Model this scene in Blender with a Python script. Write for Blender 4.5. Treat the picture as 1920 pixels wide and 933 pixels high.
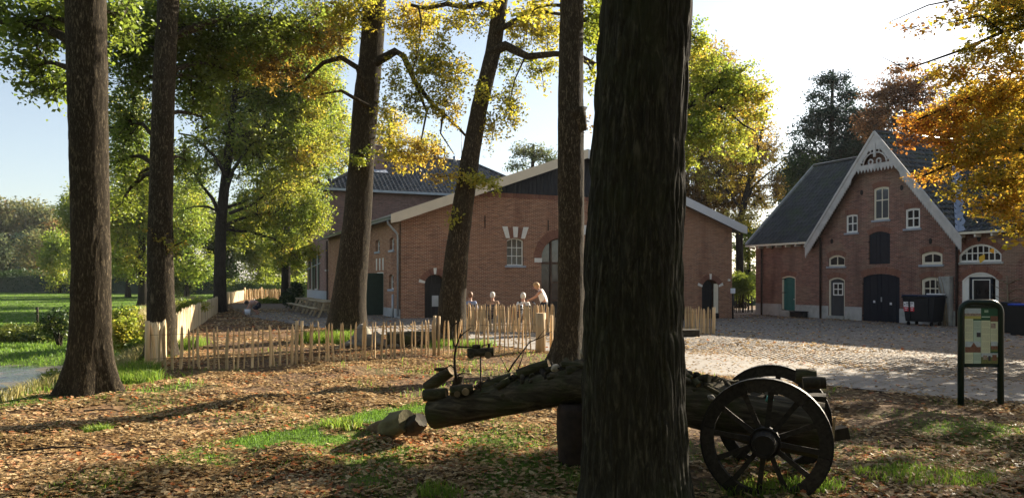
import bpy, bmesh, math, random
import numpy as np
from mathutils import Vector, Matrix, noise
from mathutils.geometry import tessellate_polygon
random.seed(7)
RNG = np.random.default_rng(7)
SC = bpy.context.scene
for _o in list(bpy.data.objects):
    bpy.data.objects.remove(_o)
COL = SC.collection
R = math.radians

# ---------------------------------------------------------------- camera, sky, sun, exposure
CAM_H, F_PX, HOR, CX = 1.75, 1423.0, 525.0, 960.0
cam_d = bpy.data.cameras.new("camera")
cam = bpy.data.objects.new("camera", cam_d)
COL.objects.link(cam)
cam.location = (0, 0, CAM_H)
cam.rotation_euler = (R(90), 0, 0)
cam_d.sensor_width = 36.0
cam_d.lens = 36.0 * F_PX / 1920.0
cam_d.shift_y = (HOR - 466.5) / 1920.0
cam_d.clip_start, cam_d.clip_end = 0.1, 4000.0
SC.camera = cam

SUN_EL, SUN_AZ = 22.8, 41.0            # azimuth counted from +X towards +Y
W = bpy.data.worlds.new("World")
SC.world = W
W.use_nodes = True
nt = W.node_tree
nt.nodes.clear()
sky = nt.nodes.new("ShaderNodeTexSky")
sky.sky_type = 'NISHITA'
sky.sun_disc = False
sky.sun_elevation = R(SUN_EL)
sky.sun_rotation = R(90.0 - SUN_AZ)
sky.air_density = 1.0
sky.dust_density = 0.9
sky.ozone_density = 1.0
bg = nt.nodes.new("ShaderNodeBackground")
bg.inputs["Strength"].default_value = 0.05
wo = nt.nodes.new("ShaderNodeOutputWorld")
hs = nt.nodes.new("ShaderNodeHueSaturation")
hs.inputs["Saturation"].default_value = 0.72
nt.links.new(sky.outputs[0], hs.inputs["Color"])
nt.links.new(hs.outputs[0], bg.inputs[0])
nt.links.new(bg.outputs[0], wo.inputs[0])

SUN_DIR = Vector((math.cos(R(SUN_AZ)) * math.cos(R(SUN_EL)), math.sin(R(SUN_AZ)) * math.cos(R(SUN_EL)), math.sin(R(SUN_EL))))
sun_d = bpy.data.lights.new("sun", 'SUN')
sun_d.energy = 5.0
sun_d.angle = R(0.53)
sun_d.color = (1.0, 0.87, 0.68)
sun = bpy.data.objects.new("sun", sun_d)
sun.rotation_euler = SUN_DIR.to_track_quat('Z', 'Y').to_euler()
sun.location = (60, 55, 60)
COL.objects.link(sun)
SC.view_settings.view_transform = 'Standard'
SC.view_settings.look = 'None'
SC.view_settings.exposure = 2.0
SC.view_settings.gamma = 1.0
SC.render.engine = 'CYCLES'
SC.cycles.max_bounces = 8
SC.cycles.diffuse_bounces = 4
SC.cycles.transmission_bounces = 4
SC.cycles.sample_clamp_indirect = 6.0

# ---------------------------------------------------------------- measuring helpers
def at(px, py, D):
    """World point that is D metres ahead of the camera at a pixel of the 1920 px photograph."""
    return Vector(((px - CX) / F_PX * D, D, CAM_H + (HOR - py) / F_PX * D))

def lerp(a, b, t):
    return a + (b - a) * t

def smooth(x):
    x = np.clip(x, 0.0, 1.0)
    return x * x * (3 - 2 * x)

# ---------------------------------------------------------------- numpy value noise
def _hash(ix, iy, iz):
    h = (ix * 374761393 + iy * 668265263 + iz * 2147483647 + 974634) & 0xFFFFFFFF
    h = ((h ^ (h >> 13)) * 1274126177) & 0xFFFFFFFF
    h = (h ^ (h >> 16)) & 0xFFFFFFFF
    return h / 4294967295.0

def vnoise(x, y, z=0.0):
    x, y, z = np.broadcast_arrays(np.asarray(x, float), np.asarray(y, float), np.asarray(z, float))
    ix, iy, iz = np.floor(x).astype(np.int64), np.floor(y).astype(np.int64), np.floor(z).astype(np.int64)
    fx, fy, fz = x - ix, y - iy, z - iz
    fx, fy, fz = fx * fx * (3 - 2 * fx), fy * fy * (3 - 2 * fy), fz * fz * (3 - 2 * fz)
    r = 0.0
    for dx in (0, 1):
        for dy in (0, 1):
            for dz in (0, 1):
                w = (fx if dx else 1 - fx) * (fy if dy else 1 - fy) * (fz if dz else 1 - fz)
                r = r + w * _hash(ix + dx, iy + dy, iz + dz)
    return r

def fbm(x, y, z=0.0, o=4):
    r, a, s = 0.0, 0.5, 1.0
    for _ in range(o):
        r = r + a * vnoise(np.asarray(x) * s + 17 * _, np.asarray(y) * s + 31 * _, np.asarray(z) * s)
        a *= 0.5
        s *= 2.03
    return r

# ---------------------------------------------------------------- objects and tags
def tag(o, label=None, cat=None, group=None, kind=None):
    if label: o['label'] = label
    if cat: o['category'] = cat
    if group: o['group'] = group
    if kind: o['kind'] = kind
    return o

def link(name, data, parent=None, loc=None, rot=None):
    o = bpy.data.objects.new(name, data)
    COL.objects.link(o)
    if parent is not None: o.parent = parent
    if loc is not None: o.location = loc
    if rot is not None: o.rotation_euler = rot
    return o

def thing(name, label, cat, loc=(0, 0, 0), rotz=0.0, group=None):
    o = link(name, None, None, loc, (0, 0, rotz))
    o.empty_display_size = 0.2
    return tag(o, label, cat, group)

def copy_tree(o, parent=None):
    c = o.copy()
    COL.objects.link(c)
    if parent is not None:
        c.parent = parent
    for ch in list(o.children):
        copy_tree(ch, c)
    return c

class MB:
    """Collects vertices and faces; build() links them as one mesh object."""
    def __init__(s):
        s.v, s.f, s.m, s.sm = [], [], [], []
    def add(s, verts, faces, mi=0, smooth=False):
        o = len(s.v)
        s.v.extend([tuple(v) for v in verts])
        for f in faces:
            s.f.append([i + o for i in f])
            s.m.append(mi)
            s.sm.append(smooth)
        return s
    def box(s, c, size, rot=None, mi=0, taper=1.0):
        hx, hy, hz = size[0] / 2, size[1] / 2, size[2] / 2
        vs = []
        for z, t in ((-hz, 1.0), (hz, taper)):
            for x, y in ((-hx, -hy), (hx, -hy), (hx, hy), (-hx, hy)):
                v = Vector((x * t, y * t, z))
                if rot is not None: v = rot @ v
                vs.append(v + Vector(c))
        return s.add(vs, [(3, 2, 1, 0), (4, 5, 6, 7), (0, 1, 5, 4), (1, 2, 6, 5), (2, 3, 7, 6), (3, 0, 4, 7)], mi)
    def bbox(s, a, b, bev=0.0, mi=0):
        """Axis box from corner a to b, with a small chamfer on the vertical and horizontal edges."""
        lo = [min(a[i], b[i]) for i in range(3)]
        hi = [max(a[i], b[i]) for i in range(3)]
        if bev <= 0:
            return s.box([(lo[i] + hi[i]) / 2 for i in range(3)], [hi[i] - lo[i] for i in range(3)], None, mi)
        bm = bmesh.new()
        bmesh.ops.create_cube(bm, size=1.0)
        for v in bm.verts:
            v.co = Vector([lo[i] + (v.co[i] + 0.5) * (hi[i] - lo[i]) for i in range(3)])
        bmesh.ops.bevel(bm, geom=list(bm.edges), offset=bev, segments=1, affect='EDGES')
        s.add([v.co.copy() for v in bm.verts], [[v.index for v in f.verts] for f in bm.faces] if not bm.verts.index_update() else [], mi)
        bm.free()
        return s
    def bar(s, a, b, w, h=None, mi=0, up=Vector((0, 0, 1))):
        a, b = Vector(a), Vector(b)
        h = w if h is None else h
        d = (b - a)
        if d.length < 1e-6: return s
        d.normalize()
        if abs(d.dot(up)) > 0.98: up = Vector((0, 1, 0))
        x = d.cross(up).normalized() * (w / 2)
        y = x.cross(d).normalized() * (h / 2)
        vs = [a - x - y, a + x - y, a + x + y, a - x + y, b - x - y, b + x - y, b + x + y, b - x + y]
        return s.add(vs, [(3, 2, 1, 0), (4, 5, 6, 7), (0, 1, 5, 4), (1, 2, 6, 5), (2, 3, 7, 6), (3, 0, 4, 7)], mi)
    def tube(s, pts, rad, n=8, mi=0, caps=True, smooth=True, jit=0.0):
        pts = [Vector(p) for p in pts]
        if not hasattr(rad, '__len__'): rad = [rad] * len(pts)
        vs, fs = [], []
        ref = None
        for i, p in enumerate(pts):
            d = (pts[min(i + 1, len(pts) - 1)] - pts[max(i - 1, 0)])
            if d.length < 1e-9: d = Vector((0, 0, 1))
            d.normalize()
            if ref is None:
                ref = Vector((1, 0, 0)) if abs(d.x) < 0.9 else Vector((0, 1, 0))
            x = (ref - d * ref.dot(d)).normalized()
            ref = x
            y = d.cross(x)
            for k in range(n):
                a = 2 * math.pi * k / n
                r = rad[i] * (1 + (random.uniform(-jit, jit) if jit else 0))
                vs.append(p + x * (math.cos(a) * r) + y * (math.sin(a) * r))
        for i in range(len(pts) - 1):
            for k in range(n):
                k2 = (k + 1) % n
                fs.append((i * n + k, i * n + k2, (i + 1) * n + k2, (i + 1) * n + k))
        s.add(vs, fs, mi, smooth)
        if caps:
            o = len(s.v) - len(vs)
            s.f.append([o + k for k in range(n)][::-1]); s.m.append(mi); s.sm.append(False)
            s.f.append([o + (len(pts) - 1) * n + k for k in range(n)]); s.m.append(mi); s.sm.append(False)
        return s
    def prism(s, poly, fn, d0, d1, mi=0):
        """Extrude a 2-D outline (counter-clockwise) between depths d0 and d1 through fn(u, v, w)."""
        n = len(poly)
        vs = [fn(u, v, d0) for u, v in poly] + [fn(u, v, d1) for u, v in poly]
        fs = []
        tri = tessellate_polygon([[Vector((u, v, 0)) for u, v in poly]])
        for t in tri:
            fs.append(tuple(t))
            fs.append(tuple(n + i for i in t[::-1]))
        for i in range(n):
            j = (i + 1) % n
            fs.append((i, j, n + j, n + i))
        return s.add(vs, fs, mi)
    def mesh(s, name, mats):
        me = bpy.data.meshes.new(name)
        me.from_pydata(s.v, [], s.f)
        for m in (mats if isinstance(mats, (list, tuple)) else [mats]):
            me.materials.append(m)
        if len(s.f):
            me.polygons.foreach_set("material_index", s.m)
            me.polygons.foreach_set("use_smooth", s.sm)
        me.update()
        return me
    def build(s, name, mats, parent=None, loc=None, rot=None, fix=True):
        me = s.mesh(name, mats)
        if fix and len(s.f) < 60000:
            bm = bmesh.new(); bm.from_mesh(me)
            bmesh.ops.recalc_face_normals(bm, faces=bm.faces)
            bm.to_mesh(me); bm.free()
        return link(name, me, parent, loc, rot)

def np_mesh(name, V, Fc, mats, tint=None, smooth=False, quad=None):
    """Mesh straight from numpy arrays: V (n,3), Fc (m,k) faces of equal size."""
    me = bpy.data.meshes.new(name)
    V = np.ascontiguousarray(V, dtype=np.float32)
    Fc = np.ascontiguousarray(Fc, dtype=np.int32)
    m, k = Fc.shape
    me.vertices.add(len(V))
    me.vertices.foreach_set("co", V.ravel())
    me.loops.add(m * k)
    me.loops.foreach_set("vertex_index", Fc.ravel())
    me.polygons.add(m)
    me.polygons.foreach_set("loop_start", np.arange(0, m * k, k, dtype=np.int32))
    if smooth:
        me.polygons.foreach_set("use_smooth", np.ones(m, dtype=bool))
    for mt in (mats if isinstance(mats, (list, tuple)) else [mats]):
        me.materials.append(mt)
    if tint is not None:
        a = me.attributes.new("tint", 'FLOAT', 'POINT')
        a.data.foreach_set("value", np.ascontiguousarray(tint, dtype=np.float32))
    me.update(calc_edges=True)
    return me

# ---------------------------------------------------------------- material helpers
class NT:
    def __init__(s, name):
        s.mat = bpy.data.materials.new(name)
        s.mat.use_nodes = True
        s.t = s.mat.node_tree
        s.t.nodes.clear()
        s.out = s.t.nodes.new("ShaderNodeOutputMaterial")
    def n(s, typ, **kw):
        nd = s.t.nodes.new(typ)
        ins = kw.pop('ins', {})
        for k, v in kw.items(): setattr(nd, k, v)
        for k, v in ins.items(): s.set(nd, k, v)
        return nd
    def set(s, nd, k, v):
        sock = nd.inputs[k]
        if isinstance(v, bpy.types.NodeSocket): s.t.links.new(v, sock)
        else:
            if hasattr(sock.default_value, '__len__') and hasattr(v, '__len__') and len(v) == 3 and len(sock.default_value) == 4:
                v = (*v, 1.0)
            sock.default_value = v
    def noise(s, scale, detail=4, rough=0.55, vec=None, dist=0.0):
        nd = s.n("ShaderNodeTexNoise", ins={"Scale": scale, "Detail": detail, "Roughness": rough, "Distortion": dist})
        if vec is not None: s.set(nd, "Vector", vec)
        return nd.outputs["Fac"]
    def ramp(s, fac, stops):
        nd = s.n("ShaderNodeValToRGB")
        cr = nd.color_ramp
        while len(cr.elements) > 1: cr.elements.remove(cr.elements[-1])
        for i, (p, c) in enumerate(stops):
            e = cr.elements[0] if i == 0 else cr.elements.new(p)
            e.position = p
            e.color = (*c, 1.0) if len(c) == 3 else c
        s.set(nd, "Fac", fac)
        return nd.outputs["Color"]
    def mix(s, fac, a, b, mode='MIX'):
        nd = s.n("ShaderNodeMix", data_type='RGBA', blend_type=mode)
        s.set(nd, 0, fac)
        for idx, v in ((6, a), (7, b)):
            if isinstance(v, bpy.types.NodeSocket): s.t.links.new(v, nd.inputs[idx])
            else: nd.inputs[idx].default_value = (*v, 1.0) if len(v) == 3 else v
        return nd.outputs[2]
    def math(s, op, a, b=0.0, clamp=False):
        nd = s.n("ShaderNodeMath", operation=op, use_clamp=clamp)
        s.set(nd, 0, a); s.set(nd, 1, b)
        return nd.outputs[0]
    def coord(s, kind="Object"):
        return s.n("ShaderNodeTexCoord").outputs[kind]
    def pos(s):
        return s.n("ShaderNodeNewGeometry").outputs["Position"]
    def mapping(s, vec, scale=(1, 1, 1), loc=(0, 0, 0), rot=(0, 0, 0)):
        nd = s.n("ShaderNodeMapping")
        s.set(nd, "Vector", vec); s.set(nd, "Scale", scale); s.set(nd, "Location", loc); s.set(nd, "Rotation", rot)
        return nd.outputs[0]
    def bump(s, h, strength=0.4, dist=0.02):
        return s.n("ShaderNodeBump", ins={"Height": h, "Strength": strength, "Distance": dist}).outputs[0]
    def bsdf(s, col, rough=0.8, normal=None, metal=0.0, spec=0.3, **kw):
        nd = s.n("ShaderNodeBsdfPrincipled", ins={"Base Color": col, "Roughness": rough, "Metallic": metal, "Specular IOR Level": spec})
        for k, v in kw.items(): s.set(nd, k, v)
        if normal is not None: s.set(nd, "Normal", normal)
        s.t.links.new(nd.outputs[0], s.out.inputs[0])
        return s.mat

M = {}

def mat_plain(name, col, rough=0.7, var=0.15, scale=6.0, metal=0.0, spec=0.3, bump=0.0, dirt=None):
    t = NT(name)
    v = t.pos()
    nz = t.noise(scale, 5, 0.6, v)
    c1 = [c * (1 - var) for c in col]
    c2 = [min(1, c * (1 + var)) for c in col]
    c = t.ramp(nz, [(0.3, c1), (0.7, c2)])
    if dirt:
        d = t.noise(scale * 0.45, 6, 0.7, v)
        c = t.mix(t.ramp(d, [(0.48, (0, 0, 0)), (0.68, (0.8, 0.8, 0.8))]), c, dirt)
    nm = t.bump(t.noise(scale * 6, 4, 0.6, v), bump, 0.01) if bump else None
    M[name] = t.bsdf(c, rough, nm, metal, spec)

def mat_brick(name, c1, c2, mortar, patch=(0.5, 0.45, 0.4), patch_amt=0.25, dark=(0.1, 0.07, 0.06)):
    t = NT(name)
    o = t.coord("Object")
    sep = t.n("ShaderNodeSeparateXYZ", ins={0: o})
    u = t.math('ADD', sep.outputs[0], sep.outputs[1])
    cb = t.n("ShaderNodeCombineXYZ", ins={0: u, 1: sep.outputs[2], 2: 0.0}).outputs[0]
    br = t.n("ShaderNodeTexBrick", offset=0.5, ins={"Vector": cb, "Color1": c1, "Color2": c2, "Mortar": mortar, "Scale": 1.0,
             "Mortar Size": 0.007, "Mortar Smooth": 0.3, "Bias": 0.0, "Brick Width": 0.21, "Row Height": 0.0625})
    col = br.outputs["Color"]
    big = t.noise(0.55, 5, 0.65, o)
    col = t.mix(t.ramp(big, [(0.5, (0, 0, 0)), (0.75, (patch_amt,) * 3)]), col, patch)
    mid = t.noise(3.2, 4, 0.7, o)
    col = t.mix(t.ramp(mid, [(0.52, (0, 0, 0)), (0.8, (0.45,) * 3)]), col, dark)
    fine = t.noise(40, 3, 0.6, o)
    rows = t.noise(1.0, 3, 0.7, t.mapping(o, (1.6, 1.6, 15.0)))
    col = t.mix(1.0, col, t.ramp(rows, [(0.3, (0.62, 0.6, 0.58)), (0.5, (1, 1, 1)), (0.7, (1.22, 1.2, 1.16))]), 'MULTIPLY')
    stk = t.noise(1.0, 5, 0.6, t.mapping(o, (1.1, 1.1, 0.22)))
    col = t.mix(t.ramp(stk, [(0.52, (0, 0, 0)), (0.72, (0.55,) * 3)]), col, dark)
    rep = t.n("ShaderNodeTexVoronoi", ins={"Vector": t.mapping(o, (0.45, 0.45, 0.6)), "Scale": 1.0}).outputs["Color"]
    rep = t.n("ShaderNodeSeparateColor", ins={0: rep}).outputs[0]
    col = t.mix(t.ramp(rep, [(0.0, (0, 0, 0)), (0.6, (0.0,) * 3), (1.0, (0.35,) * 3)]), col, patch)
    col = t.mix(t.ramp(fine, [(0.35, (0.25,) * 3), (0.65, (0, 0, 0))]), col, dark)
    h = t.math('SUBTRACT', t.math('MULTIPLY', fine, 0.25), br.outputs["Fac"])
    M[name] = t.bsdf(col, 0.92, t.bump(h, 0.5, 0.012), spec=0.15)

def mat_leaf(name, stops, trans=0.5, gloss=0.03):
    t = NT(name)
    at_ = t.n("ShaderNodeAttribute", attribute_name="tint").outputs["Fac"]
    c = t.ramp(at_, stops)
    hsv = t.n("ShaderNodeHueSaturation", ins={"Saturation": 1.0, "Value": 1.95, "Color": c}).outputs[0]
    d = t.n("ShaderNodeBsdfDiffuse", ins={"Color": c})
    tr = t.n("ShaderNodeBsdfTranslucent", ins={"Color": hsv})
    mx = t.n("ShaderNodeMixShader", ins={0: trans})
    t.t.links.new(d.outputs[0], mx.inputs[1]); t.t.links.new(tr.outputs[0], mx.inputs[2])
    g = t.n("ShaderNodeBsdfGlossy", ins={"Color": (0.8, 0.85, 0.9), "Roughness": 0.42})
    m2 = t.n("ShaderNodeMixShader", ins={0: gloss})
    t.t.links.new(mx.outputs[0], m2.inputs[1]); t.t.links.new(g.outputs[0], m2.inputs[2])
    t.t.links.new(m2.outputs[0], t.out.inputs[0])
    M[name] = t.mat

def mat_bark(name, c_dark, c_light, sx=16.0, sz=2.2, moss=None, bump=0.9):
    t = NT(name)
    o = t.coord("Object")
    w = t.noise(3.0, 2, 0.5, o)
    mp = t.mapping(o, (sx, sx, sz))
    r = t.n("ShaderNodeTexNoise", ins={"Vector": mp, "Scale": 1.0, "Detail": 6, "Roughness": 0.65, "Distortion": 0.6}).outputs["Fac"]
    r2 = t.n("ShaderNodeTexNoise", ins={"Vector": t.mapping(o, (sx * 0.45, sx * 0.45, sz * 0.4), (3, 7, 1)), "Scale": 1.0, "Detail": 5, "Roughness": 0.6, "Distortion": 1.2}).outputs["Fac"]
    def ridged(f): return t.math('MINIMUM', t.math('MULTIPLY', t.math('ABSOLUTE', t.math('SUBTRACT', f, 0.5)), 4.2), 1.0)
    h = t.math('ADD', t.math('MULTIPLY', ridged(r), 0.55), t.math('MULTIPLY', ridged(r2), 0.45))
    tone = t.noise(2.2, 5, 0.65, t.mapping(o, (1, 1, 0.5)))
    c = t.ramp(h, [(0.05, [x * 0.5 for x in c_dark]), (0.25, c_dark), (0.85, c_light)])
    c = t.mix(t.ramp(tone, [(0.35, (0.55,) * 3), (0.6, (0, 0, 0))]), c, c_dark)
    if moss:
        ms = t.noise(1.4, 5, 0.7, o)
        c = t.mix(t.ramp(ms, [(0.5, (0, 0, 0)), (0.72, (0.65,) * 3)]), c, moss)
    M[name] = t.bsdf(c, 0.95, t.bump(h, bump, 0.02), spec=0.1, **{'Diffuse Roughness': 1.0})

def mat_wood(name, c1, c2, sx=30.0, sz=1.5, rough=0.8, weather=None):
    t = NT(name)
    o = t.coord("Object")
    rnd = t.n("ShaderNodeObjectInfo").outputs["Random"]
    off = t.n("ShaderNodeCombineXYZ", ins={0: t.math('MULTIPLY', rnd, 37.0), 1: t.math('MULTIPLY', rnd, 91.0), 2: rnd}).outputs[0]
    v = t.n("ShaderNodeVectorMath", operation='ADD', ins={0: o, 1: off}).outputs[0]
    g = t.noise(1.0, 5, 0.6, t.mapping(v, (sx, sx, sz)), 0.4)
    c = t.ramp(g, [(0.3, c1), (0.68, c2)])
    br = t.ramp(rnd, [(0.0, (0.62, 0.62, 0.62)), (1.0, (1.15, 1.12, 1.08))])
    c = t.mix(1.0, c, br, 'MULTIPLY')
    if weather:
        wn = t.noise(5.0, 5, 0.7, v)
        c = t.mix(t.ramp(wn, [(0.5, (0, 0, 0)), (0.7, (0.7,) * 3)]), c, weather)
    M[name] = t.bsdf(c, rough, t.bump(g, 0.35, 0.006), spec=0.2)

def make_materials():
    mat_brick('barn_brick', (0.38, 0.165, 0.09), (0.21, 0.09, 0.055), (0.62, 0.50, 0.37), patch=(0.42, 0.24, 0.14), dark=(0.14, 0.06, 0.04))
    mat_brick('house_brick', (0.31, 0.142, 0.105), (0.16, 0.077, 0.064), (0.42, 0.35, 0.29), patch=(0.34, 0.25, 0.18), patch_amt=0.9, dark=(0.06, 0.035, 0.03))
    mat_brick('villa_brick', (0.33, 0.17, 0.145), (0.23, 0.125, 0.11), (0.38, 0.32, 0.29), patch=(0.27, 0.2, 0.18), patch_amt=0.5)
    t = NT('arch_brick')
    rnd = t.n("ShaderNodeObjectInfo").outputs["Random"]
    c = t.ramp(rnd, [(0, (0.28, 0.14, 0.09)), (0.5, (0.36, 0.18, 0.115)), (1, (0.22, 0.105, 0.075))])
    c = t.mix(t.noise(30, 3, 0.6, t.pos()), c, (0.13, 0.06, 0.05))
    M['arch_brick'] = t.bsdf(c, 0.9, spec=0.15)
    mat_plain('boulder_pale', (0.42, 0.36, 0.28), 0.9, 0.2, 9, dirt=(0.22, 0.16, 0.1), bump=0.4)
    mat_plain('white_stone', (0.74, 0.71, 0.64), 0.75, 0.08, 8, bump=0.15)
    mat_plain('cream_paint', (0.72, 0.66, 0.52), 0.5, 0.06, 5)
    mat_plain('verge_cream', (0.70, 0.60, 0.45), 0.55, 0.05, 2)
    mat_plain('verge_grey', (0.62, 0.62, 0.62), 0.5, 0.05, 2)
    mat_plain('white_paint', (0.80, 0.79, 0.74), 0.5, 0.05, 5)
    mat_plain('barge_white', (0.50, 0.48, 0.46), 0.6, 0.12, 3, dirt=(0.36, 0.36, 0.34), bump=0.1)
    mat_plain('black_board', (0.017, 0.019, 0.023), 0.6, 0.3, 4, bump=0.15)
    mat_plain('black_paint', (0.012, 0.013, 0.015), 0.45, 0.25, 5)
    mat_plain('navy_paint', (0.011, 0.015, 0.024), 0.45, 0.2, 5, bump=0.1)
    mat_plain('teal_paint', (0.02, 0.13, 0.12), 0.5, 0.15, 5, bump=0.1)
    mat_plain('slate_paint', (0.055, 0.06, 0.066), 0.5, 0.15, 5)
    mat_plain('shutter_green', (0.02, 0.045, 0.035), 0.45, 0.2, 5)
    mat_plain('zinc', (0.36, 0.39, 0.42), 0.42, 0.15, 3, metal=0.35, bump=0.05)
    mat_plain('lead', (0.30, 0.34, 0.41), 0.6, 0.15, 3, metal=0.15, bump=0.15)
    mat_plain('iron', (0.022, 0.02, 0.02), 0.55, 0.4, 20, metal=0.4, bump=0.2)
    mat_plain('rust', (0.035, 0.022, 0.017), 0.8, 0.5, 9, metal=0.1, bump=0.3)
    mat_plain('plinth', (0.42, 0.42, 0.41), 0.85, 0.15, 2.5, dirt=(0.24, 0.25, 0.22), bump=0.2)
    mat_plain('sill_stone', (0.34, 0.37, 0.42), 0.7, 0.1, 5)
    mat_plain('concrete', (0.36, 0.36, 0.34), 0.9, 0.15, 2.5, dirt=(0.22, 0.23, 0.19), bump=0.3)
    mat_plain('grey_stone', (0.20, 0.18, 0.15), 0.9, 0.2, 5, dirt=(0.18, 0.18, 0.13), bump=0.5)
    mat_plain('bin_black', (0.012, 0.013, 0.016), 0.4, 0.2, 6)
    mat_plain('bin_lid', (0.02, 0.035, 0.075), 0.35, 0.2, 6)
    mat_plain('bin_blue', (0.02, 0.06, 0.42), 0.35, 0.1, 6)
    mat_plain('rubber', (0.015, 0.015, 0.015), 0.8, 0.2, 6)
    mat_plain('sign_green', (0.008, 0.022, 0.016), 0.38, 0.2, 8)
    mat_plain('label_white', (0.75, 0.75, 0.77), 0.5, 0.03, 5)
    mat_plain('label_red', (0.62, 0.03, 0.05), 0.5, 0.05, 5)
    mat_plain('print_dark', (0.05, 0.05, 0.07), 0.6, 0.05, 5)
    mat_plain('plastic_white', (0.72, 0.74, 0.78), 0.45, 0.04, 5)
    mat_plain('moss_wood', (0.13, 0.12, 0.065), 0.95, 0.35, 5, dirt=(0.06, 0.05, 0.03), bump=0.6)
    mat_plain('slab_paving', (0.16, 0.17, 0.14), 0.9, 0.2, 6, bump=0.3)
    t = NT('glass_dark')
    o = t.pos()
    c = t.ramp(t.noise(1.2, 3, 0.5, o), [(0.35, (0.012, 0.013, 0.015)), (0.7, (0.05, 0.048, 0.045))])
    M['glass_dark'] = t.bsdf(c, 0.07, t.bump(t.noise(2.0, 2, 0.5, o), 0.03, 0.02), spec=0.6)
    t = NT('glass_sky')
    c = t.ramp(t.noise(2.5, 4, 0.6, t.pos()), [(0.4, (0.03, 0.035, 0.04)), (0.6, (0.055, 0.065, 0.075))])
    M['glass_sky'] = t.bsdf(c, 0.04, spec=0.9)
    def tiles(name, c1, c2, moss, amt, rough):
        t = NT(name)
        o = t.coord("Object")
        at_ = t.n("ShaderNodeAttribute", attribute_name="tint").outputs["Fac"]
        c = t.ramp(at_, [(0.0, c1), (1.0, c2)])
        ms = t.noise(1.1, 6, 0.72, o)
        c = t.mix(t.ramp(ms, [(0.48, (0, 0, 0)), (0.66, (amt,) * 3)]), c, moss)
        M[name] = t.bsdf(c, rough, t.bump(t.noise(45, 3, 0.6, o), 0.12, 0.006), spec=0.5)
    tiles('tile_house', (0.022, 0.025, 0.028), (0.062, 0.065, 0.068), (0.042, 0.06, 0.022), 0.85, 0.30)
    tiles('tile_villa', (0.035, 0.039, 0.048), (0.10, 0.105, 0.115), (0.10, 0.09, 0.07), 0.4, 0.36)
    mat_wood('picket', (0.58, 0.39, 0.21), (0.80, 0.62, 0.39), 34, 1.6, 0.8)
    mat_wood('picket_pale', (0.46, 0.36, 0.22), (0.68, 0.57, 0.38), 34, 1.6, 0.8)
    mat_wood('bench_wood', (0.30, 0.24, 0.15), (0.50, 0.42, 0.29), 20, 2, 0.75)
    mat_wood('old_wood', (0.022, 0.018, 0.014), (0.062, 0.05, 0.038), 26, 2.0, 0.85, weather=(0.045, 0.05, 0.03))
    mat_wood('wheel_wood', (0.018, 0.015, 0.014), (0.055, 0.048, 0.042), 30, 3.0, 0.75)
    mat_wood('cut_wood', (0.17, 0.12, 0.07), (0.30, 0.22, 0.13), 14, 14, 0.85)
    mat_wood('door_wood', (0.05, 0.03, 0.02), (0.10, 0.06, 0.04), 20, 2, 0.6)
    mat_bark('bark_oak', (0.046, 0.042, 0.031), (0.19, 0.17, 0.125), 24, 4.5, moss=(0.055, 0.062, 0.028), bump=0.5)
    mat_bark('bark_brown', (0.052, 0.041, 0.027), (0.37, 0.30, 0.20), 38, 9.0, bump=0.4)
    mat_bark('bark_far', (0.035, 0.03, 0.025), (0.09, 0.075, 0.06), 14, 3, bump=0.2)
    t = NT('bark_log')
    o = t.coord("Object")
    mp = t.mapping(t.mapping(o, rot=(0, 0, R(21.7))), (2.2, 17, 17))
    g = t.n("ShaderNodeTexNoise", ins={"Vector": mp, "Scale": 1.0, "Detail": 7, "Roughness": 0.7, "Distortion": 0.8}).outputs["Fac"]
    c = t.ramp(g, [(0.32, (0.018, 0.015, 0.011)), (0.5, (0.06, 0.05, 0.036)), (0.68, (0.15, 0.125, 0.09))])
    c = t.mix(t.ramp(t.noise(2.6, 5, 0.7, o), [(0.48, (0, 0, 0)), (0.66, (0.7,) * 3)]), c, (0.045, 0.055, 0.018))
    M['bark_log'] = t.bsdf(c, 0.95, t.bump(g, 0.6, 0.03), spec=0.1)
    mat_plain('twig', (0.035, 0.025, 0.018), 0.9, 0.3, 10)
    mat_plain('twig_pale', (0.22, 0.18, 0.12), 0.9, 0.3, 10)
    G1, G2 = (0.080, 0.115, 0.017), (0.145, 0.175, 0.024)
    mat_leaf('leaf_green', [(0, G1), (0.45, G2), (0.8, (0.12, 0.15, 0.016)), (1, (0.24, 0.16, 0.02))], 0.62)
    mat_leaf('leaf_dark', [(0, (0.018, 0.036, 0.012)), (0.55, (0.036, 0.066, 0.015)), (1, (0.13, 0.15, 0.022))], 0.2, 0.03)
    mat_leaf('leaf_lime', [(0, (0.075, 0.125, 0.018)), (0.4, (0.15, 0.19, 0.024)), (0.75, (0.25, 0.24, 0.03)), (1, (0.36, 0.21, 0.03))], 0.55)
    mat_leaf('leaf_gold', [(0, (0.10, 0.13, 0.014)), (0.35, (0.23, 0.22, 0.022)), (0.65, (0.36, 0.28, 0.035)), (0.85, (0.30, 0.19, 0.03)), (1, (0.10, 0.065, 0.02))], 0.55)
    mat_leaf('leaf_beech', [(0, (0.07, 0.075, 0.012)), (0.3, (0.22, 0.19, 0.02)), (0.65, (0.38, 0.225, 0.025)), (0.88, (0.34, 0.13, 0.02)), (1, (0.16, 0.07, 0.02))], 0.55)
    mat_leaf('leaf_rust', [(0, (0.06, 0.036, 0.02)), (0.5, (0.125, 0.062, 0.027)), (1, (0.22, 0.12, 0.035))], 0.4)
    mat_leaf('leaf_pine', [(0, (0.012, 0.028, 0.018)), (0.6, (0.026, 0.05, 0.032)), (1, (0.05, 0.075, 0.04))], 0.2)
    mat_leaf('leaf_brown', [(0, (0.06, 0.04, 0.015)), (0.5, (0.16, 0.095, 0.02)), (1, (0.2, 0.15, 0.03))], 0.5)
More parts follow.
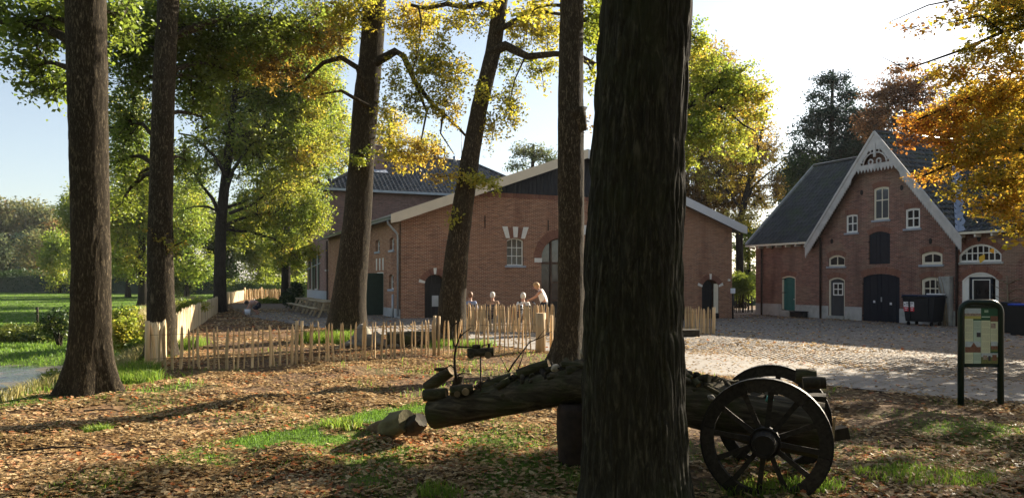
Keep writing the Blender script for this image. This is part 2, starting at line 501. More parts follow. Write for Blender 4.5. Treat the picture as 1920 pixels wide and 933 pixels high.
    mat_leaf('leaf_far', [(0, (0.06, 0.085, 0.045)), (0.4, (0.11, 0.13, 0.055)), (0.75, (0.19, 0.17, 0.06)), (1, (0.24, 0.14, 0.06))], 0.35, 0.01)  # colours lightened to stand in for distance haze
    mat_leaf('grass', [(0, (0.05, 0.10, 0.014)), (0.5, (0.10, 0.18, 0.022)), (0.85, (0.19, 0.24, 0.035)), (1, (0.32, 0.27, 0.1))], 0.45, 0.015)
    mat_leaf('reed', [(0, (0.10, 0.13, 0.02)), (0.4, (0.26, 0.22, 0.09)), (1, (0.42, 0.35, 0.2))], 0.4, 0.03)
    mat_leaf('litter', [(0, (0.055, 0.036, 0.016)), (0.25, (0.13, 0.08, 0.036)), (0.5, (0.26, 0.17, 0.078)), (0.75, (0.42, 0.295, 0.145)), (0.93, (0.55, 0.43, 0.26)), (1, (0.36, 0.12, 0.04))], 0.22, 0.03)
    t = NT('ground_earth')
    p = t.pos()
    a = t.noise(0.6, 6, 0.65, p)
    b = t.noise(9.0, 6, 0.75, p)
    c_ = t.n("ShaderNodeTexVoronoi", ins={"Vector": p, "Scale": 13.0, "Randomness": 1.0})
    lc = t.ramp(t.n("ShaderNodeSeparateColor", ins={0: c_.outputs["Color"]}).outputs[0], [(0, (0.06, 0.035, 0.02)), (0.4, (0.13, 0.075, 0.04)), (0.75, (0.2, 0.12, 0.065)), (1, (0.24, 0.16, 0.09))])
    soil = t.ramp(b, [(0.3, (0.035, 0.024, 0.016)), (0.7, (0.10, 0.07, 0.045))])
    col = t.mix(t.ramp(a, [(0.35, (0.35,) * 3), (0.6, (0.8,) * 3)]), soil, lc)
    gat = t.n("ShaderNodeAttribute", attribute_name="tint").outputs["Fac"]
    gcol = t.ramp(t.noise(1.3, 5, 0.7, p), [(0.3, (0.06, 0.11, 0.02)), (0.55, (0.10, 0.17, 0.03)), (0.75, (0.16, 0.21, 0.045))])
    col = t.mix(gat, col, gcol)
    h = t.math('ADD', b, c_.outputs["Distance"])
    M['ground_earth'] = t.bsdf(col, 0.95, t.bump(h, 0.7, 0.03), spec=0.1)
    t = NT('cobble')
    p = t.pos()
    at_ = t.n("ShaderNodeAttribute", attribute_name="tint").outputs["Fac"]
    c = t.ramp(at_, [(0, (0.13, 0.115, 0.10)), (0.5, (0.20, 0.178, 0.155)), (1, (0.27, 0.24, 0.205))])
    c = t.mix(t.ramp(t.noise(0.7, 5, 0.7, p), [(0.45, (0, 0, 0)), (0.7, (0.55,) * 3)]), c, (0.2, 0.155, 0.11))
    M['cobble'] = t.bsdf(c, 0.72, t.bump(t.noise(30, 4, 0.6, p), 0.25, 0.01), spec=0.3)
    t = NT('yard_joint')
    p = t.pos()
    c = t.ramp(t.noise(2.2, 6, 0.7, p), [(0.3, (0.11, 0.085, 0.065)), (0.55, (0.19, 0.15, 0.12)), (0.75, (0.25, 0.21, 0.17))])
    M['yard_joint'] = t.bsdf(c, 0.95, t.bump(t.noise(14, 5, 0.7, p), 0.5, 0.02), spec=0.1)
    t = NT('path_pale')
    p = t.pos()
    c = t.ramp(t.noise(1.5, 6, 0.7, p), [(0.3, (0.19, 0.175, 0.16)), (0.7, (0.29, 0.27, 0.25))])
    M['path_pale'] = t.bsdf(c, 0.85, t.bump(t.noise(25, 4, 0.6, p), 0.25, 0.01), spec=0.2)
    t = NT('pond')
    p = t.pos()
    a = t.noise(0.55, 6, 0.72, p)
    b = t.noise(7, 5, 0.7, p)
    mud = t.ramp(b, [(0.3, (0.06, 0.05, 0.035)), (0.6, (0.15, 0.125, 0.085)), (0.75, (0.10, 0.12, 0.03))])
    msk = t.ramp(a, [(0.46, (0, 0, 0)), (0.56, (1, 1, 1))])
    rgh = t.ramp(msk, [(0, (0.06,) * 3), (1, (0.6,) * 3)])
    M['pond'] = t.bsdf(t.mix(msk, (0.02, 0.022, 0.02), mud), rgh, t.bump(b, 0.15, 0.02), spec=0.5)
    mat_plain('skin', (0.48, 0.27, 0.19), 0.6, 0.05, 10)
    mat_plain('hair_white', (0.62, 0.58, 0.52), 0.7, 0.15, 60, bump=0.3)
    mat_plain('hair_blond', (0.42, 0.26, 0.12), 0.65, 0.2, 60, bump=0.3)
    mat_plain('hair_brown', (0.16, 0.08, 0.04), 0.6, 0.25, 60, bump=0.3)
    mat_plain('hair_dark', (0.02, 0.014, 0.012), 0.5, 0.25, 60, bump=0.3)
    mat_plain('cloth_white', (0.72, 0.72, 0.72), 0.85, 0.06, 12, bump=0.2)
    mat_plain('cloth_blue', (0.22, 0.28, 0.45), 0.85, 0.08, 12, bump=0.2)
    mat_plain('cloth_tan', (0.30, 0.19, 0.12), 0.85, 0.08, 12, bump=0.2)
    mat_plain('cloth_navy', (0.015, 0.018, 0.03), 0.85, 0.1, 12, bump=0.2)
    mat_plain('cloth_pink', (0.42, 0.27, 0.23), 0.85, 0.08, 12, bump=0.2)
    mat_plain('chair_dark', (0.05, 0.055, 0.07), 0.6, 0.1, 5)
    mat_plain('print_cream', (0.62, 0.66, 0.48), 0.5, 0.03, 5)
    mat_plain('print_mint', (0.42, 0.54, 0.46), 0.5, 0.05, 5)
    mat_plain('print_green', (0.02, 0.09, 0.05), 0.5, 0.1, 5)
    mat_plain('print_yellow', (0.42, 0.40, 0.12), 0.5, 0.1, 5)
    mat_plain('print_sky', (0.42, 0.5, 0.55), 0.5, 0.15, 30)
    mat_plain('print_rust', (0.20, 0.10, 0.07), 0.5, 0.4, 60)
    mat_plain('print_photo', (0.30, 0.24, 0.21), 0.5, 0.5, 60)
    mat_plain('print_grass', (0.15, 0.17, 0.06), 0.5, 0.3, 50)
    mat_plain('toy_red', (0.45, 0.06, 0.05), 0.6, 0.1, 6)
    mat_plain('toy_teal', (0.05, 0.2, 0.17), 0.6, 0.2, 6)

make_materials()

# ================================================================ terrain
def edge_x(y):      # top of the bank towards the pond and the field
    return np.interp(y, [0, 8, 11, 15, 24, 55, 69, 200], [-6.2, -7.0, -7.2, -7.35, -10.7, -21.3, -24.6, -60])
def yard_x(y):      # left border of the paved yard
    return np.interp(y, [9.0, 10.5, 11.2, 12.6, 14.5, 18.5, 21.5, 25, 30, 36, 44, 54], [9.5, 7.6, 6.6, 5.3, 3.3, 1.2, -1.2, -4.6, -8.6, -12.5, -16, -20])
def path_w(y):
    return np.interp(y, [9, 15, 20, 26, 32], [3.9, 3.9, 3.2, 2.6, 1.6])

def gz(x, y):
    x, y = np.broadcast_arrays(np.asarray(x, float), np.asarray(y, float))
    d = edge_x(y) - x
    T = np.interp(y, [0, 19.5, 22.5, 40, 120, 400], [-0.95, -0.95, -0.40, -0.45, 0.05, 0.3])
    s = smooth(d / 2.6)
    right = -0.35 * smooth((x + 4) / 16) * smooth((y - 16) / 20)
    fade = (1 - smooth((y - 9) / 16)) * (1 - smooth((x - yard_x(y) + 1.4) / 1.2))
    bump = (0.26 * (fbm(x * 0.6 + 5, y * 0.6, 0, 3) - 0.44) + 0.10 * (vnoise(x * 2.2, y * 2.2, 3) - 0.5)) * fade
    wob = 0.12 * (fbm(x * 0.4, y * 0.4, 9, 3) - 0.45) * smooth(d / 4)
    return (right + bump) * (1 - s) + T * s + wob
def gz1(x, y):
    return float(gz(np.array([x]), np.array([y]))[0])

GRASS = [  # cx, cy, rx, ry, rotation, strength
    (-1.0, 10.2, 1.8, 0.75, 42, 1.9), (-2.3, 8.3, 1.6, 0.6, 50, 1.7), (-0.5, 7.4, 1.7, 1.5, 0, 0.85), (3.9, 7.0, 1.4, 0.9, 0, 0.38), (2.2, 6.6, 0.8, 0.9, 0, 0.6),
    (-6.6, 13.3, 0.8, 1.0, 0, 1.0), (-5.4, 12.0, 0.8, 0.4, 20, 0.7), (-5.2, 21.4, 1.1, 0.9, 0, 1.0), (-1.4, 20.0, 1.1, 0.7, 0, 0.8),
    (-4.83, 8.85, 0.2, 0.2, 0, 1.2), (-8.7, 19.8, 0.7, 1.7, 10, 0.9), (5.4, 8.6, 0.9, 0.7, 0, 0.5), (0.6, 9.2, 1.5, 0.7, 10, 0.6), (-3.6, 6.3, 0.5, 0.4, 0, 0.6), (-7.0, 11.2, 0.5, 1.4, 0, 0.9)]
def grass_mask(x, y):
    g = np.zeros(np.broadcast(x, y).shape)
    for cx, cy, rx, ry, rot, st in GRASS:
        c, s = math.cos(R(rot)), math.sin(R(rot))
        u = ((x - cx) * c + (y - cy) * s) / rx
        v = (-(x - cx) * s + (y - cy) * c) / ry
        g = np.maximum(g, st * smooth(1.35 - np.sqrt(u * u + v * v)))
    g = g * smooth((fbm(x * 1.7, y * 1.7, 4, 4) - 0.30) / 0.22)
    near = (y < 19) & (x < yard_x(y) - 0.3)
    g = np.maximum(g, near * 0.16 * smooth((fbm(x * 0.9 + 7, y * 0.9, 8, 4) - 0.50) / 0.14))
    d = edge_x(y) - x
    left = smooth((d + 0.3) / 0.8)
    return np.maximum(g, left)

def build_ground():
    geo = np.geomspace(2, 700, 26)
    xs = np.concatenate([-32 - geo[::-1], np.linspace(-32, 32, 240), 32 + geo])
    ys = np.concatenate([-700 + np.zeros(1), [-200, -60, -20, -6, 0], np.linspace(3, 62, 225), 62 + np.geomspace(1, 1300, 40)])
    X, Y = np.meshgrid(xs, ys)
    Z = gz(X, Y)
    V = np.stack([X.ravel(), Y.ravel(), Z.ravel()], 1)
    nx, ny = len(xs), len(ys)
    i = (np.arange(ny - 1)[:, None] * nx + np.arange(nx - 1)[None, :]).ravel()
    Fc = np.stack([i, i + 1, i + nx + 1, i + nx], 1)
    t = grass_mask(X, Y).ravel() * 0.9
    far = (Y.ravel() > 62) & (X.ravel() > -20)
    t[far] = 0.6
    me = np_mesh("ground", V, Fc, M['ground_earth'], t, True)
    tag(link("ground", me), kind="structure")

def sheet(name, xa, xb, ys, n, mat, dz):
    V, Fc = [], []
    for y in ys:
        a, b = xa(y), xb(y)
        for k in range(n + 1):
            u = (k / n) ** 1.6
            V.append((a + (b - a) * u, y, 0))
    V = np.array(V, float)
    V[:, 2] = gz(V[:, 0], V[:, 1]) + dz
    for j in range(len(ys) - 1):
        for k in range(n):
            i = j * (n + 1) + k
            Fc.append((i, i + 1, i + n + 2, i + n + 1))
    o = link(name, np_mesh(name, V, np.array(Fc), mat, None, True))
    return tag(o, kind="structure")

def cobbles(parent):
    cw, ch = 0.15, 0.105
    P = []
    y = 11.0
    row = 0
    while y < 41.0:
        x0 = float(yard_x(y) + (path_w(y) if y < 27 else 0.2))
        x1 = min(0.70 * y + 0.6, 24.0)
        n = int((x1 - x0) / cw)
        if n > 0:
            xs = x0 + (row % 2) * cw / 2 + np.arange(n) * cw
            P.append(np.stack([xs, np.full(n, y)], 1))
        y += ch * (1.0 if y < 26 else 1.25)
        row += 1
    P = np.concatenate(P)
    # keep clear of the buildings
    lx = (P[:, 0] + 5.06) * 0.917 + (P[:, 1] - 34.6) * 0.4
    ly = -(P[:, 0] + 5.06) * 0.4 + (P[:, 1] - 34.6) * 0.917
    hx = (P[:, 0] - 15.0) * 0.917 + (P[:, 1] - 46.7) * 0.4
    keep = ~((lx > -0.1) & (lx < 19) & (ly > -0.1)) & (hx < -0.5)
    P = P[keep]
    P += RNG.normal(0, 0.008, P.shape)
    N = len(P)
    hw = cw / 2 - 0.009 - RNG.random(N) * 0.008
    hh = ch / 2 - 0.008 - RNG.random(N) * 0.006
    zb = gz(P[:, 0], P[:, 1]) + 0.008
    zt = zb + 0.010 + RNG.random(N) * 0.005
    tx, ty = RNG.normal(0, 0.035, N), RNG.normal(0, 0.035, N)
    V = np.zeros((N, 8, 3))
    for k, (sx, sy) in enumerate(((-1, -1), (1, -1), (1, 1), (-1, 1))):
        V[:, k] = np.stack([P[:, 0] + sx * hw, P[:, 1] + sy * hh, zb], 1)
        V[:, 4 + k] = np.stack([P[:, 0] + sx * hw * 0.84, P[:, 1] + sy * hh * 0.78, zt + sx * hw * tx + sy * hh * ty], 1)
    base = np.array([(4, 5, 6, 7), (0, 1, 5, 4), (1, 2, 6, 5), (2, 3, 7, 6), (3, 0, 4, 7)])
    tint = np.repeat(RNG.random(N) * 0.8 + 0.2 * fbm(P[:, 0], P[:, 1]), 8)
    # nearest 300 stones one by one, the rest as one mass
    D = np.hypot(P[:, 0] - 0, P[:, 1])
    D[np.abs(P[:, 0]) > 0.67 * P[:, 1]] = 999
    D[(P[:, 0] / P[:, 1] > 0.09) & (P[:, 0] / P[:, 1] < 0.225)] = 999
    order = np.argsort(D)
    near, rest = order[:300], order[300:]
    Fc = (base[None] + (np.arange(len(rest)) * 8)[:, None, None]).reshape(-1, 4)
    me = np_mesh("cobbles", V[rest].reshape(-1, 3), Fc, M['cobble'], tint.reshape(N, 8)[rest].ravel())
    tag(link("cobbles", me, parent), kind="stuff")
    protos = []
    for k in range(12):
        i = near[k]
        vv = V[i] - np.array([P[i, 0], P[i, 1], zb[i]])
        protos.append(np_mesh("cobble", vv, base, M['cobble'], tint.reshape(N, 8)[i]))
    for j, i in enumerate(near):
        link("cobble", protos[j % 12], parent, (P[i, 0], P[i, 1], zb[i]))

build_ground()
_ys = np.concatenate([np.linspace(9.2, 40, 104), np.linspace(40.5, 56, 30)])
yard = sheet("yard_pavement", yard_x, lambda y: np.interp(y, [0, 60], [30, 50]), _ys, 40, M['yard_joint'], 0.006)
path = sheet("path", lambda y: yard_x(y) - 0.15, lambda y: yard_x(y) + path_w(y), np.linspace(9.2, 30, 90), 10, M['path_pale'], 0.016)
cobbles(yard)
# pond: a sheet of still water with mud and duckweed on it
_pv = np.array([(-60, 3, -0.62), (-6.2, 3, -0.62), (-6.2, 21.3, -0.62), (-60, 21.3, -0.62)])
tag(link("pond_water", np_mesh("pond_water", _pv, np.array([(0, 1, 2, 3)]), M['pond'])), kind="structure")

# ================================================================ wall and window builders
def outline(x0, x1, z0, z1, rise=0.0, n=8):
    """Opening outline, counter-clockwise; rise > 0 gives a segmental arch on top."""
    pts = [(x0, z0), (x1, z0)]
    if rise <= 1e-4:
        return pts + [(x1, z1), (x0, z1)]
    w = (x1 - x0) / 2
    r = (w * w + rise * rise) / (2 * rise)
    cx, cz = (x0 + x1) / 2, z1 - r
    a = math.asin(min(1.0, w / r))
    if rise > w: a = math.pi - a
    for k in range(n + 1):
        t = a - 2 * a * k / n
        pts.append((cx + r * math.sin(t), cz + r * math.cos(t)))
    return pts

def FRONT(u, v, w): return (u, w, v)          # wall along local X, depth into +Y
def SIDE(u, v, w): return (w, u, v)           # wall along local Y, depth into +X

def wall(name, parent, outer, holes, fn, mat, w0=0.0, depth=0.24, extra=None):
    mb = MB()
    loops = [outer] + holes
    flat = [p for l in loops for p in l]
    tris = tessellate_polygon([[Vector((p[0], p[1], 0)) for p in l] for l in loops])
    mb.add([fn(u, v, w0) for u, v in flat], [tuple(t) for t in tris])
    for l in holes:
        n = len(l)
        vs = [fn(u, v, w0) for u, v in l] + [fn(u, v, w0 + depth) for u, v in l]
        mb.add(vs, [(i, (i + 1) % n, n + (i + 1) % n, n + i) for i in range(n)])
    n = len(outer)
    vs = [fn(u, v, w0) for u, v in outer] + [fn(u, v, w0 + depth) for u, v in outer]
    mb.add(vs, [(i, (i + 1) % n, n + (i + 1) % n, n + i) for i in range(n)])
    if extra: extra(mb)
    return mb.build(name, mat, parent)

def ring(mb, o, i, fn, w0, w1, mi=0):
    n = len(o)
    vs = [fn(u, v, w0) for u, v in o] + [fn(u, v, w0) for u, v in i] + [fn(u, v, w1) for u, v in o] + [fn(u, v, w1) for u, v in i]
    fs = []
    for k in range(n):
        j = (k + 1) % n
        fs += [(k, j, n + j, n + k), (n + k, n + j, 3 * n + j, 3 * n + k), (2 * n + k, 3 * n + k, 3 * n + j, 2 * n + j), (k, 2 * n + k, 2 * n + j, j)]
    mb.add(vs, fs, mi)

def window(parent, x0, x1, z0, z1, fn, rise=0.0, nx=2, nz=2, fw=0.07, frame='white_paint', w=0.1, bar=0.025, sill='sill_stone', glass='glass_dark', arch_n=8, sill_over=0.1, label=None, zs=None):
    """A window part: frame with glazing bars, and panes and sill as its sub-parts."""
    mb = MB()
    o = outline(x0, x1, z0, z1, rise, arch_n)
    i = outline(x0 + fw, x1 - fw, z0 + fw, z1 - fw, max(0.0, rise * (1 - fw * 2 / (x1 - x0))) if rise > 0 else 0.0, arch_n)
    ring(mb, o, i, fn, w, w + 0.08)
    gx0, gx1, gz0, gz1 = x0 + fw, x1 - fw, z0 + fw, z1 - fw
    xs = [lerp(gx0, gx1, k / nx) for k in range(nx + 1)]
    zz = zs if zs else [lerp(gz0, gz1, k / nz) for k in range(nz + 1)]
    def top(x):
        if rise <= 0: return gz1
        cx, hw = (gx0 + gx1) / 2, (gx1 - gx0) / 2
        ri = rise * (1 - fw * 2 / (x1 - x0))
        r = (hw * hw + ri * ri) / (2 * ri)
        return gz1 - r + math.sqrt(max(0, r * r - (x - cx) ** 2))
    for x in xs[1:-1]:
        a, b = fn(x - bar / 2, gz0, w + 0.012), fn(x + bar / 2, top(x) + 0.01, w + 0.055)
        mb.bbox(a, b)
    for z in zz[1:-1]:
        mb.bbox(fn(gx0, z - bar / 2, w + 0.015), fn(gx1, z + bar / 2, w + 0.052))
    fr = mb.build("window", M[frame], parent)
    if label: fr['label'] = label
    for a in range(nx):
        for b in range(len(zz) - 1):
            pm = MB()
            top_row = (b == len(zz) - 2)
            za, zb = zz[b], (zz[b + 1] if not (top_row and rise > 0) else None)
            xa, xb = xs[a], xs[a + 1]
            if zb is None:
                m_ = (xa + xb) / 2
                ps = [(xa, za), (xb, za), (xb, max(za + 0.01, top(xb))), (m_, max(za + 0.012, top(m_))), (xa, max(za + 0.01, top(xa)))]
            else:
                ps = [(xa, za), (xb, za), (xb, zb), (xa, zb)]
            pm.add([fn(u, v, w + 0.034 + 0.002 * ((a + b) % 2)) for u, v in ps], [tuple(range(len(ps)))])
            pm.build("pane", M[glass], fr)
    if sill:
        sm = MB()
        sm.bbox(fn(x0 - sill_over, z0 - 0.10, -0.07), fn(x1 + sill_over, z0 + 0.004, w + 0.02), 0.012)
        sm.build("sill", M[sill], fr)
    return fr

def plank_door(parent, x0, x1, z0, z1, fn, mat, rise=0.0, n=5, w=0.1, leaf=None, name="door", label=None):
    """A door of separate planks: the ledges are the part, the planks its sub-parts."""
    mb = MB()
    mb.prism(outline(x0 + 0.004, x1 - 0.004, z0 + 0.004, z1 - 0.004, rise), fn, w + 0.042, w + 0.06)
    d = mb.build(name, M['iron'] if leaf else M[mat], parent)
    if label: d['label'] = label
    wd = (x1 - x0) / n
    def top(x):
        if rise <= 0: return z1
        cx, hw = (x0 + x1) / 2, (x1 - x0) / 2
        r = (hw * hw + rise * rise) / (2 * rise)
        return z1 - r + math.sqrt(max(0, r * r - (x - cx) ** 2))
    for k in range(n):
        a, b = x0 + k * wd + 0.004, x0 + (k + 1) * wd - 0.004
        pm = MB()
        jig = 0.003 * (k % 2)
        pm.prism([(a, z0), (b, z0), (b, top(b)), ((a + b) / 2, top((a + b) / 2)), (a, top(a))], fn, w + jig, w + 0.035 + jig)
        pm.build("plank", M[mat], d)
    return d

def voussoirs(parent, x0, x1, zs, rise, fn, thick, n, special, mat='arch_brick', mat_s='white_stone', w=-0.012, depth=0.2):
    """Arch stones, one object each. special: indices of the pale stones (they stand a little prouder and larger)."""
    hw = (x1 - x0) / 2
    r = (hw * hw + rise * rise) / (2 * rise)
    cx, cz = (x0 + x1) / 2, zs + rise - r
    a = math.asin(min(1.0, hw / r))
    if rise > hw: a = math.pi - a
    # the impost stones sit outside the ends of the arch
    for k in range(n):
        t0, t1 = -a + 2 * a * k / n, -a + 2 * a * (k + 1) / n
        sp = k in special
        g = 0.0 if sp else min(0.006, (t1 - t0) * r * 0.1) / r
        th = thick * (1.08 if sp else 1.0)
        ww = w - (0.01 if sp else 0)
        p = [(cx + r * math.sin(t0 + g), cz + r * math.cos(t0 + g)), (cx + r * math.sin(t1 - g), cz + r * math.cos(t1 - g)),
             (cx + (r + th) * math.sin(t1 - g), cz + (r + th) * math.cos(t1 - g)), (cx + (r + th) * math.sin(t0 + g), cz + (r + th) * math.cos(t0 + g))]
        MB().prism(p, fn, ww, ww + depth).build("arch_stone" if sp else "brick", M[mat_s if sp else mat], parent)

def roof_tiles(name, parent, P, U, Vv, wid, hei, tw, th, mat, keep=None, lift=0.04, amp=0.06):
    """Pantiles: every tile is its own curved strip with a raised lower lip; one joined part of kind stuff."""
    P, U, Vv = Vector(P), Vector(U).normalized(), Vector(Vv).normalized()
    Nn = U.cross(Vv).normalized()
    if Nn.z < 0: Nn = -Nn
    nu, nv = max(1, int(round(wid / tw))), max(1, int(round(hei / th)))
    tw, th = wid / nu, hei / nv
    prof = [(0.0, 0.0), (0.22, -0.7), (0.5, -0.9), (0.72, 0.2), (0.88, 1.0), (1.06, 0.35)]
    V, Fc, tint = [], [], []
    for j in range(nv):
        for i in range(nu):
            cu, cv = (i + 0.5) * tw, (j + 0.5) * th
            if keep and not keep(P + U * cu + Vv * cv): continue
            tt = random.random()
            jz = random.uniform(-0.005, 0.005)
            b = len(V)
            for (vv, up) in ((j * th - 0.02, lift), ((j + 1) * th + 0.03, 0.0)):
                for (pu, pn) in prof:
                    q = P + U * ((i + pu) * tw) + Vv * vv + Nn * (up + amp * pn + jz)
                    V.append(q); tint.append(tt)
            for (pu, pn) in prof:                       # the butt end of the tile
                q = P + U * ((i + pu) * tw) + Vv * (j * th - 0.018) + Nn * (lift - 0.045 + amp * pn + jz)
                V.append(q); tint.append(tt * 0.5)
            for k in range(5):
                Fc.append((b + k, b + k + 1, b + 6 + k + 1, b + 6 + k))
                Fc.append((b + 12 + k, b + 12 + k + 1, b + k + 1, b + k))
    o = link(name, np_mesh(name, np.array(V), np.array(Fc), mat, np.array(tint)), parent)
    o['kind'] = "stuff"
    return o

# ================================================================ barn (big brick building in the middle)
BANG = math.atan2(0.4, 0.917)
BO = (-5.06, 34.6, 0.0)
def bf(px, py):                      # pixel -> barn front wall (t, z)
    k = (px - CX) / F_PX
    t = (k * 34.6 + 5.06) / (0.917 - 0.4 * k)
    D = 34.6 + 0.4 * t
    return t, CAM_H + (HOR - py) / F_PX * D
def bs(px, py):                      # pixel -> barn side wall (s, z)
    k = (px - CX) / F_PX
    s = (-5.06 - k * 34.6) / (0.4 + 0.917 * k)
    D = 34.6 + 0.917 * s
    return s, CAM_H + (HOR - py) / F_PX * D

def build_barn():
    b = thing("brick_barn", "large red brick barn with a wide low gable, black boarding and pale roof edges", "barn", BO, BANG)
    WID, EAVE, PEAK, BRK = 18.85, 4.62, 8.0, 5.95
    DEP = 18.7
    mid = WID / 2
    slope = (PEAK - EAVE) / mid
    base = -0.6
    # ---- front wall
    xb = (BRK - EAVE) / slope
    doorL = outline(1.12, 2.12, -0.05, 2.03, 0.42)
    win = outline(5.25, 6.15, 2.46, 3.80, 0.12)
    gate = outline(7.1, 9.2, -0.2, 3.85, 1.02, 16)
    doorR = outline(16.80, 17.95, -0.4, 1.80, 0.42)
    wall("front_wall", b, [(0, base), (WID, base), (WID, EAVE), (WID - xb, BRK), (xb, BRK), (0, EAVE)], [doorL, win, gate, doorR], FRONT, M['barn_brick'], depth=0.3)
    # side walls and back
    w1 = [outline(*a) for a in ()]
    sw = []
    side_holes = []
    for (pa, pb, ya, yb) in ((704, 712, 450, 471), (730.5, 739, 446, 468), (686.5, 694.5, 516, 541), (729, 738, 514, 542)):
        s0, z0 = bs(pb, yb); s1, z1 = bs(pa, ya)
        side_holes.append((s0, s1, z0, z1))
    d0, _ = bs(719, 590); d1, dz1 = bs(706, 506)
    # the outline is laid out along local Y; u runs backwards from the corner
    wall("side_wall", b, [(0.002, base), (DEP, base), (DEP, EAVE), (0.002, EAVE)], [outline(*h, 0.08) for h in side_holes] + [outline(d0, d1, 0.02, 2.15)], SIDE, M['barn_brick'], depth=0.3)
    mb = MB()
    mb.add([(WID, 0.002, base), (WID, DEP, base), (WID, DEP, EAVE), (WID, 0.002, EAVE)], [(0, 1, 2, 3)])
    mb.build("side_wall", M['barn_brick'], b)
    mb = MB().add([(0, DEP, base), (WID, DEP, base), (WID, DEP, EAVE), (mid, DEP, PEAK), (0, DEP, EAVE)], [(0, 1, 2, 3, 4)])
    mb.build("back_wall", M['barn_brick'], b)
    for h in side_holes:
        window(b, *h, SIDE, 0.08, 1, 2, 0.05, w=0.14, sill='sill_stone', sill_over=0.04)
    # soldier course under the boards
    n = 58
    x0, x1 = xb + 0.1, WID - xb - 0.1
    me = None
    for k in range(n):
        xk = lerp(x0, x1, (k + 0.5) / n)
        q = MB().box((0, 0, 0), ((x1 - x0) / n * 0.86, 0.1, 0.21)) if me is None else None
        if q: me = q.mesh("brick", M['arch_brick'])
        link("brick", me, b, (xk, 0.028, BRK - 0.1))
    # black boarding in the gable, board by board
    bw = 0.2
    k = 0
    x = xb - 0.3
    while x < WID - xb + 0.3:
        a_, b_ = x + 0.005, x + bw - 0.005
        za = EAVE + slope * (a_ if a_ < mid else WID - a_)
        zb = EAVE + slope * (b_ if b_ < mid else WID - b_)
        za, zb = max(za, BRK + 0.012), max(zb, BRK + 0.012)
        j = 0.006 * (k % 2)
        if max(za, zb) > BRK + 0.05:
            MB().prism([(a_, BRK + 0.008), (b_, BRK + 0.008), (b_, zb + 0.01), (a_, za + 0.01)], FRONT, -0.045 - j, 0.0 - j + 0.03).build("plank", M['black_board'], b)
        x += bw
        k += 1
    # roof: two thick slopes with overhang, verge boards and gutter
    OV, FO = 0.55, 0.55
    for sgn, nm, vm in ((0, "roof", 'verge_cream'), (1, "roof", 'verge_grey')):
        def X(x): return x if sgn == 0 else WID - x
        mb = MB()
        th = 0.2
        vs = []
        for y in (-FO + 0.06, DEP):
            vs += [(X(-OV), y, EAVE - slope * OV + 0.02), (X(mid), y, PEAK + 0.02), (X(mid), y, PEAK + 0.02 + th), (X(-OV), y, EAVE - slope * OV + 0.02 + th)]
        mb.add(vs, [(0, 1, 2, 3), (7, 6, 5, 4), (0, 4, 5, 1), (3, 2, 6, 7), (0, 3, 7, 4), (1, 5, 6, 2)])
        r = mb.build("roof", M['tile_villa'], b)
        # verge board along the gable edge
        vb = MB()
        p0 = (X(-OV - 0.05), EAVE - slope * (OV + 0.05)); p1 = (X(mid), PEAK)
        hgt = 0.46
        vs = []
        for y in (-FO, -FO + 0.055):
            vs += [(p0[0], y, p0[1] - 0.10), (p0[0], y, p0[1] + hgt - 0.16), (p1[0], y, p1[1] + hgt - 0.16), (p1[0], y, p1[1] - 0.16), (X(-OV + 0.32), y, EAVE - slope * (OV - 0.32) - 0.16)]
        vb.add(vs, [(0, 1, 2, 3, 4), (9, 8, 7, 6, 5), (0, 5, 6, 1), (1, 6, 7, 2), (2, 7, 8, 3), (3, 8, 9, 4), (4, 9, 5, 0)])
        vb.build("verge_board", M[vm], b)['label'] = "cream verge board" if sgn == 0 else "pale grey verge board"
        # soffit boards under the overhang
        sb = MB()
        vs = []
        for y in (-FO + 0.06, 0.0):
            vs += [(X(-OV), y, EAVE - slope * OV - 0.004), (X(mid), y, PEAK - 0.004)]
        sb.add(vs, [(0, 1, 3, 2)])
        sb.build("soffit", M['black_board'], b)
    # gutter and downpipe on the left eave
    gz_ = EAVE - slope * OV + 0.0
    g = MB()
    prof = [(0.07 * math.cos(a), 0.07 * math.sin(a)) for a in [math.pi + k * math.pi / 6 for k in range(7)]]
    vs, fs = [], []
    for y in (-FO + 0.02, DEP + 0.3):
        vs += [(-OV - 0.08 + p[0], y, gz_ + 0.1 + p[1]) for p in prof] + [(-OV - 0.08 + p[0] * 0.85, y, gz_ + 0.1 + p[1] * 0.85) for p in prof]
    for k in range(6):
        fs += [(k, k + 1, 15 + k, 14 + k), (7 + k, 21 + k, 22 + k, 8 + k)]
    fs += [(0, 14, 21, 7), (6, 13, 27, 20)]
    g.add(vs, fs)
    g.build("gutter", M['zinc'], b)
    d = MB().tube([(-OV - 0.06, 0.05, gz_ + 0.03), (-OV - 0.02, 0.08, gz_ - 0.12), (-0.12, 0.18, gz_ - 0.55), (-0.09, 0.2, gz_ - 0.75), (-0.09, 0.2, 0.1)], 0.05, 8)
    d.build("downpipe", M['zinc'], b)
    d = MB().tube([(-0.12, DEP - 0.25, gz_), (-0.1, DEP - 0.25, 0.0)], 0.05, 8)
    d.build("downpipe", M['rust'], b)
    # plinth along the side wall
    for (a, c) in ((0.08, d0 - 0.1), (d1 + 0.1, DEP - 0.1)):
        MB().bbox((-0.05, a, -0.5), (0.0 - 0.002, c, 0.42), 0.015).build("plinth", M['plinth'], b)
    # side door: white frame and an open dark leaf
    fr = MB()
    ring(fr, outline(d0, d1, 0.0, 2.15), outline(d0 + 0.1, d1 - 0.1, 0.02, 2.05), SIDE, 0.02, 0.14)
    fr.build("door_frame", M['white_paint'], b)
    plank_door(b, d0 + 0.1, d1 - 0.1, 0.02, 2.04, SIDE, 'shutter_green', 0, 4, 0.12)
